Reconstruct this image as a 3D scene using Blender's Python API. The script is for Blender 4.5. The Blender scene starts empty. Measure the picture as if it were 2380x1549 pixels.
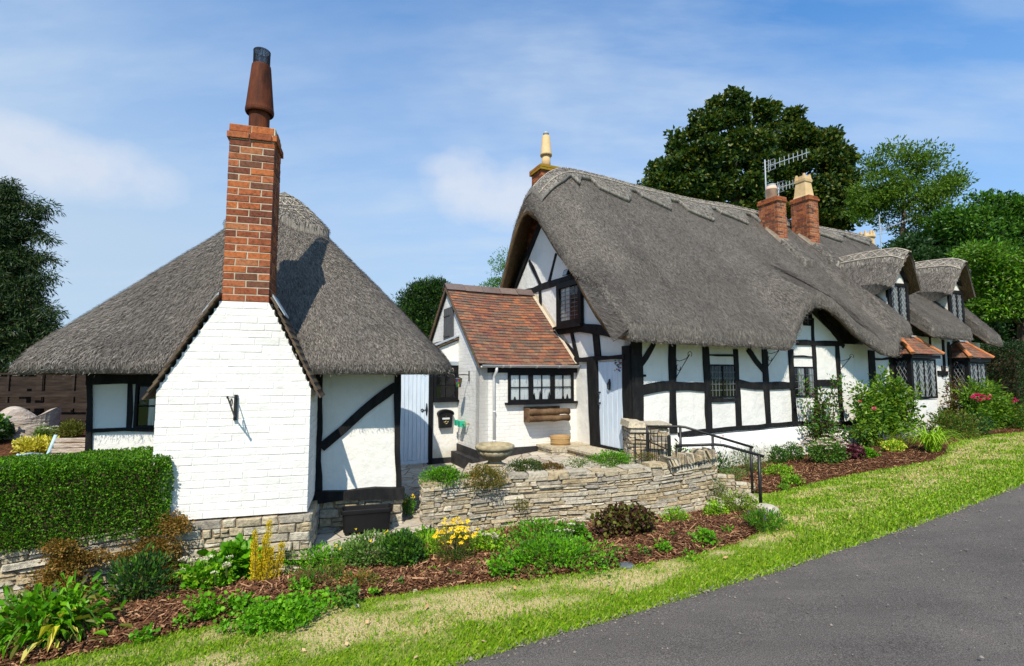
import bpy, math, random
import numpy as np
from mathutils import Vector, Matrix
random.seed(7)
rng = np.random.default_rng(11)
sc = bpy.context.scene
COL = sc.collection
R = math.radians
FPX, CX, CY = 1190.0, 1190.0, 774.5           # focal length and image centre of the 2380 px wide survey
TH = math.atan(95.5 / FPX)                    # the camera looks up a little
EYE = Vector((0, 0, 2.0))
CT, ST = math.cos(TH), math.sin(TH)

def ray(u, v):
    r = (u - CX) / FPX; up = (CY - v) / FPX
    return Vector((r, CT - up * ST, ST + up * CT))
def on_z(u, v, z):
    d = ray(u, v); t = (z - EYE.z) / d.z
    return EYE + d * t
def at_y(u, v, y):
    d = ray(u, v)
    return EYE + d * (y / d.y)

class Fr:
    """a building's own axes: a along the wall, b into the building, z up"""
    def __init__(s, ox, oy, deg):
        s.o = Vector((ox, oy, 0)); t = R(deg)
        s.A = Vector((math.cos(t), math.sin(t), 0)); s.B = Vector((-math.sin(t), math.cos(t), 0))
    def p(s, a, b, z): return s.o + s.A * a + s.B * b + Vector((0, 0, z))
    def loc(s, w):
        q = w - s.o
        return q.dot(s.A), q.dot(s.B), w.z
    def on(s, u, v, b=0.0):
        d = ray(u, v); t = (b - (EYE - s.o).dot(s.B)) / d.dot(s.B)
        a, _, z = s.loc(EYE + d * t)
        return a, z
K = 0.9
MAIN = Fr(2.29, 9.9, 25.5)       # cottage: a along its road front, b back from it
GAB = Fr(2.29, 9.9, -64.5)       # cottage gable: a runs from the back to the front corner (negative values), b into the house
ANX = Fr(-0.675, 10.65, 25.5)    # tiled annex: origin at its front left corner
ANG = Fr(-0.675, 10.65, -64.5)   # annex gable end
OUT = Fr(-2.78, 5.3, 16.0)       # thatched outbuilding: front face of the chimney breast at b = 0
WALLB = 0.9                      # its wall stands this far behind the breast
# ---------------------------------------------------------------- mesh helpers
class MB:
    def __init__(s): s.V = []; s.F = []; s.M = []; s.U = []; s.ch = []
    def add(s, vs, fs, mi=0, uv=None):
        o = len(s.V); s.V += [tuple(v) for v in vs]
        s.U += list(uv) if uv else [(0.0, 0.0)] * len(vs)
        for f in fs: s.F.append([o + i for i in f]); s.M.append(mi)
        return s
    def np(s, V, Q, mi=0, att=None): s.ch.append((np.asarray(V, float), np.asarray(Q, int), mi, att)); return s
    def hexa(s, p, mi=0):            # eight corners: bottom ring then top ring
        return s.add(p, [(3, 2, 1, 0), (4, 5, 6, 7), (0, 1, 5, 4), (1, 2, 6, 5), (2, 3, 7, 6), (3, 0, 4, 7)], mi)
    def box(s, F, a0, a1, b0, b1, z0, z1, mi=0):
        return s.hexa([F.p(a0, b0, z0), F.p(a1, b0, z0), F.p(a1, b1, z0), F.p(a0, b1, z0),
                       F.p(a0, b0, z1), F.p(a1, b0, z1), F.p(a1, b1, z1), F.p(a0, b1, z1)], mi)
    def cbox(s, F, a0, a1, b0, b1, z0, z1, c=.006, mi=0):   # box with its front (b0) edges chamfered
        P = F.p
        v = [P(a0, b1, z0), P(a1, b1, z0), P(a1, b1, z1), P(a0, b1, z1), P(a0, b0 + c, z0), P(a1, b0 + c, z0), P(a1, b0 + c, z1), P(a0, b0 + c, z1),
             P(a0 + c, b0, z0 + c), P(a1 - c, b0, z0 + c), P(a1 - c, b0, z1 - c), P(a0 + c, b0, z1 - c)]
        return s.add(v, [(8, 9, 10, 11), (4, 5, 9, 8), (5, 6, 10, 9), (6, 7, 11, 10), (7, 4, 8, 11), (0, 1, 5, 4), (1, 2, 6, 5), (2, 3, 7, 6), (3, 0, 4, 7)], mi)
    def prism(s, F, poly, b0, b1, mi=0):     # outline in (a, z), from depth b0 to b1, with uv in metres
        n = len(poly)
        s.add([F.p(a, b0, z) for a, z in poly], [tuple(range(n))], mi, [tuple(q) for q in poly])
        s.add([F.p(a, b1, z) for a, z in poly], [tuple(range(n))[::-1]], mi, [tuple(q) for q in poly])
        for i in range(n):
            (a, z), (c, y) = poly[i], poly[(i + 1) % n]
            s.add([F.p(a, b0, z), F.p(c, b0, y), F.p(c, b1, y), F.p(a, b1, z)], [(0, 1, 2, 3)], mi, [(a + b0, z), (c + b0, y), (c + b1, y), (a + b1, z)])
        return s
    def tube(s, pts, r, n=8, mi=0, cap=True, flat=1.0):
        pts = [Vector(p) for p in pts]; rs = r if isinstance(r, (list, tuple)) else [r] * len(pts)
        vs, fs = [], []; up = Vector((0, 0, 1)); pn = None
        for i, p in enumerate(pts):
            d = (pts[min(i + 1, len(pts) - 1)] - pts[max(i - 1, 0)]).normalized()
            if pn is None:
                x = d.cross(up)
                if x.length < .05: x = d.cross(Vector((1, 0, 0)))
            else: x = pn - d * pn.dot(d)
            x.normalize(); pn = x; y = d.cross(x)
            for k in range(n):
                t = 2 * math.pi * k / n
                vs.append(p + (x * math.cos(t) + y * math.sin(t) * flat) * rs[i])
        for i in range(len(pts) - 1):
            for k in range(n): fs.append((i * n + k, i * n + (k + 1) % n, (i + 1) * n + (k + 1) % n, (i + 1) * n + k))
        if cap: fs += [tuple(range(n))[::-1], tuple((len(pts) - 1) * n + k for k in range(n))]
        return s.add(vs, fs, mi)
    def lathe(s, c, prof, n=24, mi=0, wob=None):
        vs, fs = [], []
        for r, z in prof:
            for k in range(n):
                t = 2 * math.pi * k / n; rr = r * (1 + (wob(t, z) if wob else 0))
                vs.append((c[0] + rr * math.cos(t), c[1] + rr * math.sin(t), c[2] + z))
        for i in range(len(prof) - 1):
            for k in range(n): fs.append((i * n + k, i * n + (k + 1) % n, (i + 1) * n + (k + 1) % n, (i + 1) * n + k))
        fs += [tuple(range(n))[::-1], tuple((len(prof) - 1) * n + k for k in range(n))]
        return s.add(vs, fs, mi)
    def build(s, name, mats, parent=None, smooth=False, label=None, attname='dry', bevel=0):
        mats = mats if isinstance(mats, (list, tuple)) else [mats]
        Vs = [np.array(s.V, float).reshape(-1, 3)] if s.V else []
        loops, tot, mi = [], [], []
        if s.F:
            loops.append(np.concatenate([np.array(f) for f in s.F])); tot.append(np.array([len(f) for f in s.F])); mi.append(np.array(s.M))
        off = len(s.V); att = [np.zeros(off)]
        for V, Q, m, at in s.ch:
            Vs.append(V); loops.append((Q + off).ravel()); tot.append(np.full(len(Q), Q.shape[1])); mi.append(np.full(len(Q), m)); off += len(V)
            att.append(np.zeros(len(V)) if at is None else np.asarray(at))
        V = np.concatenate(Vs); L = np.concatenate(loops); T = np.concatenate(tot); mi = np.concatenate(mi)
        base = Vector((0, 0, 0))
        if parent is not None:
            q = parent
            while q is not None: base += q.location; q = q.parent
        else:
            lo, hi = V.min(0), V.max(0); base = Vector(((lo[0] + hi[0]) / 2, (lo[1] + hi[1]) / 2, lo[2]))
        V = V - np.array(base)
        me = bpy.data.meshes.new(name)
        me.vertices.add(len(V)); me.vertices.foreach_set('co', V.ravel())
        me.loops.add(len(L)); me.loops.foreach_set('vertex_index', L.astype(np.int32))
        me.polygons.add(len(T)); st = np.zeros(len(T), np.int32); st[1:] = np.cumsum(T)[:-1]
        me.polygons.foreach_set('loop_start', st); me.polygons.foreach_set('loop_total', T.astype(np.int32))
        me.polygons.foreach_set('material_index', mi.astype(np.int32))
        me.polygons.foreach_set('use_smooth', np.full(len(T), bool(smooth)))
        if any(c[3] is not None for c in s.ch):
            at = me.attributes.new(attname, 'FLOAT', 'POINT'); at.data.foreach_set('value', np.concatenate(att).astype(np.float32))
        if s.U and any(u != (0.0, 0.0) for u in s.U):
            U = np.zeros((len(V), 2)); U[:len(s.U)] = np.array(s.U)
            ul = me.uv_layers.new(name='UVMap'); ul.data.foreach_set('uv', U[L].ravel().astype(np.float32))
        me.update(calc_edges=True); me.validate()
        for m in mats: me.materials.append(m)
        o = bpy.data.objects.new(name, me); COL.objects.link(o)
        if parent is not None: o.parent = parent
        else: o.location = base
        if label: o['label'] = label
        if bevel:
            bm = o.modifiers.new('bevel', 'BEVEL'); bm.width = bevel; bm.segments = 2; bm.limit_method = 'ANGLE'
        return o

def thing(name, label, cat, loc, group=None):
    o = bpy.data.objects.new(name, None); COL.objects.link(o); o.location = Vector(loc); o.empty_display_size = .2
    o['label'] = label; o['category'] = cat
    if group: o['group'] = group
    return o
def tag(o, label, cat, group=None):
    o['label'] = label; o['category'] = cat
    if group: o['group'] = group
    return o
def struct(o, label=None, kind='structure'):
    o['kind'] = kind
    if label: o['label'] = label
    return o

# ---------------------------------------------------------------- noise
def _h(ix, iy, s):
    n = (ix * 374761393 + iy * 668265263 + s * 974711) & 0x7fffffff
    n = ((n ^ (n >> 13)) * 1274126177) & 0x7fffffff
    return ((n ^ (n >> 16)) & 0xffff) / 65535.0
def vnoise(x, y, s=0):
    x = np.asarray(x, float); y = np.asarray(y, float)
    ix = np.floor(x).astype(np.int64); iy = np.floor(y).astype(np.int64)
    fx = x - ix; fy = y - iy; fx = fx * fx * (3 - 2 * fx); fy = fy * fy * (3 - 2 * fy)
    a = _h(ix, iy, s); b = _h(ix + 1, iy, s); c = _h(ix, iy + 1, s); d = _h(ix + 1, iy + 1, s)
    return (a * (1 - fx) + b * fx) * (1 - fy) + (c * (1 - fx) + d * fx) * fy
def fbm(x, y, s=0, o=3):
    r = 0; am = .5
    for k in range(o): r = r + am * vnoise(np.asarray(x) * 2 ** k, np.asarray(y) * 2 ** k, s + k); am *= .5
    return r / (1 - .5 ** o)
def sstep(a, b, x):
    t = np.clip((np.asarray(x, float) - a) / (b - a), 0, 1); return t * t * (3 - 2 * t)

# ---------------------------------------------------------------- materials
MC = {}
def _n(nt, t, **k):
    n = nt.nodes.new(t)
    for a, v in k.items():
        if a in n.inputs.keys(): n.inputs[a].default_value = v
        else: setattr(n, a, v)
    return n
def ramp(nt, fac, cols, pos=None, interp='LINEAR'):
    r = nt.nodes.new('ShaderNodeValToRGB'); r.color_ramp.interpolation = interp
    e = r.color_ramp.elements
    while len(e) < len(cols): e.new(.5)
    for i, c in enumerate(cols):
        e[i].position = pos[i] if pos else i / max(1, len(cols) - 1)
        e[i].color = tuple(c) + (1,) if len(c) == 3 else c
    if fac is not None: nt.links.new(fac, r.inputs[0])
    return r.outputs[0]
def mixc(nt, f, a, b, mode='MIX'):
    m = nt.nodes.new('ShaderNodeMix'); m.data_type = 'RGBA'; m.blend_type = mode
    for k, v in ((0, f), (6, a), (7, b)):
        if hasattr(v, 'links'): nt.links.new(v, m.inputs[k])
        else: m.inputs[k].default_value = (tuple(v) + (1,)) if isinstance(v, tuple) and len(v) == 3 else v
    return m.outputs[2]
def newmat(name):
    m = bpy.data.materials.new(name); m.use_nodes = True; nt = m.node_tree
    b = nt.nodes['Principled BSDF']
    return m, nt, b
def noise(nt, scale, detail=4, rough=.6, vec=None, sc3=None, coord='Object'):
    n = nt.nodes.new('ShaderNodeTexNoise'); n.inputs['Scale'].default_value = scale; n.inputs['Detail'].default_value = detail; n.inputs['Roughness'].default_value = rough
    if vec is None:
        vec = nt.nodes.new('ShaderNodeTexCoord').outputs[coord]
    if sc3:
        mp = nt.nodes.new('ShaderNodeMapping'); mp.inputs['Scale'].default_value = sc3; nt.links.new(vec, mp.inputs[0]); vec = mp.outputs[0]
    nt.links.new(vec, n.inputs['Vector']); return n.outputs['Fac']
def bump(nt, b, h, st=.3, dist=.02, prev=None):
    n = nt.nodes.new('ShaderNodeBump'); n.inputs['Strength'].default_value = st; n.inputs['Distance'].default_value = dist
    nt.links.new(h, n.inputs['Height'])
    if prev: nt.links.new(prev, n.inputs['Normal'])
    nt.links.new(n.outputs[0], b.inputs['Normal']); return n.outputs[0]
def island(nt): return nt.nodes.new('ShaderNodeNewGeometry').outputs['Random Per Island']

def solid(name, cols, scale=6, rough=.8, bst=.3, bsc=40, bdist=.01, spec=.3, metal=0, sc3=None, pos=None):
    """noise between the given colours, with a fine bump"""
    m, nt, b = newmat(name)
    f = noise(nt, scale, 5, .65, sc3=sc3)
    c = ramp(nt, f, cols, pos or ([.3 + .4 * i / max(1, len(cols) - 1) for i in range(len(cols))]))
    nt.links.new(c, b.inputs['Base Color'])
    b.inputs['Roughness'].default_value = rough; b.inputs['Specular IOR Level'].default_value = spec; b.inputs['Metallic'].default_value = metal
    if bst: bump(nt, b, noise(nt, bsc, 3, .6, sc3=sc3), bst, bdist)
    return m
def pieces(name, cols, rough=.85, nsc=25, namt=.5, bst=.4, bsc=60, bdist=.01, spec=.25, tint=None, sc3=None, interp='LINEAR'):
    """every separate brick, stone, tile or leaf takes its own colour from the list"""
    m, nt, b = newmat(name)
    c = ramp(nt, island(nt), cols, None, interp)
    f = noise(nt, nsc, 5, .7, sc3=sc3)
    c = mixc(nt, namt, c, ramp(nt, f, [(.25, .25, .25), (1, 1, 1), (1.5, 1.5, 1.5)], [.25, .5, .75]), 'MULTIPLY')
    if tint:
        c = mixc(nt, ramp(nt, noise(nt, tint[1], 4, .6), [(0, 0, 0), (1, 1, 1)], [tint[2], tint[2] + .12]), c, tint[0])
    nt.links.new(c, b.inputs['Base Color']); b.inputs['Roughness'].default_value = rough; b.inputs['Specular IOR Level'].default_value = spec
    if bst: bump(nt, b, noise(nt, bsc, 4, .7, sc3=sc3), bst, bdist)
    return m
def leafmat(name, cols, trans=.3, gloss=.25, rough=.45):
    m, nt, b = newmat(name)
    c = ramp(nt, island(nt), cols)
    nt.links.new(c, b.inputs['Base Color']); b.inputs['Roughness'].default_value = rough; b.inputs['Specular IOR Level'].default_value = gloss
    tr = nt.nodes.new('ShaderNodeBsdfTranslucent')
    nt.links.new(mixc(nt, 1.0, c, (1.3, 1.25, .55), 'MULTIPLY'), tr.inputs[0])
    mx = nt.nodes.new('ShaderNodeMixShader'); mx.inputs[0].default_value = trans
    nt.links.new(b.outputs[0], mx.inputs[1]); nt.links.new(tr.outputs[0], mx.inputs[2])
    nt.links.new(mx.outputs[0], nt.nodes['Material Output'].inputs[0])
    return m

def whitewash(name, base=(.745, .735, .705), brick=False):
    m, nt, b = newmat(name)
    f = noise(nt, 1.3, 6, .6); f2 = noise(nt, 9, 5, .7)
    c = ramp(nt, f, [tuple(x * .9 for x in base), base, base], [.32, .5, .7])
    c = mixc(nt, .5, c, ramp(nt, f2, [(.86, .85, .82), (1, 1, 1)], [.28, .45]), 'MULTIPLY')
    # rain streaks and splashes of soil: vertical stains with a shape of their own
    st = noise(nt, 1.0, 4, .6, sc3=(9, 9, .8))
    c = mixc(nt, .5, c, ramp(nt, st, [(.80, .78, .72), (1, 1, 1)], [.26, .40]), 'MULTIPLY')
    # earth splashed up from the ground, in ragged patches near the foot of the wall
    gp_ = nt.nodes.new('ShaderNodeNewGeometry'); sz = nt.nodes.new('ShaderNodeSeparateXYZ'); nt.links.new(gp_.outputs['Position'], sz.inputs[0])
    ad = nt.nodes.new('ShaderNodeMath'); ad.operation = 'MULTIPLY_ADD'; ad.inputs[1].default_value = 1.1; nt.links.new(noise(nt, 4, 6, .7), ad.inputs[0]); nt.links.new(sz.outputs[2], ad.inputs[2])
    c = mixc(nt, ramp(nt, ad.outputs[0], [(.55, .55, .55), (0, 0, 0)], [.62, 1.0]), c, (.40, .36, .25))
    b.inputs['Roughness'].default_value = .85; b.inputs['Specular IOR Level'].default_value = .2
    p = bump(nt, b, noise(nt, 5, 5, .6), .6, .035)
    p = bump(nt, b, noise(nt, 70, 3, .6), .25, .006, p)
    if brick:
        tc = nt.nodes.new('ShaderNodeTexCoord'); br = nt.nodes.new('ShaderNodeTexBrick')
        wv = nt.nodes.new('ShaderNodeMix'); wv.data_type = 'RGBA'; wv.inputs[0].default_value = .015
        nz = nt.nodes.new('ShaderNodeTexNoise'); nz.inputs['Scale'].default_value = 4
        nt.links.new(tc.outputs['UV'], nz.inputs['Vector'])
        nt.links.new(tc.outputs['UV'], wv.inputs[6]); nt.links.new(nz.outputs['Color'], wv.inputs[7])
        nt.links.new(wv.outputs[2], br.inputs['Vector'])
        br.inputs['Scale'].default_value = 1; br.inputs['Brick Width'].default_value = .23; br.inputs['Row Height'].default_value = .075
        br.inputs['Mortar Size'].default_value = .006; br.inputs['Mortar Smooth'].default_value = .6
        br.inputs['Color1'].default_value = (1, 1, 1, 1); br.inputs['Color2'].default_value = (.9, .9, .9, 1); br.inputs['Mortar'].default_value = (0, 0, 0, 1)
        c = mixc(nt, .35, c, ramp(nt, br.outputs['Fac'], [(1, 1, 1), (.72, .71, .68)], [.2, 1]), 'MULTIPLY')
        p = bump(nt, b, br.outputs['Color'], .5, .008, p)
    nt.links.new(c, b.inputs['Base Color'])
    return m

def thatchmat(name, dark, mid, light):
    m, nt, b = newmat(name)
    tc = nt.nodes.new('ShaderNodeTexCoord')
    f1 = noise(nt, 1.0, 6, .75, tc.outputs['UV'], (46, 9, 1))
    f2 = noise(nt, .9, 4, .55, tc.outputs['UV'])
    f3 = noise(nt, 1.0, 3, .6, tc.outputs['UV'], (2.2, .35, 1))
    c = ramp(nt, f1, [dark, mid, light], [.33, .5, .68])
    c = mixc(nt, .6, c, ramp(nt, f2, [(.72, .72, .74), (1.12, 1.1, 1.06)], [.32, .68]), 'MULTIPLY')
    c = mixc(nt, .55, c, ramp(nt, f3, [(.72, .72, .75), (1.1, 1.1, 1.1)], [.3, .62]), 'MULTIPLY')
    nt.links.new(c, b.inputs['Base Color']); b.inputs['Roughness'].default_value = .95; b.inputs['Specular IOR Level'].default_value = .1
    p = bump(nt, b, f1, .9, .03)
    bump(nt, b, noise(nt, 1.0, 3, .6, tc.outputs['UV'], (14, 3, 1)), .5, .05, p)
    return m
def strawmat(name, cols):
    m, nt, b = newmat(name)
    c = ramp(nt, island(nt), cols)
    f2 = noise(nt, .9, 4, .55)
    c = mixc(nt, .55, c, ramp(nt, f2, [(.66, .66, .69), (1.15, 1.13, 1.1)], [.34, .66]), 'MULTIPLY')
    c = mixc(nt, .7, c, ramp(nt, noise(nt, 1.0, 4, .6, sc3=(1.9, 1.9, .30)), [(.74, .74, .75), (1.0, 1.0, 1.0), (1.2, 1.2, 1.21)], [.32, .5, .70]), 'MULTIPLY')
    nt.links.new(c, b.inputs['Base Color']); b.inputs['Roughness'].default_value = .9; b.inputs['Specular IOR Level'].default_value = .12
    return m

def glassmat():
    m, nt, b = newmat('window_glass')
    tr = nt.nodes.new('ShaderNodeBsdfTransparent'); tr.inputs[0].default_value = (.98, .99, .985, 1)
    gl = nt.nodes.new('ShaderNodeBsdfGlossy'); gl.inputs['Roughness'].default_value = .03
    bump_n = nt.nodes.new('ShaderNodeBump'); bump_n.inputs['Strength'].default_value = .15; bump_n.inputs['Distance'].default_value = .02
    nt.links.new(noise(nt, 5, 2, .5), bump_n.inputs['Height']); nt.links.new(bump_n.outputs[0], gl.inputs['Normal'])
    fr = nt.nodes.new('ShaderNodeFresnel'); fr.inputs[0].default_value = 1.5
    mx = nt.nodes.new('ShaderNodeMixShader')
    mt = nt.nodes.new('ShaderNodeMath'); mt.operation = 'MULTIPLY_ADD'; mt.inputs[1].default_value = .7; mt.inputs[2].default_value = .02
    nt.links.new(fr.outputs[0], mt.inputs[0]); nt.links.new(mt.outputs[0], mx.inputs[0])
    nt.links.new(tr.outputs[0], mx.inputs[1]); nt.links.new(gl.outputs[0], mx.inputs[2])
    nt.links.new(mx.outputs[0], nt.nodes['Material Output'].inputs[0])
    return m
def lacemat():
    m, nt, b = newmat('lace_curtain')
    b.inputs['Roughness'].default_value = .9
    f = noise(nt, 1, 4, .7, sc3=(34, 34, 7))
    nt.links.new(ramp(nt, f, [(.14, .17, .22), (.80, .82, .84), (.95, .95, .95)], [.30, .385, .48]), b.inputs['Base Color'])
    return m
M = {
 'white': whitewash('lime_plaster'), 'wbrick': whitewash('white_painted_brick', (.745, .735, .71), True), 'wflat': whitewash('white_paint_on_brick', (.75, .74, .715)),
 'black': solid('black_painted_timber', [(.006, .006, .007), (.012, .012, .013), (.022, .021, .021)], 3, .7, .6, 30, .01, .15, sc3=(3, 3, 1)),
 'blackgloss': solid('black_gloss_joinery', [(.006, .006, .007), (.012, .012, .014)], 5, .5, .2, 30, .004, .12),
 'iron': solid('black_iron', [(.006, .006, .007), (.016, .016, .017)], 14, .45, .25, 90, .002, .4),
 'tar': solid('black_tarred_plinth', [(.014, .014, .016), (.028, .027, .029), (.05, .045, .042)], 4, .7, .5, 22, .01, .2),
 'blue': solid('pale_blue_door_paint', [(.50, .59, .70), (.57, .66, .77), (.62, .70, .80)], 3, .5, .25, 30, .004, .3, sc3=(6, 6, 1)),
 'thatch': thatchmat('weathered_thatch', (.055, .049, .044), (.155, .140, .126), (.29, .264, .239)),
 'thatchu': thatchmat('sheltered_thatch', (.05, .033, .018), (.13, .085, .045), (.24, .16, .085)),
 'straw': strawmat('thatch_straw', [(.05, .045, .04), (.11, .099, .089), (.16, .144, .13), (.21, .19, .171), (.33, .30, .27)]),
 'ridge': thatchmat('ridge_thatch', (.10, .09, .08), (.26, .24, .215), (.44, .41, .37)),
 'spar': solid('hazel_spar', [(.32, .285, .23), (.46, .41, .345)], 10, .9, 0),
 'brick': pieces('red_brick', [(.20, .062, .03), (.30, .092, .038), (.36, .115, .042), (.15, .052, .032), (.31, .105, .047), (.24, .075, .036), (.33, .13, .06), (.14, .06, .038), (.27, .092, .042), (.19, .075, .043)], .95, 30, .85, .5, 60, .006, .15, interp='CONSTANT'),
 'mortar': solid('lime_mortar', [(.36, .30, .22), (.52, .45, .35)], 12, .95, .4, 70, .006),
 'pot': solid('buff_clay_pot', [(.50, .34, .17), (.62, .45, .25)], 5, .8, .2, 40, .004),
 'potred': solid('sooty_red_clay_pot', [(.03, .010, .006), (.085, .024, .011), (.16, .045, .017)], 4, .75, .4, 30, .008, .15, sc3=(2, 2, .5)),
 'potpink': solid('pink_clay_pot', [(.58, .36, .26), (.66, .44, .33)], 5, .8, .2, 40, .004),
 'tile': pieces('clay_roof_tile', [(.14, .085, .06), (.21, .095, .058), (.17, .095, .065), (.24, .10, .06), (.13, .088, .068), (.19, .105, .072), (.13, .065, .055), (.22, .125, .08), (.155, .10, .075), (.29, .115, .06), (.15, .085, .062), (.18, .075, .052), (.125, .088, .068), (.20, .095, .065), (.16, .08, .055), (.23, .11, .065)], .9, 20, .6, .5, 50, .006, .15, interp='CONSTANT'),
 'tileo': pieces('orange_clay_tile', [(.44, .16, .06), (.36, .12, .045), (.50, .20, .08), (.30, .11, .05)], .85, 14, .4, .4, 50, .006, .15),
 'ridgetile': pieces('grey_ridge_tile', [(.115, .085, .08), (.13, .10, .095), (.15, .11, .095)], .8, 10, .4, .4, 40, .006),
 'coping': pieces('brown_coping_tile', [(.07, .05, .036), (.13, .09, .062), (.09, .068, .045)], .9, 14, .6, .5, 40, .006, tint=((.16, .17, .03), 5, .6)),
 'stone': pieces('drystone', [(.32, .27, .185), (.45, .385, .275), (.36, .325, .265), (.53, .46, .34), (.27, .245, .21), (.47, .385, .25), (.38, .30, .185), (.56, .505, .40), (.41, .375, .31)], .95, 16, .85, .9, 34, .02, .1),
 'stonecap': pieces('paving_stone', [(.34, .29, .22), (.44, .38, .30), (.48, .44, .37), (.38, .33, .25)], .95, 7, .5, .6, 30, .01, .1),
 'stonemortar': solid('earthy_mortar', [(.17, .125, .08), (.40, .31, .20)], 9, .95, .6, 50, .01),
 'lead': solid('lead_flashing', [(.26, .30, .34), (.38, .42, .46)], 5, .5, .3, 20, .006, .4),
 'came': solid('lead_came', [(.10, .11, .12), (.19, .20, .22)], 5, .5, 0),
 'gutter': solid('grey_plastic_gutter', [(.50, .51, .53), (.60, .61, .63)], 5, .4, 0),
 'wood': solid('grey_weathered_wood', [(.05, .052, .055), (.09, .092, .095), (.14, .14, .14)], 4, .85, .6, 30, .006, .15, sc3=(12, 12, 1)),
 'oak': solid('pale_oak', [(.34, .21, .085), (.50, .33, .15)], 4, .6, .3, 30, .004, sc3=(1, 1, 8)),
 'log': solid('dark_log', [(.055, .03, .016), (.12, .07, .038), (.18, .115, .066)], 4, .8, .8, 14, .02, .15),
 'fence': solid('brown_fence_board', [(.016, .011, .009), (.032, .022, .017), (.055, .04, .032)], 3, .85, .5, 20, .006, .15, sc3=(1, 1, 7)),
 'bark': solid('bark', [(.035, .027, .019), (.085, .066, .046), (.13, .10, .07)], 3, .95, 1, 12, .04, .1, sc3=(3, 3, .7)),
 'stump': solid('silvered_stump', [(.22, .16, .115), (.42, .35, .29), (.52, .46, .41)], 3, .9, .8, 10, .03, sc3=(1, 1, 3)),
 'urn': solid('weathered_cast_stone', [(.20, .165, .10), (.34, .285, .18), (.42, .37, .25)], 7, .95, .6, 40, .01, .1),
 'plastic': solid('black_plastic', [(.006, .006, .007), (.010, .010, .011)], 6, .6, .15, 60, .002, .2),
 'green': solid('green_plastic', [(.02, .36, .22), (.03, .44, .28)], 6, .4, 0),
 'glass': glassmat(), 'lace': lacemat(),
 'dark': solid('near_black', [(.006, .006, .007), (.012, .012, .012)], 3, .9, 0),  # near-black colour for the shade of unlit rooms, also on sill ornaments
 'curtain': solid('pale_curtain', [(.42, .42, .40), (.66, .66, .64)], 4, .9, 0, sc3=(14, 14, .6)),
 'asphalt': None, 'metal': solid('galvanised_metal', [(.42, .43, .44), (.55, .56, .57)], 8, .4, 0, metal=.6),
 'bluepaint': solid('pale_blue_cast_iron', [(.32, .46, .52), (.44, .58, .62)], 8, .5, .2, 40, .003),
 'boulder': solid('white_boulder', [(.33, .29, .23), (.56, .51, .43)], 5, .9, .7, 16, .02),
 'slate': solid('wet_slate', [(.06, .075, .09), (.12, .14, .16)], 6, .6, .5, 20, .01),
}
# ---------------------------------------------------------------- building helpers
def bricks(mb, F, z0, z1, ext, course=.075, L=.225, gap=.009, dep=.09, sides=('f', 'r', 'l', 'k'), jit=.002, mi=0):
    """courses of separate bricks round a rectangular shaft; ext(z) gives a0, a1, b0, b1"""
    n = max(1, int(round((z1 - z0) / course))); h = (z1 - z0) / n; v0 = len(mb.V)
    for i in range(n):
        za = z0 + i * h; zb = za + h - gap; a0, a1, b0, b1 = ext(za + h / 2); off = (i % 2) * L / 2
        def run(lo, hi, o):
            x = lo - o; out = []
            while x < hi - .01:
                y = min(x + L, hi); s = max(x, lo)
                if y - s > .03: out.append((s, y - (gap if y < hi - .001 else 0)))
                x += L
            return out
        if 'f' in sides:
            for s, e in run(a0, a1, off):
                j = random.uniform(-jit, jit); mb.cbox(F, s, e, b0 + j, b0 + dep, za, zb, .004, mi)
        if 'k' in sides:
            for s, e in run(a0, a1, off): mb.box(F, s, e, b1 - dep, b1, za, zb, mi)
        for side, xa, xb in (('r', a1 - dep, a1), ('l', a0, a0 + dep)):
            if side in sides:
                for s, e in run(b0 + dep + gap, b1 - dep - gap if 'k' in sides else b1, L / 2 - off):
                    j = random.uniform(-jit, jit); mb.box(F, xa + j, xb + j, s, e, za, zb, mi)
    q = .0022 if jit == .002 else .001; mb.V[v0:] = [(x + random.uniform(-q, q), y + random.uniform(-q, q), z + random.uniform(-q, q)) for x, y, z in mb.V[v0:]]     # worn arrises

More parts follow.
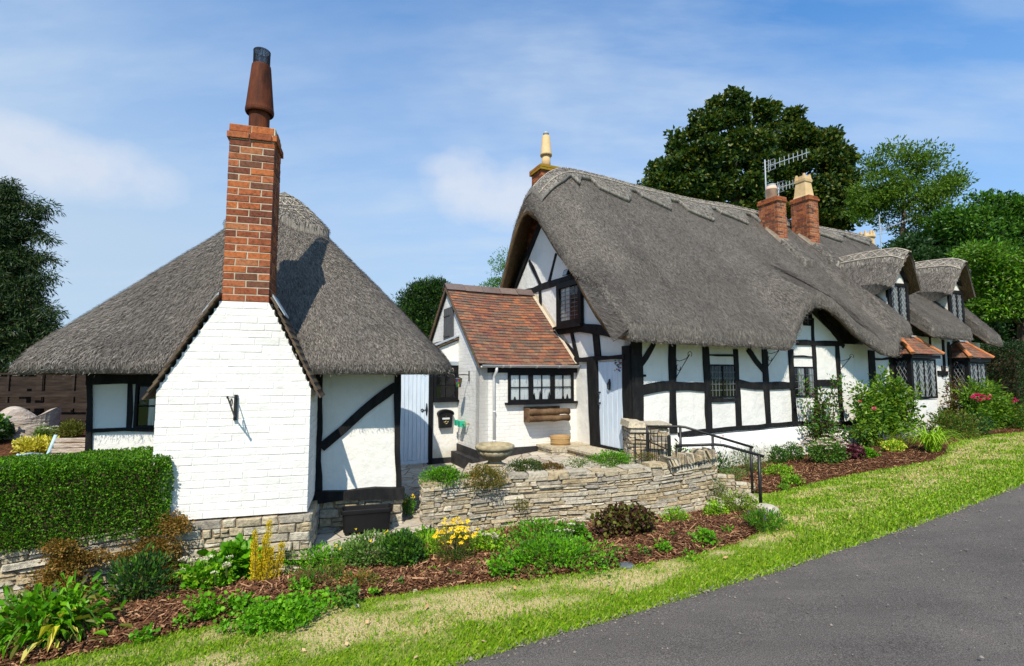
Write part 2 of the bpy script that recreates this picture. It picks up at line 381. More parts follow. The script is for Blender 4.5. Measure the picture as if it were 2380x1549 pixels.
def timber(F, parent, pts, w, b=0.0, proud=.03, name='timber_post', mat='black', wob=.019, px=True, wm=None, back=.02):
    """one hewn timber on a wall face: centre line and width measured in the photograph, edges a little crooked"""
    if px:
        q = [F.on(u, v, b) for u, v in pts]
        u0, v0 = pts[0]; u1, v1 = pts[-1]; um, vm = (u0 + u1) / 2, (v0 + v1) / 2
        if wm is None:
            if abs(v1 - v0) > abs(u1 - u0): wm = abs(F.on(um + w / 2, vm, b)[0] - F.on(um - w / 2, vm, b)[0])
            else: wm = abs(F.on(um, vm + w / 2, b)[1] - F.on(um, vm - w / 2, b)[1])
    else: q, wm = pts, w
    P = [np.array(x, float) for x in q]
    ln = [0]
    for i in range(1, len(P)): ln.append(ln[-1] + np.linalg.norm(P[i] - P[i - 1]))
    n = max(2, int(ln[-1] / .16)); s0, s1 = random.uniform(0, 90), random.uniform(0, 90)
    lo, hi = [], []
    for i in range(n + 1):
        t = ln[-1] * i / n
        x = np.interp(t, ln, [p[0] for p in P]); z = np.interp(t, ln, [p[1] for p in P])
        e = .02; t2 = min(t + e, ln[-1]); t1 = max(t - e, 0)
        d = np.array([np.interp(t2, ln, [p[0] for p in P]) - np.interp(t1, ln, [p[0] for p in P]), np.interp(t2, ln, [p[1] for p in P]) - np.interp(t1, ln, [p[1] for p in P])])
        d /= max(1e-6, np.linalg.norm(d)); nn = np.array([-d[1], d[0]])
        c = np.array([x, z])
        lo.append(c - nn * (wm / 2 + wob * (2 * float(vnoise(t * 3, s0)) - 1))); hi.append(c + nn * (wm / 2 + wob * (2 * float(vnoise(t * 3, s1)) - 1)))
    mb = MB(); m = n + 1
    pr = proud + random.uniform(-.004, .004)
    vs = []
    for L_ in (lo, hi):
        vs += [F.p(p[0], b - pr, p[1]) for p in L_]
    vs += [F.p(p[0], b + back, p[1]) for p in lo] + [F.p(p[0], b + back, p[1]) for p in hi]
    fs = []
    for i in range(n):
        fs += [(i, i + 1, m + i + 1, m + i), (2 * m + i, i * 1 + 0 * m, 0, 0)][:1]
        fs += [(2 * m + i, 2 * m + i + 1, i + 1, i), (m + i, m + i + 1, 3 * m + i + 1, 3 * m + i)]
    fs += [(0, m, 3 * m, 2 * m), (n, 2 * m + n, 3 * m + n, m + n)]
    mb.add(vs, fs)
    return mb.build(name, M[mat], parent)

def window(F, parent, a0, a1, z0, z1, b=0.0, fw=.045, casements=1, cols=2, rows=2, lead=False, diamond=False, curtain=None, frame='blackgloss', proud=.04, sill=0, bar=.018, mull=None, name='window'):
    """frame > glass panes, leading, curtain and a near-black panel painted for the unlit room"""
    mb = MB(); mull = mull or fw
    mb.box(F, a0, a1, b - proud, b + .01, z1 - fw, z1); mb.box(F, a0, a1, b - proud, b + .01, z0, z0 + fw)
    xs = [a0] + [a0 + (a1 - a0) * k / casements for k in range(1, casements)] + [a1]
    mb.box(F, a0, a0 + fw, b - proud, b + .01, z0 + fw, z1 - fw); mb.box(F, a1 - fw, a1, b - proud, b + .01, z0 + fw, z1 - fw)
    for x in xs[1:-1]: mb.box(F, x - mull / 2, x + mull / 2, b - proud, b + .01, z0 + fw, z1 - fw)
    if sill: mb.box(F, a0 - sill, a1 + sill, b - proud - .05, b + .01, z0 - .05, z0 - .001)
    lm = MB(); bays = []
    for i in range(casements):
        x0 = xs[i] + (fw if i == 0 else mull / 2); x1 = xs[i + 1] - (fw if i == casements - 1 else mull / 2)
        bays.append((x0, x1))
        y0, y1 = z0 + fw, z1 - fw
        if lead:
            if diamond:
                w = (x1 - x0) / cols; h = (y1 - y0) / rows
                for d in (1, -1):
                    for k in range(-rows, cols + rows + 1):
                        pts = []
                        xs_, ys_ = x0 + k * w, y0
                        if d == 1: p0, p1 = (xs_, y0), (xs_ + rows * w, y1)
                        else: p0, p1 = (xs_, y0), (xs_ - rows * w, y1)
                        t0 = max(0, min((x0 - p0[0]) / (p1[0] - p0[0]), (x1 - p0[0]) / (p1[0] - p0[0]))); t1 = min(1, max((x0 - p0[0]) / (p1[0] - p0[0]), (x1 - p0[0]) / (p1[0] - p0[0])))
                        if t1 - t0 > .02:
                            A = (p0[0] + (p1[0] - p0[0]) * t0, p0[1] + (p1[1] - p0[1]) * t0); B = (p0[0] + (p1[0] - p0[0]) * t1, p0[1] + (p1[1] - p0[1]) * t1)
                            lm.tube([F.p(A[0], b - .016, A[1]), F.p(B[0], b - .016, B[1])], .006, 4)
            else:
                for k in range(1, cols): x = x0 + (x1 - x0) * k / cols; lm.box(F, x - .005, x + .005, b - .021, b - .012, y0, y1)
                for k in range(1, rows): y = y0 + (y1 - y0) * k / rows; lm.box(F, x0, x1, b - .022, b - .011, y - .005, y + .005)
        else:
            for k in range(1, cols): x = x0 + (x1 - x0) * k / cols; mb.box(F, x - bar / 2, x + bar / 2, b - proud + .012, b, y0, y1)
            for k in range(1, rows): y = y0 + (y1 - y0) * k / rows; mb.box(F, x0, x1, b - proud + .014, b, y - bar / 2, y + bar / 2)
    w = mb.build(name, M[frame], parent, bevel=.004)
    dk = MB(); dk.box(F, a0 + .01, a1 - .01, b - .003, b + .008, z0 + .01, z1 - .01); dk.build('room_shade_panel', M['dark'], w)  # shade of the unlit room painted as a near-black panel on the wall
    for x0, x1 in bays:
        g = MB(); g.add([F.p(x0, b - .013, z0 + fw), F.p(x1, b - .013, z0 + fw), F.p(x1, b - .013, z1 - fw), F.p(x0, b - .013, z1 - fw)], [(0, 1, 2, 3)]); g.build('pane', M['glass'], w)
        if curtain:
            c = MB(); segs = []
            if curtain == 'lace': segs = [(x0, x1)]
            elif curtain == 'sides': segs = [(x0, x0 + (x1 - x0) * .34), (x1 - (x1 - x0) * .34, x1)]
            elif curtain == 'left': segs = [(x0, x0 + (x1 - x0) * .5)]
            elif curtain == 'right': segs = [(x0 + (x1 - x0) * .45, x1)]
            for s0, s1 in segs:
                n = 14; vs = []
                for k in range(n + 1):
                    x = s0 + (s1 - s0) * k / n; d = b - .007 + .003 * math.sin(k * 1.9)
                    vs += [F.p(x, d, z0 + fw), F.p(x, d, z1 - fw)]
                c.add(vs, [(2 * k, 2 * k + 2, 2 * k + 3, 2 * k + 1) for k in range(n)])
            c.build('curtain', M['lace'] if curtain == 'lace' else M['curtain'], w, smooth=True)
    if lead: lm.build('leading', M['came'], w)
    return w

def straws(mb, P, n, L=.1, W=.007, lift=.004, mi=1, spread=.45, jl=.5, droop=0.0):
    """loose reed ends lying down the slope of the grid P[i, j] (j runs uphill)"""
    n = int(n); a = P[:-1, :-1]; c = P[1:, :-1]; d = P[:-1, 1:]; e = P[1:, 1:]
    nr = np.cross(c - a, d - a); ar = np.linalg.norm(nr, axis=2); pr = (ar / ar.sum()).ravel()
    k = rng.choice(len(pr), n, p=pr); i, j = np.divmod(k, ar.shape[1])
    u = rng.random((n, 1)); v = rng.random((n, 1))
    X = (a[i, j] * (1 - u) + c[i, j] * u) * (1 - v) + (d[i, j] * (1 - u) + e[i, j] * u) * v
    N = nr[i, j] / np.maximum(ar[i, j][:, None], 1e-9)
    if (N[:, 2] < 0).mean() > .5: N = -N
    D = a[i, j] - d[i, j]; D /= np.maximum(np.linalg.norm(D, axis=1, keepdims=True), 1e-9)
    S = np.cross(N, D)
    D = D + S * rng.normal(0, spread, (n, 1)) + N * rng.uniform(-.02, .16, (n, 1)); D /= np.linalg.norm(D, axis=1, keepdims=True)
    S = np.cross(N, D); S /= np.linalg.norm(S, axis=1, keepdims=True)
    l = L * rng.uniform(1 - jl, 1 + jl, (n, 1)); w = W * rng.uniform(.6, 1.4, (n, 1))
    X = X + N * (lift + rng.uniform(0, .01, (n, 1)))
    B = X - D * l * .5; T = X + D * l * .5 + N * rng.uniform(0, .016, (n, 1))
    V = np.stack([B - S * w, B + S * w, T + S * w * .6, T - S * w * .6], 1).reshape(-1, 3)
    mb.np(V, np.arange(n * 4).reshape(n, 4), mi)

def grid(mb, P, uv, mi=0, close=False):
    n, m = P.shape[:2]
    vs = [tuple(P[i, j]) for i in range(n) for j in range(m)]; uu = [tuple(uv[i, j]) for i in range(n) for j in range(m)]
    fs = []
    for i in range(n - (0 if close else 1)):
        for j in range(m - 1):
            fs.append((i * m + j, ((i + 1) % n) * m + j, ((i + 1) % n) * m + j + 1, i * m + j + 1))
    mb.add(vs, fs, mi, uu)

def fringe(mb, pts, outs, n, L=.09, W=.006, mi=1, down=1.0):
    """reed ends sticking out along an eave line"""
    pts = np.array(pts); outs = np.array(outs); m = len(pts) - 1
    i = rng.integers(0, m, n); t = rng.random((n, 1))
    X = pts[i] * (1 - t) + pts[i + 1] * t; O = outs[i]
    D = O * rng.uniform(.3, 1, (n, 1)) + np.array([0, 0, -1.0]) * rng.uniform(.3, 1.1, (n, 1)) * down + rng.normal(0, .25, (n, 3))
    D /= np.linalg.norm(D, axis=1, keepdims=True)
    S = np.cross(D, rng.normal(0, 1, (n, 3))); S /= np.linalg.norm(S, axis=1, keepdims=True)
    X = X + rng.normal(0, .03, (n, 3)); l = L * rng.uniform(.5, 1.3, (n, 1)); w = W * rng.uniform(.6, 1.3, (n, 1))
    B = X - D * l * .6; T = X + D * l * .5
    V = np.stack([B - S * w, B + S * w, T + S * w * .5, T - S * w * .5], 1).reshape(-1, 3)
    mb.np(V, np.arange(n * 4).reshape(n, 4), mi)

# ---------------------------------------------------------------- the thatched outbuilding
ob = thing('thatched_outbuilding', 'small white outbuilding with steep hipped thatch and a tall brick chimney at its front', 'building', OUT.p(0, 2.2, 0))
# walls: front, right return, left return, back
wm = MB()
wm.prism(OUT, [(-1.7, .2), (1.65, .2), (1.65, 2.35), (-1.7, 2.35)], WALLB, WALLB + .15)
wm.box(OUT, -1.7, -1.55, WALLB + .15, WALLB + 3.4, .2, 2.35); wm.box(OUT, 1.5, 1.65, WALLB + .15, WALLB + 3.4, .2, 2.35)
wm.box(OUT, -1.7, 1.65, WALLB + 3.4, WALLB + 3.55, .2, 2.35)
wm.build('wall', M['white'], ob)
# stone plinth under wall and breast
def stones(mb, path, course=(.045, .12), length=(.12, .42), thick=.16, mort=.012, jit=.006, proud=.02, seed=1, mi=0, mm=1, slope_top=True):
    """dry laid slabs along a path of (x, y, z bottom, z top); outer face to the right of the direction of travel"""
    r = random.Random(seed); P = [Vector((p[0], p[1], 0)) for p in path]
    ln = [0]
    for i in range(1, len(P)): ln.append(ln[-1] + (P[i] - P[i - 1]).length)
    T = ln[-1]; zb = [p[2] for p in path]; zt = [p[3] for p in path]
    def at(s):
        s = min(max(s, 0), T)
        for i in range(1, len(P)):
            if s <= ln[i] + 1e-9:
                d = (P[i] - P[i - 1]).normalized(); q = P[i - 1] + d * (s - ln[i - 1]); return q, Vector((d.y, -d.x, 0))
    corners = [ln[i] for i in range(1, len(P) - 1) if (P[i] - P[i - 1]).angle(P[i + 1] - P[i]) > .35]
    fz = lambda s, t: float(np.interp(s, ln, zb)) * (1 - t) + float(np.interp(s, ln, zt)) * t
    H = max(zt[i] - zb[i] for i in range(len(path)))
    t = 0; rows = []
    while t < 1 - 1e-6:
        h = r.uniform(*course) / H
        if 1 - t - h < course[0] * .7 / H: h = 1 - t
        rows.append((t, min(1, t + h))); t += h
    for t0, t1 in rows:
        s = -r.uniform(0, length[0])
        while s < T:
            l = r.uniform(*length) * (1.0 if r.random() > .18 else .45); s0, s1 = max(s, 0), min(s + l, T)
            for cn in corners:
                if s0 < cn - 1e-6 < s1: s1 = cn; s = cn - l
            s += l
            if s1 - s0 < .03: continue
            sub = [(t0, t1)]
            if (t1 - t0) * H > .085 and r.random() < .35: sub = [(t0, (t0 + t1) / 2 + r.uniform(-.1, .1) * (t1 - t0)), ]; sub.append((sub[0][1], t1))
            for u0, u1 in sub:
                g = mort * r.uniform(.4, 1.3); pr = proud * r.uniform(-.25, 1.15)
                v = []
                for k, (ss, tt) in enumerate(((s0 + g / 2, u0), (s1 - g / 2, u0), (s1 - g / 2, u1), (s0 + g / 2, u1))):
                    q, n = at(ss + (1e-5 if k in (0, 3) else -1e-5)); z = fz(ss, tt) + (g / 2 if k < 2 else -g / 2)
                    jx, jz = r.uniform(-jit, jit) * 2, r.uniform(-jit, jit)
                    dd = Vector((-n.y, n.x, 0))
                    v.append((q + dd * jx + Vector((0, 0, z + jz)), n))
                c = sum((a for a, _ in v), Vector()) / 4
                back = [a - n * (thick * .5) for a, n in v]; edge = [a + n * (pr - .012) for a, n in v]
                front = [a.lerp(c, .0) + n * (pr + r.uniform(-.006, .008)) + (c - a).normalized() * min(.014, (c - a).length * .3) for a, n in v]
                o = back + edge + front
                mb.add(o, [(8, 9, 10, 11), (4, 5, 9, 8), (5, 6, 10, 9), (6, 7, 11, 10), (7, 4, 8, 11), (0, 1, 5, 4), (1, 2, 6, 5), (2, 3, 7, 6), (3, 0, 4, 7)], mi)
    # mortar core
    vs, fs = [], []
    for i in range(len(P)):
        dprev = (P[i] - P[i - 1]).normalized() if i else (P[1] - P[0]).normalized()
        dn = (P[i + 1] - P[i]).normalized() if i < len(P) - 1 else dprev
        nn = Vector(((dprev + dn).y, -(dprev + dn).x, 0)).normalized()
        for off in (-.022, -thick):
            for z in (zb[i] - .05, zt[i] - .012): vs.append(P[i] + nn * off + Vector((0, 0, z)))
    for i in range(len(P) - 1):
        a, b = 4 * i, 4 * i + 4
        fs += [(a, b, b + 1, a + 1), (a + 2, a + 3, b + 3, b + 2), (a + 1, b + 1, b + 3, a + 3)]
    e = 4 * (len(P) - 1); fs += [(0, 1, 3, 2), (e, e + 2, e + 3, e + 1)]
    mb.add(vs, fs, mm)
def fp(F, a, b, z0, z1): q = F.p(a, b, 0); return (q.x, q.y, z0, z1)
pl = MB()
stones(pl, [fp(OUT, -.80, -.03, -.15, .55), fp(OUT, .70, -.03, -.15, .55), fp(OUT, .70, .87, -.1, .5)], (.045, .10), (.12, .38), .2, seed=4)
stones(pl, [fp(OUT, .72, .87, .05, .47), fp(OUT, 1.70, .87, .05, .47), fp(OUT, 1.70, 2.2, .05, .47)], (.07, .12), (.16, .34), .2, seed=5)
pl.build('stone_plinth', [M['stone'], M['stonemortar']], ob)
# white painted chimney breast of separate bricks, with tiled shoulders
AL, AR, ZS, ZT, HS = -.765, .665, 1.845, 2.755, .225
def bext(z):
    if z < ZS: return (AL, AR, 0.0, WALLB + .02)
    k = (z - ZS) / (ZT - ZS); return (AL + (-HS - AL) * k, AR + (HS - AR) * k, 0.0, WALLB + .02)
bb = MB(); bricks(bb, OUT, .565, ZT, bext, .0755, .232, .0048, .1, ('f', 'r', 'l'), .0022)
bb.prism(OUT, [(AL + .004, .57), (AR - .004, .57), (AR - .004, ZS), (HS - .004, ZT - .004), (-HS + .004, ZT - .004), (AL + .004, ZS)], .004, WALLB + .05)
br = bb.build('chimney_breast', M['wflat'], ob)
for sg, ea in ((-1, AL), (1, AR)):
    cp = MB(); n = 13
    p0 = np.array([sg * (HS + .005), ZT + .04]); p1 = np.array([ea + sg * .05, ZS - .07]); d = (p1 - p0) / np.linalg.norm(p1 - p0); nn = np.array([d[1], -d[0]]) * (-sg)
    if nn[1] < 0: nn = -nn
    for k in range(n):
        t0 = k / n; s = p0 + (p1 - p0) * t0; e = p0 + (p1 - p0) * (t0 + 1.5 / n)
        for r0, r1 in ((-.045, .16), (.165, .36), (.365, .56)):
            j = random.uniform(-.006, .006)
            A0, A1 = s + nn * .012, e + nn * .026; th = nn * .018
            q = [(A0, r0 + j), (A1, r0 + j), (A1, r1 + j), (A0, r1 + j)]
            cp.hexa([OUT.p(x[0], y, x[1]) for x, y in q] + [OUT.p((x + th)[0], y, (x + th)[1]) for x, y in q])
    cp.build('coping', M['coping'], br)
    ld = MB(); A = p0 + nn * .05; B = p0 + (p1 - p0) * .2 + nn * .06
    ld.hexa([OUT.p(A[0] - sg * .02, .0, A[1]), OUT.p(B[0], .0, B[1]), OUT.p(B[0], .3, B[1]), OUT.p(A[0] - sg * .02, .3, A[1]), OUT.p(A[0] - sg * .02, .0, A[1] + .03), OUT.p(B[0], .0, B[1] + .015), OUT.p(B[0], .3, B[1] + .015), OUT.p(A[0] - sg * .02, .3, A[1] + .03)])
    ld.build('flashing', M['lead'], br)
# brick stack, corbelled head, two piece clay pot with a wire guard
st = MB(); bricks(st, OUT, ZT + .002, 4.50, lambda z: (-.222, .222, .0, .41), .0752, .222, .010, .1)
st.box(OUT, -.217, .217, .005, .405, ZT, 4.5, 1)
sk = st.build('chimney_stack', [M['brick'], M['mortar']], ob)
hd = MB(); bricks(hd, OUT, 4.50, 4.575, lambda z: (-.245, .245, -.023, .433), .075, .222, .008, .12); bricks(hd, OUT, 4.577, 4.66, lambda z: (-.228, .228, -.006, .416), .083, .222, .008, .12)
hd.box(OUT, -.222, .222, .0, .41, 4.5, 4.655, 1); hd.build('chimney_head', [M['brick'], M['mortar']], sk)
pc = OUT.p(.02, .2, 0)
pt = MB(); pt.lathe(pc, [(.105, 4.64), (.105, 4.98)], 44)
pt.lathe(pc, [(.108, 4.93), (.138, 4.885), (.146, 4.90), (.148, 4.925), (.142, 4.96), (.100, 5.43), (.097, 5.448), (.088, 5.45), (.084, 5.40)], 44)
pot = pt.build('chimney_pot', M['potred'], sk)
cg = MB()
for k in range(44):
    t = 2 * math.pi * k / 44; cg.tube([pc + Vector((.083 * math.cos(t), .083 * math.sin(t), 5.42)), pc + Vector((.086 * math.cos(t), .086 * math.sin(t), 5.62))], .0028, 4)
for z in np.linspace(5.465, 5.62, 11): cg.tube([pc + Vector((.086 * math.cos(t), .086 * math.sin(t), z)) for t in np.linspace(0, 2 * math.pi, 25)], .0035 if z > 5.6 else .002, 4)
for k in range(-7, 8):
    h = math.sqrt(max(0, .086 ** 2 - (k * .0115) ** 2)); cg.tube([pc + Vector((k * .0115, -h, 5.62)), pc + Vector((k * .0115, h, 5.62))], .0018, 4); cg.tube([pc + Vector((-h, k * .0115, 5.618)), pc + Vector((h, k * .0115, 5.618))], .0018, 4)
cg.build('wire_guard', M['iron'], sk)
# timber frame
T = lambda pts, w, name='timber_post', **k: timber(OUT, ob, pts, w, WALLB, name=name, **k)
T([(743, 868), (739, 1142)], 15); T([(923, 868), (926, 1134)], 15)
T([(748, 1042), (801, 994), (836, 963), (875, 931), (920, 897)], 20, 'timber_brace', wm=.115)
T([(731, 1153), (800, 1149), (939, 1143)], 25, 'base_beam', proud=.09)
T([(210, 864), (207, 1060)], 11); T([(203, 880), (372, 880)], 30, 'wall_plate'); T([(303, 885), (301, 1000)], 10); T([(208, 1000), (370, 1000)], 7, 'timber_rail')
a0, z0 = OUT.on(312, 996, WALLB); a1, z1 = OUT.on(385, 893, WALLB)
window(OUT, ob, a0, a1, z0, z1, WALLB, .03, 1, 1, 2, curtain='right')
# hipped thatch
def eave_pt(f):
    """unit rounded rectangle, f in 0..1 round the eave"""
    hw, r = 2.27, .42; per = 8 * (hw - r) + 2 * math.pi * r; s = f * per; seg = [2 * (hw - r), math.pi * r / 2] * 4
    k = 0
    while s > seg[k]: s -= seg[k]; k += 1
    q = k // 2
    if k % 2 == 0: x, y = -(hw - r) + s, -hw
    else:
        t = s / r; x, y = (hw - r) + r * math.sin(t), -(hw - r) - r * math.cos(t)
    for _ in range(q): x, y = -y, x
    return x, y
NC = 200; prof = [(.78, 2.06), (.93, 2.0), (.985, 2.005), (1.0, 2.05), (1.0, 2.11), (.985, 2.17)]
rows = prof + [(r, None) for r in np.linspace(.965, .0, 26)]
P = np.zeros((NC, len(rows), 3)); U = np.zeros((NC, len(rows), 2)); ZA = 4.70
for i in range(NC):
    x, y = eave_pt(i / NC); rb = min(max(y, -.35), .35)
    for j, (r, z) in enumerate(rows):
        yy = rb + (y - rb) * r if r < 1.01 else y; xx = x * r
        if z is None:
            w = 1 - r; z = 2.165 + (ZA - 2.165) * (w ** 1.0) - .10 * max(0, w - .86) / .14
            z += .05 * (float(fbm(xx * 1.3 + 7, yy * 1.3 + 3, 5)) - .5)
        else: z += .02 * (float(vnoise(i * .3, j)) - .5)
        P[i, j] = OUT.p(xx, .33 + 2.27 + yy, z); U[i, j] = (i / NC * 15, (1 - r) * 3.2)
rf = MB()
Pc = np.concatenate([P, P[:1]], 0); Uc = np.concatenate([U, U[-1:] + (15 / NC, 0)], 0)
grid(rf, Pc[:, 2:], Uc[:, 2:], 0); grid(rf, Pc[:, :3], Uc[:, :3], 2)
straws(rf, Pc[:, 4:-2], 140000, .05, .0021, lift=.0, spread=.3)
straws(rf, Pc[:, 3:9], 34000, .042, .0022, lift=.0, spread=.3)
ed = Pc[:, 3]; cen = np.array(OUT.p(0, 2.60, 2)); oo = ed - cen; oo[:, 2] = 0; oo /= np.linalg.norm(oo, axis=1, keepdims=True)
fringe(rf, ed, oo, 7000, .026, .003)
roof = rf.build('thatched_roof', [M['thatch'], M['straw'], M['thatchu']], ob, smooth=True)
# ornamental ridge cap: a scalloped second layer with hazel spars
rc = MB(); nb = 120; nr = 9; Q = np.zeros((nb + 1, nr, 3)); UU = np.zeros((nb + 1, nr, 2))
def oroof(f, r):
    x, y = eave_pt(f % 1.0); rb = min(max(y, -.35), .35); w = 1 - r
    return OUT.p(x * r, 2.60 + rb + (y - rb) * r, 2.165 + (ZA - 2.165) * (w ** 1.0) - .10 * max(0, w - .86) / .14)
for i in range(nb + 1):
    f = i / nb; low = .215 + .085 * abs(math.cos(f * 4 * math.pi + .2)) ** .7
    for j in range(nr):
        r = [low + .001, low, low * .98][j] if j < 3 else low * .98 * (1 - (j - 2) / (nr - 3)); q = oroof(f, max(0, r)); lift = [-.01, .085, .115][j] if j < 3 else .12
        Q[i, j] = q + Vector((0, 0, lift)); UU[i, j] = (f * 6, (1 - r) * 3)
grid(rc, Q, UU, 0); straws(rc, Q[:, 1:-1], 5000, .06, .004)
cap = rc.build('ridge_cap', [M['ridge'], M['straw']], roof, smooth=True)
sp = MB()
def line_on(fn, pts, r=.0085):
    sp.tube([fn(*p) + Vector((0, 0, .132)) for p in pts], r, 5)
for rr in (.19, .16, .09, .06): line_on(oroof, [(f, rr) for f in np.linspace(0, 1, 60)])
for k in range(24):
    f = k / 24; line_on(oroof, [(f, .19), (f + .02, .25 - .04 * (k % 2))]); line_on(oroof, [(f, .16), (f + 1 / 24, .09)]); line_on(oroof, [(f, .09), (f + 1 / 24, .16)])
sp.build('hazel_spars', M['spar'], roof)
# ---------------------------------------------------------------- the long thatched cottage
mc = thing('thatched_cottage', 'long black and white timber framed cottage under a wavy grey thatched roof', 'building', MAIN.p(6.5, 3.5, 0))
AE = 13.3
wl = MB()
wl.prism(MAIN, [(0, .2), (AE, .3), (AE, 2.95), (8.2, 3.1), (7.4, 2.75), (6.6, 2.75), (5.0, 3.75), (4.55, 3.6), (4.05, 2.75), (0, 2.75)], 0, .2)
wl.build('front_wall', M['white'], mc)
wl = MB()
wl.prism(GAB, [(-7.1, .1), (-.02, .1), (-.02, 2.62), (-3.61, 6.05), (-7.1, 2.68)], 0, .2)
wl.build('gable_wall', M['white'], mc)
wl = MB(); wl.box(MAIN, .2, AE, 6.9, 7.1, .1, 2.7); wl.prism(GAB, [(-7.1, .1), (-.05, .1), (-.05, 2.7), (-3.61, 6.0), (-7.1, 2.7)], AE - .2, AE); wl.build('back_wall', M['white'], mc)
# rendered plinth, bulging a little
pm = MB(); n = 40; vs = []
for i in range(n + 1):
    a = 1.05 + (8.8 - 1.05) * i / n; zt = float(np.interp(a, [1.05, 1.3, 3.5, 5.0, 5.6, 6.2, 7, 8.8], [.72, .74, .77, .80, .72, .66, .7, .72])) + .03 * (float(vnoise(a * 2, 3)) - .5)
    bl = .05 * float(vnoise(a * .8, 8))
    for b, z in ((.02, zt), (-.05, zt - .012), (-.10 - bl * .5, zt - .07), (-.14 - bl, zt - .35), (-.15 - bl, -.2)): vs.append(MAIN.p(a, b, z))
fs = [(i * 5 + j, (i + 1) * 5 + j, (i + 1) * 5 + j + 1, i * 5 + j + 1) for i in range(n) for j in range(4)]
pm.add(vs, fs); pm.add([MAIN.p(1.05, .02, .7), MAIN.p(1.05, -.14, .65), MAIN.p(1.05, -.15, -.2), MAIN.p(1.05, .02, -.2)], [(0, 1, 2, 3)])
pm.build('rendered_plinth', M['white'], mc, smooth=True)
G = lambda pts, w, name='timber_post', **k: timber(GAB, mc, pts, w, 0, name=name, **k)
Fm = lambda pts, w, name='timber_post', **k: timber(MAIN, mc, pts, w, 0, name=name, **k)
# gable framing
G([(-3.55, 5.93), (-5.6, 3.95)], .17, 'bargeboard', px=False, proud=.05, wob=.006)
G([(1203, 688), (1345, 639)], 15, 'collar_beam'); G([(1231, 606), (1258, 664)], 4, 'timber_strut'); G([(1294, 590), (1277, 655)], 4, 'timber_strut')
G([(1256, 676), (1260, 745)], 4, 'timber_stud'); G([(1266, 778), (1301, 768), (1350, 763), (1394, 766), (1440, 776)], 20, 'tie_beam', proud=.06)
G([(1330, 774), (1345, 842)], 6, 'timber_stud'); G([(1386, 772), (1391, 832)], 14, 'timber_stud')
G([(1296, 788), (1325, 809), (1342, 842)], 13, 'timber_brace', wm=.15); G([(1340, 837), (1380, 835), (1456, 829)], 11, 'door_lintel', proud=.07)
G([(1380, 838), (1388, 1040)], 21, 'door_post', proud=.07)
G([(-.10, 2.55), (-.10, .45)], .24, 'corner_post', px=False, proud=.045)
Fm([(.13, 2.75), (.13, .5)], .26, 'corner_post', px=False, proud=.045)
a0, z0 = GAB.on(1299, 751, 0); a1, z1 = GAB.on(1357, 660, 0)
window(GAB, mc, a0 + .02, a1, 3.12, 4.16, -.02, .13, 1, 4, 8, lead=True, curtain='left', proud=.07)
gw = MB(); gw.box(GAB, a0 - .02, a1 + .04, -.16, .0, 3.06, 3.12); gw.build('window_sill', M['blackgloss'], mc)
# front framing
Fm([(1478, 911), (1515, 902), (1552, 897), (1600, 899), (1645, 901)], 21, 'timber_rail'); Fm([(1714, 892), (1745, 898), (1774, 897), (1840, 896)], 17, 'timber_rail'); Fm([(1897, 892), (1948, 892)], 16, 'timber_rail')
Fm([(1561, 800), (1564, 1008)], 16); Fm([(1639, 806), (1647, 1002)], 14); Fm([(1709, 812), (1717, 1000)], 10); Fm([(1775, 812), (1785, 992)], 11); Fm([(1836, 812), (1847, 990)], 10)
Fm([(1887, 740), (1889, 800)], 5, 'timber_stud'); Fm([(1890, 800), (1899, 985)], 8); Fm([(1944, 800), (1957, 1000)], 8); Fm([(2024, 815), (2031, 960)], 14); Fm([(2069, 815), (2075, 940)], 9)
Fm([(1849, 797), (1958, 800)], 12, 'eyebrow_beam'); Fm([(1841, 829), (1890, 830)], 4, 'timber_rail')
Fm([(1519, 798), (1500, 830), (1478, 862)], 12, 'timber_brace', wm=.11); Fm([(1737, 812), (1755, 840), (1775, 864)], 8, 'timber_brace', wm=.11)
Fm([(1476, 874), (1500, 874)], 7, 'timber_stub')
Fm([(1575, 1010), (1644, 1001), (1714, 996), (1779, 990), (1844, 984), (1900, 986), (1950, 985), (2030, 975)], 10, 'sill_beam', proud=.06)
Fm([(1641, 825), (1709, 827)], 5, 'window_head'); Fm([(1643, 930), (1713, 930)], 9, 'window_sill')
Fm([(1903, 727), (1960, 806)], 7, 'bargeboard', wm=.1); Fm([(2031, 902), (2068, 903)], 6, 'timber_rail'); Fm([(2031, 835), (2080, 833)], 5, 'timber_rail')
# far section timbers
for x in (2128, 2160): Fm([(x, 783), (x + 1, 830)], 3, 'timber_stud')
Fm([(2178, 868), (2201, 868)], 10, 'timber_rail'); Fm([(2195, 953), (2211, 953)], 10, 'timber_stub'); Fm([(2190, 790), (2194, 870)], 4, 'timber_stud'); Fm([(2203, 795), (2206, 850)], 5, 'timber_stud')
def FW(u0, v0, u1, v1, **k):
    a0, z0 = MAIN.on(u0, v1, 0); a1, z1 = MAIN.on(u1, v0, 0); return window(MAIN, mc, a0, a1, z0, z1, 0, **k)
FW(1645, 848, 1711, 926, fw=.035, casements=2, cols=4, rows=5, lead=True, proud=.03); FW(1845, 853, 1895, 923, fw=.03, casements=2, cols=3, rows=4, lead=True, proud=.03, curtain='right')
FW(1866, 727, 1886, 757, fw=.03, casements=1, cols=2, rows=2, lead=True, proud=.02)
dp = MB(); a, z = MAIN.on(2200, 800, 0); dp.tube([MAIN.p(a, -.3, 2.95), MAIN.p(a, -.07, 2.8), MAIN.p(a + .02, -.07, .3)], .035, 10)
dp.build('drainpipe', M['iron'], mc, smooth=True)
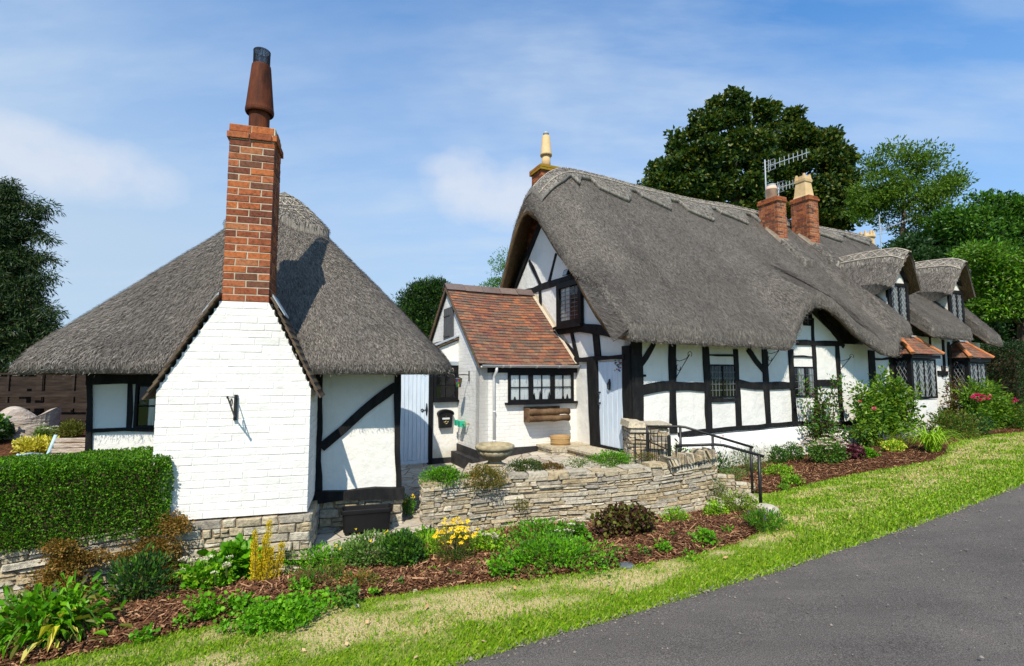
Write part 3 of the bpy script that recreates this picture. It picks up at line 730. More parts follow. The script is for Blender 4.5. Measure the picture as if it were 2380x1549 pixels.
# front door in the gable wall
da0, dz0 = -1.03, .50; da1 = -.235
dm = MB(); npl = 5
for k in range(npl):
    x0 = da0 + (da1 - da0) * k / npl; x1 = da0 + (da1 - da0) * (k + 1) / npl
    dm.cbox(GAB, x0 + .002, x1 - .002, -.03, .0, dz0 + .04, 2.25, .006)
dr = dm.build('door', M['blue'], mc)
kn = MB(); c = GAB.p(-.63, -.045, 1.80)
kn.tube([c + Vector((0, 0, .10)), c + Vector((0, 0, .02)), c + Vector((0, 0, -.12))], [.012, .03, .018], 8); kn.tube([c + GAB.A * (.05 * math.sin(t)) - GAB.B * .02 + Vector((0, 0, -.04 - .07 * math.cos(t))) for t in np.linspace(0, 6.28, 15)], .010, 6)
kn.build('door_knocker', M['iron'], dr, smooth=True)
for z in (1.62, 1.40): hd = MB(); hd.tube([GAB.p(da0 + .06, -.03, z), GAB.p(da0 + .06, -.085, z), GAB.p(da0 + .11, -.085, z)], .018, 8); hd.build('door_handle', M['iron'], dr, smooth=True)
ds = MB(); ds.box(GAB, da0 - .06, da1 + .04, -.06, .02, dz0 - .08, dz0 + .035); ds.build('door_sill', M['blackgloss'], mc)
# ---- the roof
BR = 3.55
EA = np.array([-1, 0, 1, 2, 3.0, 3.7, 3.95, 4.15, 4.4, 4.7, 5.1, 5.5, 5.9, 6.3, 6.8, 7.2, 7.6, 7.82, 7.95, 8.1, 9, 10, 11, 12, 12.7, 13.3])
EZ = np.array([2.60, 2.58, 2.56, 2.55, 2.54, 2.5, 2.54, 2.85, 3.25, 3.48, 3.5, 3.38, 3.14, 2.88, 2.62, 2.46, 2.41, 2.43, 2.66, 2.92, 2.98, 2.97, 2.94, 2.92, 2.86, 2.78])
NOT = [(8.62, 9.58), (11.64, 12.50)]
def notch(a):
    r = 0
    for x, y in NOT: r = max(r, float(sstep(x - .05, x + .03, a) * (1 - sstep(y - .03, y + .05, a))))
    return r
def ridge_z(a): return 7.38 - .022 * max(a, 0) + .03 * math.sin(a * 1.1)
def Hm(a, b):
    q = abs(b - BR); m = 1.135 if b < BR else 1.16
    z = ridge_z(a) - m * (math.sqrt(q * q + .09) - .3)
    z += .10 * (float(fbm(a * .55 + 3, b * .7 + 9, 2)) - .5)
    dr = .80 * min(1.25, max(0, (.75 - a) / 1.15)) ** 2
    fade = float(sstep(-.3, 1.6, b)) if b < BR else 1
    if b > BR: z -= .38 * float(sstep(4.2, 5.2, b)) * max(0, min(1, (.6 - a) / .8))
    return z - dr * fade
def eb(a):
    n = notch(a); base = -.55 - .06 * float(sstep(6.2, 7.0, a) * (1 - sstep(7.8, 8.0, a)))
    return base * (1 - n) + .72 * n
def ee(a):
    n = notch(a); return float(np.interp(a, EA, EZ)) * (1 - n) + 4.05 * n
def ees(a): return sum(ee(a + q) for q in (-.6, -.4, -.2, 0, .2, .4, .6)) / 7
def topz(a, b):
    e0, z0 = eb(a), ee(a)
    if 3.3 < a < 8.3 and b - e0 > .15:
        k_ = float(sstep(.15, 1.1, b - e0)); z0 = z0 * (1 - k_) + ees(a) * k_
    fr = float(sstep(7.9, 8.4, a)); bm_ = max(0.0, min(1.0, (ees(a) - 2.55) / .75)) * (1 - fr) * (1 if 3.3 < a < 8.4 else 0); w = float(sstep(e0 + .05, e0 + 1.75 + .8 * fr + 1.3 * bm_, b))
    return (z0 + .40 + (.92 + .22 * fr - .12 * bm_) * (b - e0)) * (1 - w) + Hm(a, b) * w
def skew(a, b): return a + .44 * float(sstep(8.8, 13.15, a)) * (b + .5) / 4.0 * 1.0 * (1 if a > 8.8 else 0)
As = sorted(set([round(x, 3) for x in np.concatenate([np.linspace(-.42, 3.6, 44), np.linspace(3.65, 8.3, 84), np.linspace(8.35, 13.25, 90), [8.57, 8.6, 8.62, 8.65, 9.55, 9.58, 9.61, 9.63, 11.59, 11.62, 11.64, 11.67, 12.47, 12.5, 12.53, 12.55]])]))
ends = [(-.47, .10), (-.45, .035)]
cols = [(-.475, .17)] + ends + [(a, 0) for a in As] + [(13.27, .04), (13.30, .14)]
TB = np.linspace(.10, 1, 30)
Pm, Um = [], []
UB = [-.6, -.22, .14, .4, .96, 1.37, 2.05, 2.96, 3.5]; UZ = [2.58, 2.64, 2.79, 2.98, 3.61, 4.14, 4.76, 5.76, 6.08]
for a, ins in cols:
    e0, z0 = eb(a), ee(a); tv = .40; t = []
    lip = [(e0 + .45, z0 + (.42 if a > .2 else .10)), (e0 + .10, z0 + .015), (e0 + .03, z0), (e0, z0 + .05), (e0 + .005, z0 + .22), (e0 + .04, z0 + .36)]
    for b, z in lip: t.append((b, z + (ins if z < z0 + .1 else -ins * .5)))
    for k in TB:
        b = e0 + .02 + (7.35 - e0) * k; t.append((b, topz(a, b) - ins))
    bk = t[-1][0]; t.append((bk + .04, t[-1][1] - .2)); t.append((bk - .05, t[-1][1] - .18 + 2 * ins))
    for k in TB[::-1][1:]:
        b = e0 + .02 + (7.35 - e0) * k
        if a < .2 and b < 3.4: wv = min(1, (.2 - a) / .25); zu = float(np.interp(b, UB, UZ)); zn = topz(a, max(b, e0 + .75)) - tv; t.append((b, (zu * wv + zn * (1 - wv)) + ins))
        elif b > e0 + .75: t.append((b, topz(a, b) - tv - .04 * (b > 2) + ins))
        else: t.append((e0 + .6, topz(a, e0 + .75) - tv - .12 + ins))
    col = []
    for b, z in t: col.append(MAIN.p(skew(a, b), b, z))
    Pm.append(col); s = 0; uu = [(a, 0)]
    for i in range(1, len(col)): s += (col[i] - col[i - 1]).length; uu.append((a, s))
    Um.append(uu)
Pm = np.array(Pm); Um = np.array(Um)
nl, nt = 6, len(TB); i0 = 2; i1 = nl + nt + 2
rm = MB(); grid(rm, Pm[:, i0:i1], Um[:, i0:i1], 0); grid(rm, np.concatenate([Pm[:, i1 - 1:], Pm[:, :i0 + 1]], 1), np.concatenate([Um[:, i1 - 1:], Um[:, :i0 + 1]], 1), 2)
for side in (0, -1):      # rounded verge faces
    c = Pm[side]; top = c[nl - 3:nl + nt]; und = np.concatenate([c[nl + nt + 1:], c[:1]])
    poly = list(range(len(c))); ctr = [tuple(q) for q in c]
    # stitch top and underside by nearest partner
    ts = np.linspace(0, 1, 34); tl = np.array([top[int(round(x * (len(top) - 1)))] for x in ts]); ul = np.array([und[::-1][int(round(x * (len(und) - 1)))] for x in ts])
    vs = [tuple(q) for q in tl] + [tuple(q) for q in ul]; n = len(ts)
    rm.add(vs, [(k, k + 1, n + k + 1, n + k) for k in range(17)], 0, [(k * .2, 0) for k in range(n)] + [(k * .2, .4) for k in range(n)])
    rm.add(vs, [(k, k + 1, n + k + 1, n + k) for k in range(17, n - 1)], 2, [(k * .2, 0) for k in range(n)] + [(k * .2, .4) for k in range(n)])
top = Pm[1:-1, nl - 1:nl + 18]
straws(rm, top, 210000, .07, .0029, lift=.0, spread=.3)
straws(rm, Pm[1:-1, nl - 3:nl + 4], 50000, .055, .0029, lift=.0, spread=.3)
straws(rm, Pm[:8, nl - 1:nl + 16], 9000, .05, .003, lift=.0, spread=.3)
for lo, hi in ((-.45, 3.9), (3.9, 8.0), (8.0, 8.55), (9.65, 11.55), (12.55, 13.2)):
    idx = [i for i, (a, n_) in enumerate(cols) if lo <= a <= hi]; E = Pm[idx, 3]; O = np.tile(np.array(-MAIN.B), (len(E), 1)); fringe(rm, E, O, int(1500 * (hi - lo) / 2), .035, .0035)
E = Pm[1, nl - 2:nl + 17]; fringe(rm, E, np.tile(np.array(-MAIN.A), (len(E), 1)), 2500, .035, .0032)
mroof = rm.build('thatched_roof', [M['thatch'], M['straw'], M['thatchu']], mc, smooth=True)
def mtop(a, b, lift=0.0):
    e = .04; n = Vector((0, -(topz(a, b + e) - topz(a, b - e)) / (2 * e), 1)).normalized()
    p = MAIN.p(skew(a, b), b, topz(a, b)); return p + (MAIN.B * n.y + Vector((0, 0, n.z))) * lift
# scalloped ridge layer
def wf(a):
    k = (a - 2.0) / 1.5; fr = (k + .5) % 1.0 - .5; odd = int(math.floor(k + .5)) % 2
    # each tongue slopes down gently on one side and is cut off on the other
    x = fr / .28 if fr > 0 else -fr / .72
    s = max(0, 1 - x); s = s ** (1.0 if odd else .55)
    if a < .62: return .50 + .12 * float(sstep(.62, .3, a))
    return .50 + (.50 if odd else .58) * s * (.6 if a > 8 else 1)
rc = MB(); ca = np.concatenate([np.linspace(-.32, 13.15, 420)]); RW = 9
Q = np.zeros((len(ca), RW + 6, 3)); UU = np.zeros((len(ca), RW + 6, 2))
for i, a in enumerate(ca):
    w = wf(a); bs = [(BR - w + .02, -.01), (BR - w, .055), (BR - w + .025, .10)] + [(BR - w + .035 + (w - .035) * k / (RW - 1), .11) for k in range(1, RW)] + [(BR + .2, .11), (BR + .5, .11), (BR + .8, .11), (BR + .82, 0)]
    for j, (b, l) in enumerate(bs[:RW + 6]):
        Q[i, j] = mtop(a, b, l); UU[i, j] = (a, b * 1.4)
Q = Q[:, :len(bs)]; UU = UU[:, :len(bs)]
grid(rc, Q, UU, 0); straws(rc, Q[:, 2:-2], 16000, .09, .005)
for i in (0, len(ca) - 1):
    c = Q[i]; base = [mtop(ca[i], b, -.02) for b in np.linspace(BR - wf(ca[i]), BR + .82, len(c))]; n = len(c)
    rc.add([tuple(x) for x in c] + [tuple(x) for x in base], [(k, k + 1, n + k + 1, n + k) for k in range(n - 1)])
cap = rc.build('ridge_cap', [M['ridge'], M['straw']], mroof, smooth=True)
sp = MB(); rl = lambda pts, r=.012: sp.tube([mtop(a, b, .122) for a, b in pts], r, 4)
for d in (.10, .42): rl([(a, BR - d) for a in np.linspace(-.3, 13.05, 150)])
k = -.25
while k < 13: rl([(k, BR - .10), (k + .28, BR - .42)]); rl([(k + .28, BR - .10), (k, BR - .42)]); k += .32
for q in range(8):
    a = 2.0 + 1.5 * q
    if a < 12: rl([(a - .75, BR - .5), (a - .25, BR - .80), (a + .1, BR - .86)], .007); rl([(a - .7, BR - .44), (a - .1, BR - .62), (a + .2, BR - .5)], .007)
sp.build('hazel_spars', M['spar'], mroof)
# ---- chimneys
def on_roof(u, v):
    d = ray(u, v); t = 5.0
    while t < 40:
        w = EYE + d * t; a, b, z = MAIN.loc(w)
        if -1 < b < 8 and -1 < a < 14 and z < topz(a, b): return a, b, z
        t += .02
    return 0, 0, 0
M['pad'] = solid('sooty_mortar', [(.15, .12, .095), (.27, .22, .17)], 8, .95, .5, 40, .01)
def roof_stack(ub, vb, vt, sa, sb, pot):
    a, b, z = on_roof(ub, vb); y = at_y(ub, vt, MAIN.p(a, b, 0).y).z
    s = MB(); zb = z - .5; bricks(s, MAIN, zb, y - .16, lambda q: (a, a + sa, b, b + sb), .075, .225, .010, .1)
    s.box(MAIN, a + .006, a + sa - .006, b + .006, b + sb - .006, zb, y - .02, 1)
    st = s.build('chimney_stack', [M['brick'], M['mortar']], mc)
    h = MB(); bricks(h, MAIN, y - .158, y - .08, lambda q: (a - .035, a + sa + .035, b - .035, b + sb + .035), .078, .225, .01, .12); bricks(h, MAIN, y - .078, y, lambda q: (a - .015, a + sa + .015, b - .015, b + sb + .015), .078, .225, .01, .12)
    h.box(MAIN, a, a + sa, b, b + sb, y - .15, y - .004, 1); h.build('chimney_head', [M['brick'], M['mortar']], st)
    c = MAIN.p(a + sa / 2, b + sb / 2, y)
    p = MB()
    if pot == 'round':
        p.lathe(c, [(.155, -.01), (.15, .28), (.165, .29), (.165, .33), (.145, .34), (.14, .40), (.11, .405)], 22); po = p.build('chimney_pot', M['potpink'], st, smooth=True)
        q = MB(); q.lathe(c, [(.125, .40), (.13, .46), (.06, .47)], 18); q.build('pot_cowl', M['lead'], st)
    else:
        for z0, z1, w0, w1 in ((-.01, .06, .22, .20), (.06, .50, .20, .155), (.50, .58, .18, .19), (.58, .70, .14, .14)):
            p.hexa([c + MAIN.A * (x * w0) + MAIN.B * (yy * w0) + Vector((0, 0, z0)) for x, yy in ((-1, -1), (1, -1), (1, 1), (-1, 1))] + [c + MAIN.A * (x * w1) + MAIN.B * (yy * w1) + Vector((0, 0, z1)) for x, yy in ((-1, -1), (1, -1), (1, 1), (-1, 1))])
        for x, yy in ((-1, -1), (1, -1), (1, 1), (-1, 1)):
            p.hexa([c + MAIN.A * (x * .13 + dx) + MAIN.B * (yy * .13 + dy) + Vector((0, 0, zz)) for zz, s_ in ((.58, 1), (.76, .5)) for dx, dy in ((-.045 * s_, -.045 * s_), (.045 * s_, -.045 * s_), (.045 * s_, .045 * s_), (-.045 * s_, .045 * s_))])
        po = p.build('chimney_pot', M['pot'], st)
    # thatched pad and mortar flaunching below the stack
    f = MB(); n = 12
    f.add([MAIN.p(a - .08, b - .10, topz(a, b - .1) + .03), MAIN.p(a + sa + .08, b - .10, topz(a, b - .1) + .02), MAIN.p(a + sa + .015, b - .012, z + .10), MAIN.p(a - .015, b - .012, z + .10)], [(0, 1, 2, 3)])
    f.add([MAIN.p(a - .08, b - .10, topz(a, b - .1) + .02), MAIN.p(a - .015, b - .012, z + .16), MAIN.p(a - .012, b + sb * .6, topz(a, b + sb * .6) + .10), MAIN.p(a - .09, b + sb * .6, topz(a, b + sb * .6) + .02)], [(0, 1, 2, 3)])
    f.build('flaunching', M['pad'], st)
    pd = MB(); Qp = np.zeros((9, 8, 3)); Up = np.zeros((9, 8, 2))
    for i in range(9):
        for j in range(8):
            x = a - .12 + (sa + .2) * i / 8; yb = b - .08 - .78 * (7 - j) / 7
            l = .13 if 0 < i < 8 and j > 0 else -.02
            Qp[i, j] = mtop(x, yb, l); Up[i, j] = (x, yb * 1.4)
    grid(pd, Qp, Up, 0); straws(pd, Qp, 1500, .08, .005); pd.build('thatch_pad', [M['ridge'], M['straw']], mroof, smooth=True)
    return a, b, y, st
A1 = roof_stack(1810, 560, 454, .40, .64, 'round'); A2 = roof_stack(1885, 570, 452, .44, .62, 'square')
# gable stack behind the ridge end with a tall two piece pot
ga, gz = MAIN.on(1273, 391, 4.15); s = MB()
bricks(s, MAIN, 5.4, gz - .17, lambda q: (ga - .32, ga + .30, 3.95, 4.5), .075, .225, .01, .1); bricks(s, MAIN, 5.4, 6.35, lambda q: (ga - .42, ga + .40, 3.9, 4.6), .075, .225, .01, .1)
s.box(MAIN, ga - .31, ga + .29, 3.96, 4.49, 5.4, gz - .05, 1)
st = s.build('chimney_stack', [M['brick'], M['mortar']], mc)
M['mossbrick'] = pieces('mossy_brick', [(.30, .10, .035), (.36, .12, .04), (.22, .07, .03)], .95, 16, .5, .5, 40, .01, .1, tint=((.26, .17, .02), 5, .40))
h = MB(); bricks(h, MAIN, gz - .168, gz - .02, lambda q: (ga - .37, ga + .35, 3.90, 4.55), .075, .225, .008, .12); h.box(MAIN, ga - .34, ga + .32, 3.93, 4.52, gz - .16, gz - .005); h.build('chimney_head', M['mossbrick'], st)
c = MAIN.p(ga - .01, 4.22, gz - .03); p = MB(); H_ = at_y(1276, 309, c.y).z - c.z
p.lathe(c, [(.125, 0), (.12, .42), (.06, .43)], 20); p.lathe(c, [(.13, .40), (.165, .395), (.165, .45), (.15, .48), (.112, H_ - .12), (.10, H_ - .10)], 20); po = p.build('chimney_pot', M['pot'], st, smooth=True)
q = MB(); q.lathe(c, [(.07, H_ - .12), (.075, H_ - .05), (.085, H_ - .04), (.08, H_), (.05, H_ + .02)], 16); q.build('pot_cowl', M['lead'], st, smooth=True)
# far pot showing above the ridge
w = at_y(2014, 546, 21.0); p = MB(); p.lathe((w.x, w.y, w.z), [(.28, -1.4), (.27, -.18), (.33, -.15), (.33, -.08), (.24, -.05), (.22, .02)], 8)
for k in range(8): t = 2 * math.pi * k / 8; p.tube([(w.x + .24 * math.cos(t), w.y + .24 * math.sin(t), w.z - .1), (w.x + .24 * math.cos(t), w.y + .24 * math.sin(t), w.z + .12)], [.06, .04], 5)
p.build('chimney_pot', M['pot'], mc)
# ---- dormers
def dormer(a0, a1, uw):
    ac = (a0 + a1) / 2 + uw; hw = .70
    d = MB(); nq = 22; nb = 14; Qd = np.zeros((nb, nq, 3)); Ud = np.zeros((nb, nq, 2)); Qu = np.zeros((nb, nq, 3))
    zt = 5.29
    for i in range(nb):
        k = i / (nb - 1); b = -.37 + 2.4 * k
        for j in range(nq):
            x = -1 + 2 * j / (nq - 1); wv = hw * (1 + .12 * k)
            sh = abs(x); prof = zt + .10 * math.sin(k * 2.2) - .02 * k - .95 * (math.sqrt(sh * sh + .035) - .187) * 1.15
            ro = .12 * max(0, 1 - i / 2.2) ** 1.6
            tip = 1 - .03 * (i == 0)
            Qd[i, j] = MAIN.p(ac + x * wv * tip, b + .10 * sh * (1 - k), prof - ro); Ud[i, j] = (b, 4 + x)
            Qu[i, j] = MAIN.p(ac + x * (wv - .015) * (.93 if i else .92), b + .02 + .10 * sh * (1 - k), prof - (.15 + .21 * min(1, i / 3.0)) + .04 * sh + ro * .1)
    grid(d, Qd, Ud, 0); grid(d, Qu[:, ::-1], Ud, 2)
    # front rounded face and the two eave edges
    for A_, B_ in ((Qd[0], Qu[0]), (Qd[:, 0], Qu[:, 0]), (Qd[:, -1], Qu[:, -1])):
        n = len(A_); d.add([tuple(x) for x in A_] + [tuple(x) for x in B_], [(k, k + 1, n + k + 1, n + k) for k in range(n - 1)], 2 if A_ is Qd[0] else 0, [(k * .2, 0) for k in range(n)] + [(k * .2, .4) for k in range(n)])
    straws(d, np.swapaxes(Qd[:, :nq // 2 + 1], 0, 0), 5000, .10, .005); straws(d, Qd[:, nq // 2:][:, ::-1], 2500, .10, .005)
    dt = d.build('dormer_thatch', [M['thatch'], M['straw'], M['thatchu']], mroof, smooth=True)
    # patterned cap on the hood
    c = MB(); Qc = np.zeros((nb, 13, 3)); Uc_ = np.zeros((nb, 13, 2))
    for i in range(nb):
        k = i / (nb - 1); b = -.38 + 2.0 * k
        for j in range(13):
            x = -.44 + .88 * j / 12; sh = abs(x); wv = hw * (1 + .12 * k)
            l = .10 if 0 < j < 12 else -.01
            Qc[i, j] = MAIN.p(ac + x * wv, b + .10 * sh * (1 - k), zt + .10 * math.sin(k * 2.2) - .02 * k - .95 * (math.sqrt(sh * sh + .035) - .187) * 1.15 + l - .13 * max(0, 1 - i / 2.2) ** 1.6); Uc_[i, j] = (b, x)
    grid(c, Qc, Uc_, 0); straws(c, Qc, 1500, .08, .005); cp = c.build('dormer_ridge_cap', [M['ridge'], M['straw']], mroof, smooth=True)
    s = MB(); g = lambda i, j: Vector(Qc[min(i, nb - 1), j]) + Vector((0, 0, .022))
    for side in ((1, 5), (7, 11)):
        for j in side: s.tube([g(i, j) for i in range(nb)], .016, 4)
        for i in range(0, nb - 2, 2): s.tube([g(i, side[0]), g(i + 2, side[1])], .015, 4); s.tube([g(i + 2, side[0]), g(i, side[1])], .015, 4)
    s.build('dormer_spars', M['spar'], mroof)
    # front: white gablet, black frame, leaded window, boarded apron, white cheeks
    f = MB(); f.prism(MAIN, [(a0 - .02, 3.1), (a1 + .02, 3.1), (a1 + .02, 4.55), (ac, 5.06), (a0 - .02, 4.55)], .02, .12)
    f.box(MAIN, a0 - .03, a0 + .01, .02, 1.2, 3.2, 4.62); f.box(MAIN, a1 - .01, a1 + .03, .02, 1.2, 3.2, 4.62)
    f.build('dormer_wall', M['white'], mc)
    for x in (a0 + .02, a1 - .02): timber(MAIN, mc, [(x, 3.15), (x, 4.6)], .09, 0.02, .05, 'dormer_post', px=False)
    timber(MAIN, mc, [(a0 - .02, 4.44), (a1 + .02, 4.44)], .07, .02, .05, 'dormer_beam', px=False)
    timber(MAIN, mc, [(a0 - .12, 4.46), (ac, 5.04)], .09, .0, .08, 'bargeboard', px=False); timber(MAIN, mc, [(ac, 5.04), (a1 + .12, 4.46)], .09, .0, .08, 'bargeboard', px=False)
    window(MAIN, mc, a0 + .06, a1 - .06, 3.34, 4.41, .0, .035, 2, 3, 7, lead=True, diamond=True, curtain='right', proud=.04)
    ap = MB(); ap.box(MAIN, a0 - .02, a1 + .02, -.06, .02, 3.0, 3.33); ap.build('dormer_apron', M['blackgloss'], mc)
dormer(8.66, 9.54, -.03); dormer(11.68, 12.46, -.12)
# ---- bay windows with little tiled roofs
def bay(a0, a1, dep, z0, z1):
    w = MB(); w.box(MAIN, a0, a1, -dep, .0, .1, z0 - .02); w.build('bay_wall', M['wbrick'], mc)
    SD = Fr(MAIN.p(a0, 0, 0).x, MAIN.p(a0, 0, 0).y, 25.5 - 90)      # left cheek: a from the wall outwards
    window(MAIN, mc, a0 + .03, a1 - .0, z0, z1, -dep, .05, 2, 3, 5, lead=True, diamond=True, curtain='sides', name='bay_window', mull=.035, proud=.03)
    window(SD, mc, .03, dep - .0, z0, z1, 0, .05, 1, 3, 5, lead=True, diamond=True, name='bay_window', proud=.03)
    pz = MB(); pz.box(MAIN, a0 - .035, a0 + .06, -dep - .035, -dep + .06, z0 - .03, z1 + .02); pz.build('corner_post', M['blackgloss'], mc)
    core = MB(); core.box(MAIN, a0 + .02, a1 - .02, -dep + .02, .0, z0, z1); core.build('bay_shade_core', M['dark'], mc)  # solid block coloured near black for the shade inside the bay
    h = MB(); h.box(MAIN, a0 - .10, a1 + .10, -dep - .10, .0, z1 + .01, z1 + .10); h.build('bay_head', M['blackgloss'], mc)
    # hipped tile roof
    e0, e1, ed, ze, zr, ra = a0 - .16, a1 + .16, -dep - .16, z1 + .11, z1 + .62, .42
    t = MB(); n = 7
    for i in range(n):
        k0, k1 = i / n, (i + 1.35) / n
        def ring(k): return (e0 + ra * k, e1 - ra * k, ed + (.16 + dep) * k * .98, ze + (zr - ze) * k)
        l0, l1 = ring(k0), ring(min(k1, 1.05))
        m = max(2, int((l0[1] - l0[0]) / .15))
        for q in range(m):       # front slope
            x0 = l0[0] + (l0[1] - l0[0]) * q / m; x1 = l0[0] + (l0[1] - l0[0]) * (q + 1) / m - .004
            y0 = l1[0] + (l1[1] - l1[0]) * q / m; y1 = l1[0] + (l1[1] - l1[0]) * (q + 1) / m - .004
            j = random.uniform(0, .006)
            t.hexa([MAIN.p(x0, l0[2], l0[3] + .012 + j), MAIN.p(x1, l0[2], l0[3] + .012 + j), MAIN.p(y1, l1[2], l1[3] - .006), MAIN.p(y0, l1[2], l1[3] - .006),
                    MAIN.p(x0, l0[2], l0[3] + .028 + j), MAIN.p(x1, l0[2], l0[3] + .028 + j), MAIN.p(y1, l1[2], l1[3] + .008), MAIN.p(y0, l1[2], l1[3] + .008)])
        for s, (ea, eb_) in ((0, (l0[0], l1[0])), (1, (l0[1], l1[1]))):
            m2 = max(1, int(-l0[2] / .15))
            for q in range(m2):
                x0 = l0[2] * (1 - q / m2); x1 = l0[2] * (1 - (q + 1) / m2) - .004; y0 = l1[2] * (1 - q / m2); y1 = l1[2] * (1 - (q + 1) / m2) - .004
                t.hexa([MAIN.p(ea, x0, l0[3] + .012), MAIN.p(ea, x1, l0[3] + .012), MAIN.p(eb_, y1, l1[3] - .006), MAIN.p(eb_, y0, l1[3] - .006),
                        MAIN.p(ea, x0, l0[3] + .028), MAIN.p(ea, x1, l0[3] + .028), MAIN.p(eb_, y1, l1[3] + .008), MAIN.p(eb_, y0, l1[3] + .008)])
    t.prism(MAIN, [(e0 + .03, ze), (e1 - .03, ze), (e1 - ra, zr - .04), (e0 + ra, zr - .04)], -.05, .0)
    br_ = t.build('bay_roof', M['tile'], mc)
    nh = 3
    for s in (0, 1):
        hp = MB()
        A_ = MAIN.p(e0 + .01 if s == 0 else e1 - .01, ed + .01, ze + .03); B_ = MAIN.p(e0 + ra if s == 0 else e1 - ra, -.02, zr + .02)
        for i in range(nh): hp.tube([A_.lerp(B_, i / nh), A_.lerp(B_, (i + 1.04) / nh)], [.062, .052], 9, flat=.75)
        hp.build('hip_tile', M['tileo'], br_, smooth=False)
    fl = MB(); fl.box(MAIN, e0 + ra - .1, e1 - ra + .1, -.10, .0, zr - .01, zr + .03); fl.build('flashing', M['lead'], br_)
bay(8.70, 9.86, .40, 1.36, 2.40); bay(11.56, 12.52, .40, 1.30, 2.34)
# ---------------------------------------------------------------- the tiled annex between the two thatched buildings
ax = thing('tiled_annex', 'low white brick annex with a mottled red clay tile roof and lace curtained window', 'building', ANX.p(1.1, 1.5, 0))
XE, XR, XZ = 2.352, 2.10, 4.16       # right end, ridge depth, ridge height
w = MB(); w.prism(ANX, [(0, .1), (XE, .1), (XE, 2.16), (0, 2.16)], 0, .2); w.build('front_wall', M['wbrick'], ax)
w = MB(); w.prism(ANG, [(-4.2, .0), (-.0, .0), (-.0, 2.12), (-XR, XZ - .05), (-4.2, 2.12)], .0, .2); w.build('gable_wall', M['wbrick'], ax)
w = MB(); w.box(ANX, -.022, XE, -.022, .02, .0, .455); w.box(ANX, -.024, .02, -.022, 1.32, .0, .43); w.box(ANX, -.16, -.024, -.02, 1.3, -.1, .27); w.build('tarred_plinth', M['tar'], ax)
# tiles
t = MB(); EZ0, EB0 = 2.20, -.13; sl = np.array([XR - EB0, XZ - EZ0]); SL = np.linalg.norm(sl); sl /= SL; nn = np.array([-sl[1], sl[0]]); rows = 27
for i in range(rows):
    s0 = SL * i / rows; s1 = s0 + .165; x = -.07 - (i % 2) * .085 + random.uniform(-.01, .01)
    sag = lambda a: -.03 * math.sin(max(0, min(1, a / XE)) * math.pi)
    while x < XE + .02:
        wd = .165 + random.uniform(-.004, .004); x0 = max(x, -.07); x1 = min(x + wd - .004, XE + .02); x += wd
        if x1 - x0 < .03: continue
        j = random.uniform(0, .009); tl = random.uniform(-.004, .004)
        def pt(a, s, h): return ANX.p(a, EB0 + sl[0] * s + nn[0] * h, EZ0 + sl[1] * s + nn[1] * h + sag(a))
        t.hexa([pt(x0, s0 + tl, .012 + j), pt(x1, s0 + tl + random.uniform(-.003, .003), .012 + j), pt(x1, s1, -.004), pt(x0, s1, -.004), pt(x0, s0 + tl, .028 + j), pt(x1, s0 + tl, .028 + j), pt(x1, s1, .010), pt(x0, s1, .010)])
for i in range(rows):       # back slope, plainer: long strips of tiles
    s0 = SL * i / rows; s1 = s0 + .165
    x = -.07 - (i % 2) * .085
    while x < XE:
        x0 = max(x, -.07); x1 = min(x + .161, XE); x += .165
        if x1 - x0 < .03: continue
        def pt(a, s, h): return ANX.p(a, 2 * XR - (EB0 + sl[0] * s + nn[0] * h), EZ0 + sl[1] * s + nn[1] * h)
        j = random.uniform(0, .006); t.hexa([pt(x0, s0, .012 + j), pt(x1, s0, .012 + j), pt(x1, s1, -.004), pt(x0, s1, -.004), pt(x0, s0, .028 + j), pt(x1, s0, .028 + j), pt(x1, s1, .01), pt(x0, s1, .01)])
tr = t.build('tile_roof', M['tile'], ax)
u = MB(); u.prism(ANG, [(-XR, XZ - .06), (.12, EZ0 - .02), (.12, EZ0 - .06), (-XR, XZ - .12), (-4.3, EZ0 - .06), (-4.3, EZ0 - .02)], -.05, XE); u.build('roof_boarding', M['fence'], ax)
r = MB(); n = 5
for i in range(n):
    a0 = -.09 + (XE + .07) * i / n; a1 = a0 + (XE + .07) / n - .012; z = XZ + .05 - .02 * math.sin((i + .5) / n * 3.14)
    for sg in (-1, 1):
        r.hexa([ANX.p(a0, XR, z + .02), ANX.p(a1, XR, z + .02), ANX.p(a1, XR + sg * .19, z - .155), ANX.p(a0, XR + sg * .19, z - .155), ANX.p(a0, XR, z + .042), ANX.p(a1, XR, z + .042), ANX.p(a1, XR + sg * .205, z - .14), ANX.p(a0, XR + sg * .205, z - .14)])
r.build('ridge_tile', M['ridgetile'], tr)
f = MB()      # mortar fillet where the roof meets the cottage gable
def ps(a, s, h): return ANX.p(a, EB0 + sl[0] * s + nn[0] * h, EZ0 + sl[1] * s + nn[1] * h)
f.hexa([ps(XE - .09, .02, .03), ps(XE, .02, .03), ps(XE, SL - .1, .03), ps(XE - .09, SL - .1, .03), ps(XE - .02, .02, .05), ps(XE, .02, .12), ps(XE, SL - .1, .12), ps(XE - .02, SL - .1, .05)]); f.build('mortar_fillet', M['mortar'], tr)
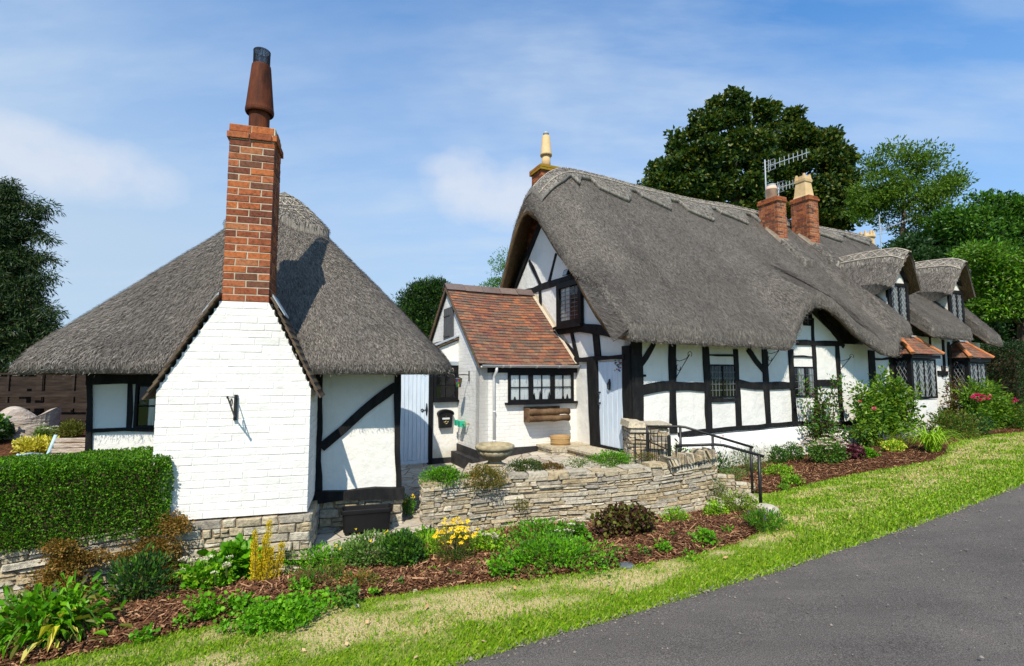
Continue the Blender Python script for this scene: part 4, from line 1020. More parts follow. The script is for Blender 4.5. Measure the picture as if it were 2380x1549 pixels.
# gutter and downpipe
g = MB(); n = 10
for k in range(n + 1):
    pass
prof = [(math.cos(q), math.sin(q)) for q in np.linspace(math.pi, 2 * math.pi, 9)]
vs = [ANX.p(a, -.16 + .055 * c, 2.19 + .055 * s_) for a in (-.02, XE) for c, s_ in prof]; vs += [ANX.p(a, -.16 + .047 * c, 2.19 + .047 * s_) for a in (-.02, XE) for c, s_ in prof]
g.add(vs, [(k, k + 1, 9 + k + 1, 9 + k) for k in range(8)] + [(18 + k, 18 + k + 1, 27 + k + 1, 27 + k) for k in range(8)] + [(0, 9, 27, 18), (8, 17, 35, 26)] + [(k, k + 1, 18 + k + 1, 18 + k) for k in range(8)] + [(9 + k, 9 + k + 1, 27 + k + 1, 27 + k) for k in range(8)])
for a in (.45, .62, 1.25, 1.8): 
    vs = [ANX.p(a + dx, -.16 + .062 * c, 2.19 + .062 * s_) for dx in (-.02, .02) for c, s_ in prof]; g.add(vs, [(k, k + 1, 9 + k + 1, 9 + k) for k in range(8)])
g.build('gutter', M['gutter'], ax, smooth=True)
da = ANX.on(1147, 900, 0)[0]; g = MB(); g.tube([ANX.p(da, -.16, 2.14), ANX.p(da, -.16, 2.06), ANX.p(da - .01, -.06, 1.96), ANX.p(da - .01, -.045, 1.90), ANX.p(da, -.045, .32)], .030, 12)
for z in (1.93, 1.2, .6): g.tube([ANX.p(da, -.045, z), ANX.p(da, -.045, z + .04)], .037, 12)
g.build('downpipe', M['gutter'], ax, smooth=True)
fb = MB(); fb.box(ANX, .18, XE, -.06, .0, 2.03, 2.15); fb.build('fascia', M['blackgloss'], ax)
# window
a0, z0 = ANX.on(1180, 936, 0); a1, z1 = ANX.on(1331, 861, 0)
wn = window(ANX, ax, a0, a1, z0, 2.03, 0, .055, 3, 2, 2, curtain='lace', proud=.05, sill=.07, mull=.10, bar=.02)
for i, (px, h) in enumerate(((1241, .14), (1255, .2), (1276, .16), (1308, .11), (1196, .07), (1318, .1))):   # ornaments on the sill
    a = ANX.on(px, 930, 0)[0]; o = MB(); o.prism(ANX, [(a - .035, z0 + .055), (a + .035, z0 + .055), (a + .02, z0 + .055 + h * .6), (a + .006, z0 + .055 + h), (a - .015, z0 + .055 + h * .75)], -.0105, -.008); o.build('sill_ornament', M['dark'], wn)
# shuttered loft opening in the gable
a0, z0 = ANG.on(1033, 792, 0); a1, z1 = ANG.on(1056, 706, 0)
s = MB(); n = 5; z0, z1 = 2.80, 3.62
for k in range(n): x0 = a0 + (a1 - a0) * k / n; s.cbox(ANG, x0 + .003, a0 + (a1 - a0) * (k + 1) / n - .003, -.03, .0, z0, z1, .005)
for z in (z0 + .12, z1 - .2): s.box(ANG, a0 + .02, a1 - .25, -.042, -.03, z, z + .035)
s.box(ANG, a0 - .03, a1 + .03, -.02, .0, z0 - .03, z0); s.build('loft_shutter', M['wood'], ax)
vg = MB(); vg.prism(ANG, [(-XR, XZ - .02), (-4.3, EZ0 - .03), (-4.3, EZ0 - .1), (-XR, XZ - .11), (.12, EZ0 - .07), (.12, EZ0 - .0)], -.075, -.0501); vg.build('verge', M['coping'], tr)
# lean-to with the kitchen window
LB = 1.32
w = MB(); w.prism(ANX, [(-.62, -.05), (-.001, -.05), (-.001, 2.78), (-.62, 2.52)], LB, LB + .2); w.build('porch_wall', M['white'], ax)
t = MB()
for i in range(5):
    for k in range(3):
        x0, x1 = -.80 + .165 * i, -.80 + .165 * i + .16
        if x1 > 0.02: continue
        z = lambda x: 2.81 + .42 * x
        y0, y1 = LB - .06 + .5 * k, LB + .44 + .5 * k
        t.hexa([ANX.p(x0, y0, z(x0) + .01), ANX.p(x1 + .04, y0, z(x1 + .04) - .005), ANX.p(x1 + .04, y1, z(x1 + .04) - .005), ANX.p(x0, y1, z(x0) + .01), ANX.p(x0, y0, z(x0) + .05), ANX.p(x1 + .04, y0, z(x1 + .04) + .02), ANX.p(x1 + .04, y1, z(x1 + .04) + .02), ANX.p(x0, y1, z(x0) + .05)])
t.build('porch_roof', M['coping'], ax)
l = MB(); l.hexa([ANX.p(-.82, LB - .07, 2.53), ANX.p(.0, LB - .07, 2.87), ANX.p(.0, LB + .2, 2.87), ANX.p(-.82, LB + .2, 2.53), ANX.p(-.82, LB - .07, 2.56), ANX.p(.0, LB - .07, 2.90), ANX.p(.0, LB + .2, 2.90), ANX.p(-.82, LB + .2, 2.56)]); l.box(ANX, -.62, .01, LB - .05, LB, 2.20, 2.29); l.build('flashing', M['lead'], ax)
l = MB(); l.box(ANX, -.62, -.0, LB - .03, LB, 2.08, 2.20); l.build('lintel', M['blackgloss'], ax)
window(ANX, ax, -.585, -.01, 1.42, 2.08, LB, .06, 1, 2, 2, proud=.05, sill=.01, bar=.02)
l = MB(); l.box(ANX, -.62, -.161, LB - .02, LB, -.06, .13); l.build('porch_plinth', M['tar'], ax)
l = MB(); l.box(ANX, -.69, -.60, LB - .05, LB + .1, -.05, 2.2); l.build('gate_post', M['blackgloss'], ax)
# ---------------------------------------------------------------- things on and around the walls
gt = thing('garden_gate', 'tall pale blue boarded gate between the outbuilding and the annex', 'gate', ANX.p(-1.0, LB, 0))
m = MB(); n = 8; g0, g1 = -1.42, -.695
for k in range(n): x0 = g0 + (g1 - g0) * k / n; m.cbox(ANX, x0 + .0025, g0 + (g1 - g0) * (k + 1) / n - .0025, LB - .03, LB, .12 + random.uniform(-.004, .004), 2.12, .006)
m.box(ANX, g0, g1, LB - .034, LB - .001, .05, .118); m.build('boards', M['blue'], gt)
m = MB(); c = ANX.p(-.745, LB - .04, 1.22); m.tube([c + Vector((0, 0, -.13)), c, c + Vector((0, 0, .13))], [.012, .026, .012], 8); m.tube([c + ANX.A * (-.10 - .03 * math.cos(q)) + Vector((0, 0, -.02 + .03 * math.sin(q))) for q in np.linspace(0, 5.5, 14)] + [c], .008, 6); m.build('latch', M['iron'], gt, smooth=True)

lb = thing('letter_box', 'black arched letter box with a brass horn emblem on the porch wall', 'letter box', ANX.p(-.32, LB, .9))
m = MB(); x0, x1 = -.475, -.155; xm = (x0 + x1) / 2
arch = [(x0 + .02, .80), (x1 - .02, .80), (x1, 1.10)] + [(xm + .16 * math.cos(q), 1.10 + .085 * math.sin(q)) for q in np.linspace(.15, math.pi - .15, 9)] + [(x0, 1.10)]
m.prism(ANX, arch, LB - .11, LB - .001); m.build('box', M['plastic'], lb, bevel=.006)
m = MB(); m.prism(ANX, [(x1 + .02, 1.08), (x1 + .02, 1.10)] + [(xm + .185 * math.cos(q), 1.11 + .10 * math.sin(q)) for q in np.linspace(.1, math.pi - .1, 11)] + [(x0 - .02, 1.10), (x0 - .02, 1.08)] + [(xm + .165 * math.cos(q), 1.09 + .085 * math.sin(q)) for q in np.linspace(math.pi - .1, .1, 11)], LB - .14, LB - .001); m.build('hood', M['plastic'], lb)
m = MB(); m.box(ANX, xm - .085, xm + .085, LB - .114, LB - .1101, .985, 1.025); m.build('name_plate', M['gutter'], lb)
M['brass'] = solid('dull_brass', [(.42, .33, .16), (.55, .45, .24)], 9, .4, 0, metal=.7)
m = MB(); c = ANX.p(xm, LB - .116, .915); m.tube([c + ANX.A * (.028 * math.cos(q)) + Vector((0, 0, .028 * math.sin(q))) for q in np.linspace(0, 6.28, 17)], .006, 6)
for sg in (-1, 1): m.tube([c + ANX.A * (sg * .026) + Vector((0, 0, .005)), c + ANX.A * (sg * .055) + Vector((0, 0, .022))], [.006, .016], 8)
m.tube([c + Vector((0, 0, .028)), c + Vector((0, 0, .045))], .008, 6); m.tube([c + Vector((0, 0, .14)), c + Vector((0, 0, .145))], .012, 8); m.build('horn_emblem', M['brass'], lb)

wlm = thing('wall_lantern', 'black wall lantern with stained glass panes hanging by the annex corner', 'lantern', ANG.p(-.55, 0, 1.9))
m = MB(); la = ANG.on(1092, 870, 0)[0]; c = ANG.p(la, -.02, 1.98)
m.tube([c + Vector((0, 0, -.13)), c + Vector((0, 0, .09))], .03, 8, flat=.4); m.tube([c, c - ANG.B * .14 + Vector((0, 0, .01)), c - ANG.B * .25], .012, 6); e = c - ANG.B * .24; m.tube([e, e + Vector((0, 0, -.05))], .01, 6); m.build('bracket', M['iron'], wlm)
m = MB(); m.lathe(e, [(.015, -.04), (.085, -.075), (.09, -.085), (.085, -.09)], 6); m.lathe(e, [(.05, -.262), (.05, -.25)], 6)
for k in range(6): q = 2 * math.pi * k / 6; d = Vector((math.cos(q), math.sin(q), 0)); m.tube([e + d * .075 + Vector((0, 0, -.09)), e + d * .05 + Vector((0, 0, -.25))], .006, 4)
m.build('lantern_frame', M['iron'], wlm)
M['stained'] = pieces('stained_glass', [(.35, .02, .02), (.03, .18, .05), (.03, .06, .30), (.40, .30, .05), (.45, .45, .42)], .2, 20, .2, 0, interp='CONSTANT')
m = MB()
for k in range(6):
    q0, q1 = 2 * math.pi * k / 6, 2 * math.pi * (k + 1) / 6
    for i in range(3):
        for j in range(2):
            def pp(t, s): d = Vector((math.cos(q0), math.sin(q0), 0)).lerp(Vector((math.cos(q1), math.sin(q1), 0)), t); return e + d * (.072 - .024 * s) + Vector((0, 0, -.09 - .16 * s))
            m.add([pp(j / 2, i / 3), pp((j + 1) / 2, i / 3), pp((j + 1) / 2, (i + 1) / 3), pp(j / 2, (i + 1) / 3)], [(0, 1, 2, 3)])
m.build('stained_pane', M['stained'], wlm)

tp = thing('garden_tap', 'green plastic hose connector box on a wall tap beside the letter box', 'tap', ANG.p(-.6, 0, .9))
m = MB(); ta = ANG.on(1083, 999, 0)[0]
m.box(ANG, ta - .11, ta + .06, -.16, -.04, .85, .98); m.box(ANG, ta - .33, ta - .17, -.16, -.15, .86, .98); m.box(ANG, ta - .33, ta - .32, -.16, -.06, .86, .98); m.box(ANG, ta - .17, ta - .12, -.14, -.08, .87, .90); m.build('connector_box', M['green'], tp, bevel=.006)
m = MB(); m.tube([ANG.p(ta + .2, 0, .93), ANG.p(ta + .2, -.1, .93), ANG.p(ta + .06, -.1, .92)], .014, 8); m.tube([ANG.p(ta + .2, -.08, .93), ANG.p(ta + .2, -.08, .99)], .012, 6); m.build('tap_pipe', M['brass'], tp, smooth=True)

lp = thing('log_planter', 'planter of two stacked split logs on a brown board below the annex window', 'planter', ANX.p(1.45, 0, 1.0))
m = MB(); a0 = ANX.on(1217, 968, 0)[0]; a1 = ANX.on(1300, 968, 0)[0]; zc = 1.13
m.box(ANX, a0, a1 + .0, -.02, .0, zc - .15, zc + .17); m.box(ANX, a0, a0 + .03, -.24, -.02, zc - .15, zc + .15); m.build('back_board', M['log'], lp)
for dz in (-.075, .065):
    m = MB(); m.tube([ANX.p(a0 + .02 + (a1 + .08 - a0) * k / 8, -.24, zc + dz + .005 * math.sin(k * 2.1)) for k in range(9)], [.066 + .005 * math.sin(k * 1.7) for k in range(9)], 12); m.build('log', M['log'], lp, smooth=True)

bk = thing('hanging_bracket', 'black iron basket bracket screwed to the white chimney breast', 'bracket', OUT.p(-.02, 0, 1.5), 'hanging basket brackets on the walls')
m = MB(); ba, bz = OUT.on(545, 940, 0); m.box(OUT, ba + .0, ba + .03, -.03, -.002, 1.53, 1.79); m.tube([OUT.p(ba + .015, -.03, 1.56), OUT.p(ba + .015, -.18, 1.66), OUT.p(ba + .015, -.33, 1.765)], .008, 6); m.tube([OUT.p(ba + .015, -.03, 1.765), OUT.p(ba + .015, -.35, 1.77)], .005, 6)
m.tube([OUT.p(ba + .015, -.20 + .035 * math.cos(q), 1.72 + .035 * math.sin(q)) for q in np.linspace(0, 6.28, 15)], .006, 6); m.tube([OUT.p(ba + .015, -.33, 1.765), OUT.p(ba + .015, -.36, 1.775), OUT.p(ba + .015, -.36, 1.79)], .01, 6); m.build('bracket_arm', M['iron'], bk, smooth=False)
def scroll(u, v, lab, s=1.0):
    a, z = MAIN.on(u, v, -.02); t = thing('hanging_bracket', lab, 'bracket', MAIN.p(a, 0, z), 'hanging basket brackets on the walls')
    m = MB(); P = lambda d, h: MAIN.p(a, -.03 - d * s, z + h * s)
    m.tube([P(0, .12), P(.1, .10), P(.26, .14), P(.36, .22)], .007, 5); m.tube([P(0, -.2), P(.15, -.02), P(.34, .2)], .008, 5); m.tube([P(.36 + .05 * math.cos(q), .22 + .05 * math.sin(q)) for q in np.linspace(-1, 4, 14)], .007, 5); m.tube([P(.06 + .05 * math.cos(q), -.02 + .06 * math.sin(q)) for q in np.linspace(2, 6.5, 12)], .007, 5)
    m.box(MAIN, a - .012, a + .012, -.03, .0, z - .22 * s, z + .16 * s); m.build('scroll', M['iron'], t)
scroll(1571, 852, 'scrolled iron bracket on the timber post next to the front door', 1.05); scroll(1784, 832, 'scrolled iron bracket tucked under the eaves between the two leaded windows', .9); scroll(1948, 848, 'thin scrolled bracket on the wall under the lowest lobe of thatch', .9); scroll(2190, 862, 'wire basket bracket on the wall between the two bay windows', .9)

fl = thing('flood_light', 'small black flood light above the upper gable window', 'light', GAB.p(-2.2, 0, 4.35))
fa, fz = GAB.on(1322, 636, -.1); m = MB(); m.hexa([GAB.p(fa - .1, -.22, fz - .06), GAB.p(fa + .1, -.22, fz - .06), GAB.p(fa + .1, -.08, fz - .02), GAB.p(fa - .1, -.08, fz - .02), GAB.p(fa - .1, -.17, fz + .09), GAB.p(fa + .1, -.17, fz + .09), GAB.p(fa + .1, -.08, fz + .08), GAB.p(fa - .1, -.08, fz + .08)]); m.box(GAB, fa + .03, fa + .07, -.09, 0, fz, fz + .04); m.build('housing', M['iron'], fl)
m = MB(); m.add([GAB.p(fa - .08, -.222, fz - .045), GAB.p(fa + .08, -.222, fz - .045), GAB.p(fa + .08, -.176, fz + .075), GAB.p(fa - .08, -.176, fz + .075)], [(0, 1, 2, 3)]); m.build('lens', M['lead'], fl)
sm = thing('door_mobile', 'little mobile of blue and orange glass bits hanging at the front door', 'ornament', GAB.p(-.3, -.1, 2.2)); sa, sz = GAB.on(1437, 850, -.1)
m = MB()
for k in range(16): m.lathe(GAB.p(sa + random.uniform(-.12, .1), -.1 + random.uniform(-.03, .03), sz + random.uniform(-.11, .10)), [(.0, -.02), (.018, 0), (0, .02)], 6)
m.build('glass_bits', M['stained'], sm)
m = MB(); m.tube([GAB.p(sa, -.08, sz + .14), GAB.p(sa, -.08, sz - .12)], .006, 5); m.tube([GAB.p(sa - .12, -.09, sz + .02), GAB.p(sa + .1, -.09, sz + .02)], .004, 5); m.tube([GAB.p(sa, -.0, sz + .13), GAB.p(sa, -.1, sz + .13)], .006, 5); m.build('hanger', M['iron'], sm)

# tv aerials on the two front stacks
def aerial(name, lab, base, zt, arms, st_r=.022):
    t = thing(name, lab, 'aerial', base, 'television aerials on the chimneys'); m = MB(); m.tube([base, (base[0], base[1], zt)], st_r, 8); m.build('mast', M['metal'], t)
    for (p0, p1, n, h, horiz) in arms:
        m = MB(); p0 = Vector(p0); p1 = Vector(p1); m.tube([p0, p1], .016, 6); d = (p1 - p0).normalized(); sd = Vector((0, 0, 1)) if not horiz else d.cross(Vector((0, 0, 1)))
        for k in range(n):
            q = p0.lerp(p1, (k + .3) / n); m.tube([q - sd * h, q + sd * h], .010, 5)
        b = p0 - d * .02
        for hh in (-.16, -.05, .05, .16): m.tube([b + Vector((0, 0, hh)) - d.cross(Vector((0, 0, 1))) * .22, b + Vector((0, 0, hh)) + d.cross(Vector((0, 0, 1))) * .22], .008, 5)
        m.tube([b - Vector((0, 0, .2)), b + Vector((0, 0, .2))], .01, 5); m.build('antenna', M['metal'], t)
a, b, y, st = A1; yy = MAIN.p(a, b, 0).y
mp = at_y(1781, 455, yy + .5); b0 = at_y(1787, 386, yy + .5); b1 = at_y(1881, 354, yy + 1.5)
aerial('tv_aerial', 'tall aerial mast with a long upward pointing antenna behind the pink chimney pot', Vector((mp.x, mp.y, y - .3)), at_y(1781, 372, yy + .5).z, [(b0, b1, 9, .15, False)])
b0 = at_y(1809, 437, yy + .9); b1 = at_y(1856, 424, yy + 1.4)
aerial('tv_aerial', 'short low aerial between the two brick chimneys', Vector((b0.x, b0.y, y - .3)), b0.z + .05, [(b0, b1, 6, .13, False)], .016)
w = at_y(2047, 560, 21); b0 = at_y(2050, 535, 21); b1 = at_y(2120, 507, 22.5)
aerial('tv_aerial', 'thin distant aerial poking up beyond the roof ridge near the far trees', Vector((w.x, w.y, w.z - 1)), at_y(2047, 500, 21).z, [(b0, b1, 11, .06, False)], .02)
# ---------------------------------------------------------------- ground
def rise(x): return .05 * np.clip(np.asarray(x, float) - 2.5, 0, 9.0)
RE = []
for u, v in ((1040, 1545), (1190, 1500), (1300, 1465), (1450, 1424), (1600, 1380), (1750, 1337), (1900, 1290), (2000, 1258), (2100, 1225), (2200, 1191), (2300, 1153), (2380, 1120)):
    z = .12
    for _ in range(12): w = on_z(u, v, z); z = .12 + float(rise(w.x))
    RE.append((w.x, w.y))
x0, y0 = RE[0]; x1, y1 = RE[1]; sl0 = (y1 - y0) / (x1 - x0)
REX = [-80, -20, -6, -2] + [p[0] for p in RE] + [12, 18, 30, 100]
REY = [-30, -6.2, y0 + sl0 * 1.05 * (-6 - x0), y0 + sl0 * (-2 - x0)] + [p[1] for p in RE] + [RE[-1][1] + 2.6, RE[-1][1] + 6.0, RE[-1][1] + 12, RE[-1][1] + 45]
def yedge(x): return np.interp(x, REX, REY)
def gz(x, y):
    x = np.asarray(x, float); y = np.asarray(y, float); d = (y - yedge(x)) * .9
    return .12 + rise(x) - .055 * np.clip(d, 0, 3.3) - .05 * sstep(0, -.25, d) + .03 * np.sin(np.clip(d, 0, 1.6) / 1.6 * 3.14)
def on_ground(u, v):
    d = ray(u, v); t = 1.0
    while t < 80:
        w = EYE + d * t
        if w.z < float(gz(w.x, w.y)): return w
        t += .01
    return w
def inpoly(x, y, poly):
    r = np.zeros(len(x), bool); n = len(poly)
    for i in range(n):
        (xa, ya), (xb, yb) = poly[i], poly[(i + 1) % n]
        c = ((ya > y) != (yb > y)) & (x < (xb - xa) * (y - ya) / ((yb - ya) if abs(yb - ya) > 1e-9 else 1e-9) + xa); r ^= c
    return r
def polyl(pts, n):
    P = np.array(pts, float); L = np.concatenate([[0], np.cumsum(np.linalg.norm(np.diff(P, axis=0), axis=1))]); s = np.linspace(0, L[-1], n)
    return np.stack([np.interp(s, L, P[:, k]) for k in range(P.shape[1])], 1)
# retaining wall line and beds
RW_ = [(-1.38, 8.5, -.1, .50), (-1.14, 6.62, -.14, .58), (-.06, 7.05, -.14, .60), (1.28, 7.28, -.14, .64), (2.15, 7.46, -.12, .70), (3.02, 7.70, -.08, .80), (3.26, 8.4, .0, .66)]
LW_ = [(-8.5, 2.9, -.1, .46), (-4.6, 4.45, -.12, .47), (-3.54, 5.02, -.12, .55)]
G2 = lambda u, v: tuple(on_ground(u, v))[:2]
O1 = [(-6.2, 2.2), G2(0, 1562), G2(200, 1522), G2(380, 1480), G2(560, 1442), G2(780, 1405), G2(1000, 1371), G2(1250, 1345), G2(1480, 1318), G2(1620, 1290), G2(1720, 1262), G2(1790, 1222)]
I1 = [(-7.0, 3.3), (-4.6, 4.35), (-3.54, 4.92), (-2.1, 5.38), (-1.05, 6.2), (-.06, 6.97), (1.28, 7.2), (2.15, 7.38), (3.02, 7.6), (3.5, 7.45)]
O2 = [(4.05, 8.42), G2(1800, 1148), G2(1900, 1122), G2(2000, 1102), G2(2100, 1085), G2(2170, 1073), G2(2200, 1055), G2(2205, 1035), G2(2260, 1018), G2(2380, 1005)]
BX = []
def dryness(x, y):
    d = (y - yedge(x)) * .9
    if not BX: BX.append(sorted([(p[0], p[1]) for p in O1] + [(p[0], p[1]) for p in O2[1:]]))
    db = np.maximum((np.interp(x, [p[0] for p in BX[0]], [p[1] for p in BX[0]]) - y) * .9, 0); t_ = d / np.maximum(d + db, .05)
    band = sstep(.16, .5, t_) * (1 - .75 * sstep(.84, 1.0, t_)) * sstep(.12, .4, d)
    f = fbm(x * .9 + 20, y * 1.6 + 5, 31, 3); f2 = fbm(x * 3.2, y * 4.6, 37, 4); f3 = fbm(x * 11, y * 13, 41, 3); left = 1 - .35 * sstep(1.2, 2.6, x) * (1 - sstep(4.2, 5.5, x))
    return np.clip(sstep(.43, .60, f * .34 + f2 * .44 + f3 * .22 + .105 * band * left - .045) * (.25 + .75 * band) * sstep(.1, .3, d), 0, 1) * .84
xs = np.concatenate([np.linspace(-80, -8, 14)[:-1], np.linspace(-8, 14, 150), np.linspace(14, 100, 24)[1:]]); ys = np.concatenate([np.linspace(-30, 0, 8)[:-1], np.linspace(0, 16, 130), np.linspace(16, 150, 24)[1:]])
X, Y = np.meshgrid(xs, ys, indexing='ij'); Z = gz(X, Y) + .012 * (fbm(X * 2, Y * 2, 3) - .5)
n, m = X.shape; idx = np.arange(n * m).reshape(n, m); Qd = np.stack([idx[:-1, :-1], idx[1:, :-1], idx[1:, 1:], idx[:-1, 1:]], -1).reshape(-1, 4)
def attnode(nt, name): a = nt.nodes.new('ShaderNodeAttribute'); a.attribute_name = name; return a.outputs['Fac']
m_, nt, b = newmat('turf'); d = attnode(nt, 'dry'); f = noise(nt, 60, 4, .7)
g1 = ramp(nt, f, [(.06, .11, .003), (.14, .22, .008), (.21, .29, .02)], [.3, .5, .7]); g2 = ramp(nt, f, [(.34, .26, .13), (.58, .45, .26), (.72, .58, .37)], [.3, .5, .7])
nt.links.new(mixc(nt, d, g1, g2), b.inputs['Base Color']); b.inputs['Roughness'].default_value = .95; b.inputs['Specular IOR Level'].default_value = .1; bump(nt, b, f, .8, .02); M['turf'] = m_
m_, nt, b = newmat('grass_blade'); d = attnode(nt, 'dry'); r_ = island(nt)
g1 = ramp(nt, r_, [(.075, .20, .002), (.14, .31, .003), (.22, .40, .006), (.33, .47, .015)]); g2 = ramp(nt, r_, [(.40, .34, .08), (.62, .49, .23), (.74, .60, .36)])
c = mixc(nt, d, g1, g2); nt.links.new(c, b.inputs['Base Color']); b.inputs['Roughness'].default_value = .6; b.inputs['Specular IOR Level'].default_value = .2
tr = nt.nodes.new('ShaderNodeBsdfTranslucent'); nt.links.new(c, tr.inputs[0]); mx = nt.nodes.new('ShaderNodeMixShader'); mx.inputs[0].default_value = .3
nt.links.new(b.outputs[0], mx.inputs[1]); nt.links.new(tr.outputs[0], mx.inputs[2]); nt.links.new(mx.outputs[0], nt.nodes['Material Output'].inputs[0]); M['blade'] = m_
gm = MB(); gm.np(np.stack([X, Y, Z], -1).reshape(-1, 3), Qd, 0, dryness(X.ravel(), Y.ravel())); struct(gm.build('ground', M['turf'], smooth=True), 'mown grass verge with straw coloured dry patches along the lane')
# road
m_, nt, b = newmat('worn_asphalt'); f = noise(nt, 120, 3, .75); f2 = noise(nt, .8, 5, .6); f3 = noise(nt, 30, 4, .7)
c = ramp(nt, f, [(.045, .041, .038), (.112, .101, .093), (.24, .218, .20)], [.34, .52, .74]); stv = noise(nt, 1.0, 5, .6, sc3=(.35, 2.6, 1)); c = mixc(nt, .6, c, ramp(nt, stv, [(.74, .73, .73), (1.12, 1.11, 1.1)], [.3, .6]), 'MULTIPLY'); c = mixc(nt, .55, c, ramp(nt, f2, [(.74, .73, .73), (1.22, 1.19, 1.16)], [.35, .65]), 'MULTIPLY'); c = mixc(nt, .4, c, ramp(nt, f3, [(.75, .75, .75), (1.1, 1.1, 1.1)], [.35, .6]), 'MULTIPLY')
nt.links.new(c, b.inputs['Base Color']); b.inputs['Roughness'].default_value = .82; b.inputs['Specular IOR Level'].default_value = .3; p = bump(nt, b, f, .8, .008); bump(nt, b, f3, .3, .01, p); M['asphalt'] = m_
rx = np.concatenate([np.linspace(-80, -6, 8)[:-1], np.linspace(-6, 12, 240), np.linspace(12, 90, 10)[1:]]); rt = np.concatenate([np.linspace(0, .3, 4), np.linspace(.5, 6.5, 10)])
V = []
for x in rx:
    y = float(yedge(x)); sl = float((yedge(x + .2) - yedge(x - .2)) / .4); nx, ny = sl / math.hypot(sl, 1), -1 / math.hypot(sl, 1); j = .05 * (float(fbm(x * 3, 2.2, 9)) - .5)
    for t in rt: V.append((x + nx * (t - j * (t < .3)), y + ny * (t - j * (t < .3)), .128 + float(rise(x)) + .03 * math.sin(t / 6.5 * 3.14) - .02 * (t < .05)))
k = len(rt); I = np.arange(len(rx) * k).reshape(len(rx), k); rd = MB(); rd.np(np.array(V), np.stack([I[:-1, :-1], I[1:, :-1], I[1:, 1:], I[:-1, 1:]], -1).reshape(-1, 4)); M['grit'] = pieces('loose_grit', [(.07, .062, .055), (.15, .135, .115), (.25, .22, .19), (.11, .095, .08)], .95, 30, .3, 0)
ng = 5200; gx_ = rng.uniform(-2, 10, ng); gt_ = np.where(rng.random(ng) < .72, rng.gamma(1.2, .055, ng), rng.uniform(0, 3.5, ng)); gy_ = yedge(gx_) - gt_ * 1.1; gs_ = rng.gamma(2, .0022, (ng, 1)) + .002; ga_ = rng.random(ng) * 6.28
Cg = np.stack([gx_, gy_, .128 + rise(gx_) + .03 * np.sin(np.clip(gt_, 0, 6.5) / 6.5 * 3.14) + .004], 1); Dg = np.stack([np.cos(ga_), np.sin(ga_), 0 * ga_], 1); Sg = np.stack([-np.sin(ga_), np.cos(ga_), 0 * ga_], 1); Ug = np.array([0, 0, 1.0])
rd.np(np.stack([Cg - Dg * gs_, Cg - Sg * gs_ * .8, Cg + Dg * gs_, Cg + Sg * gs_ * .8, Cg + Ug * gs_ * .8], 1).reshape(-1, 3), (np.arange(ng)[:, None, None] * 5 + np.array([[0, 1, 4, 4], [1, 2, 4, 4], [2, 3, 4, 4], [3, 0, 4, 4]])[None])[:, :, :3].reshape(-1, 3), 1)
struct(rd.build('road', [M['asphalt'], M['grit']], smooth=True), 'dark grey asphalt lane curving uphill')

mp = lambda a, b: (MAIN.p(a, b, 0).x, MAIN.p(a, b, 0).y)
I2 = [(2.95, 9.5), mp(1.2, -.1), mp(3, -.12), mp(5, -.1), mp(7, -.1), mp(8.7, -.1), mp(10, -.3), mp(11.5, -.1), mp(13, -.2), mp(15, 0)]
def bedz(x, y, t): return gz(x, y) + .012 + .07 * np.sin(np.clip(t, 0, 1) * 3.14) ** .7 + .05 * (fbm(np.asarray(x) * 3, np.asarray(y) * 3, 17) - .5) * (t > .02)
M['mulch'] = solid('bark_mulch', [(.022, .009, .005), (.075, .030, .013), (.17, .075, .034)], 26, .95, 1, 60, .02, .1)
M['chip'] = pieces('bark_chip', [(.035, .013, .007), (.085, .032, .014), (.16, .066, .029), (.06, .023, .011), (.26, .125, .06), (.42, .24, .13), (.11, .044, .02), (.06, .025, .012)], .9, 40, .3, 0)
BEDS = []
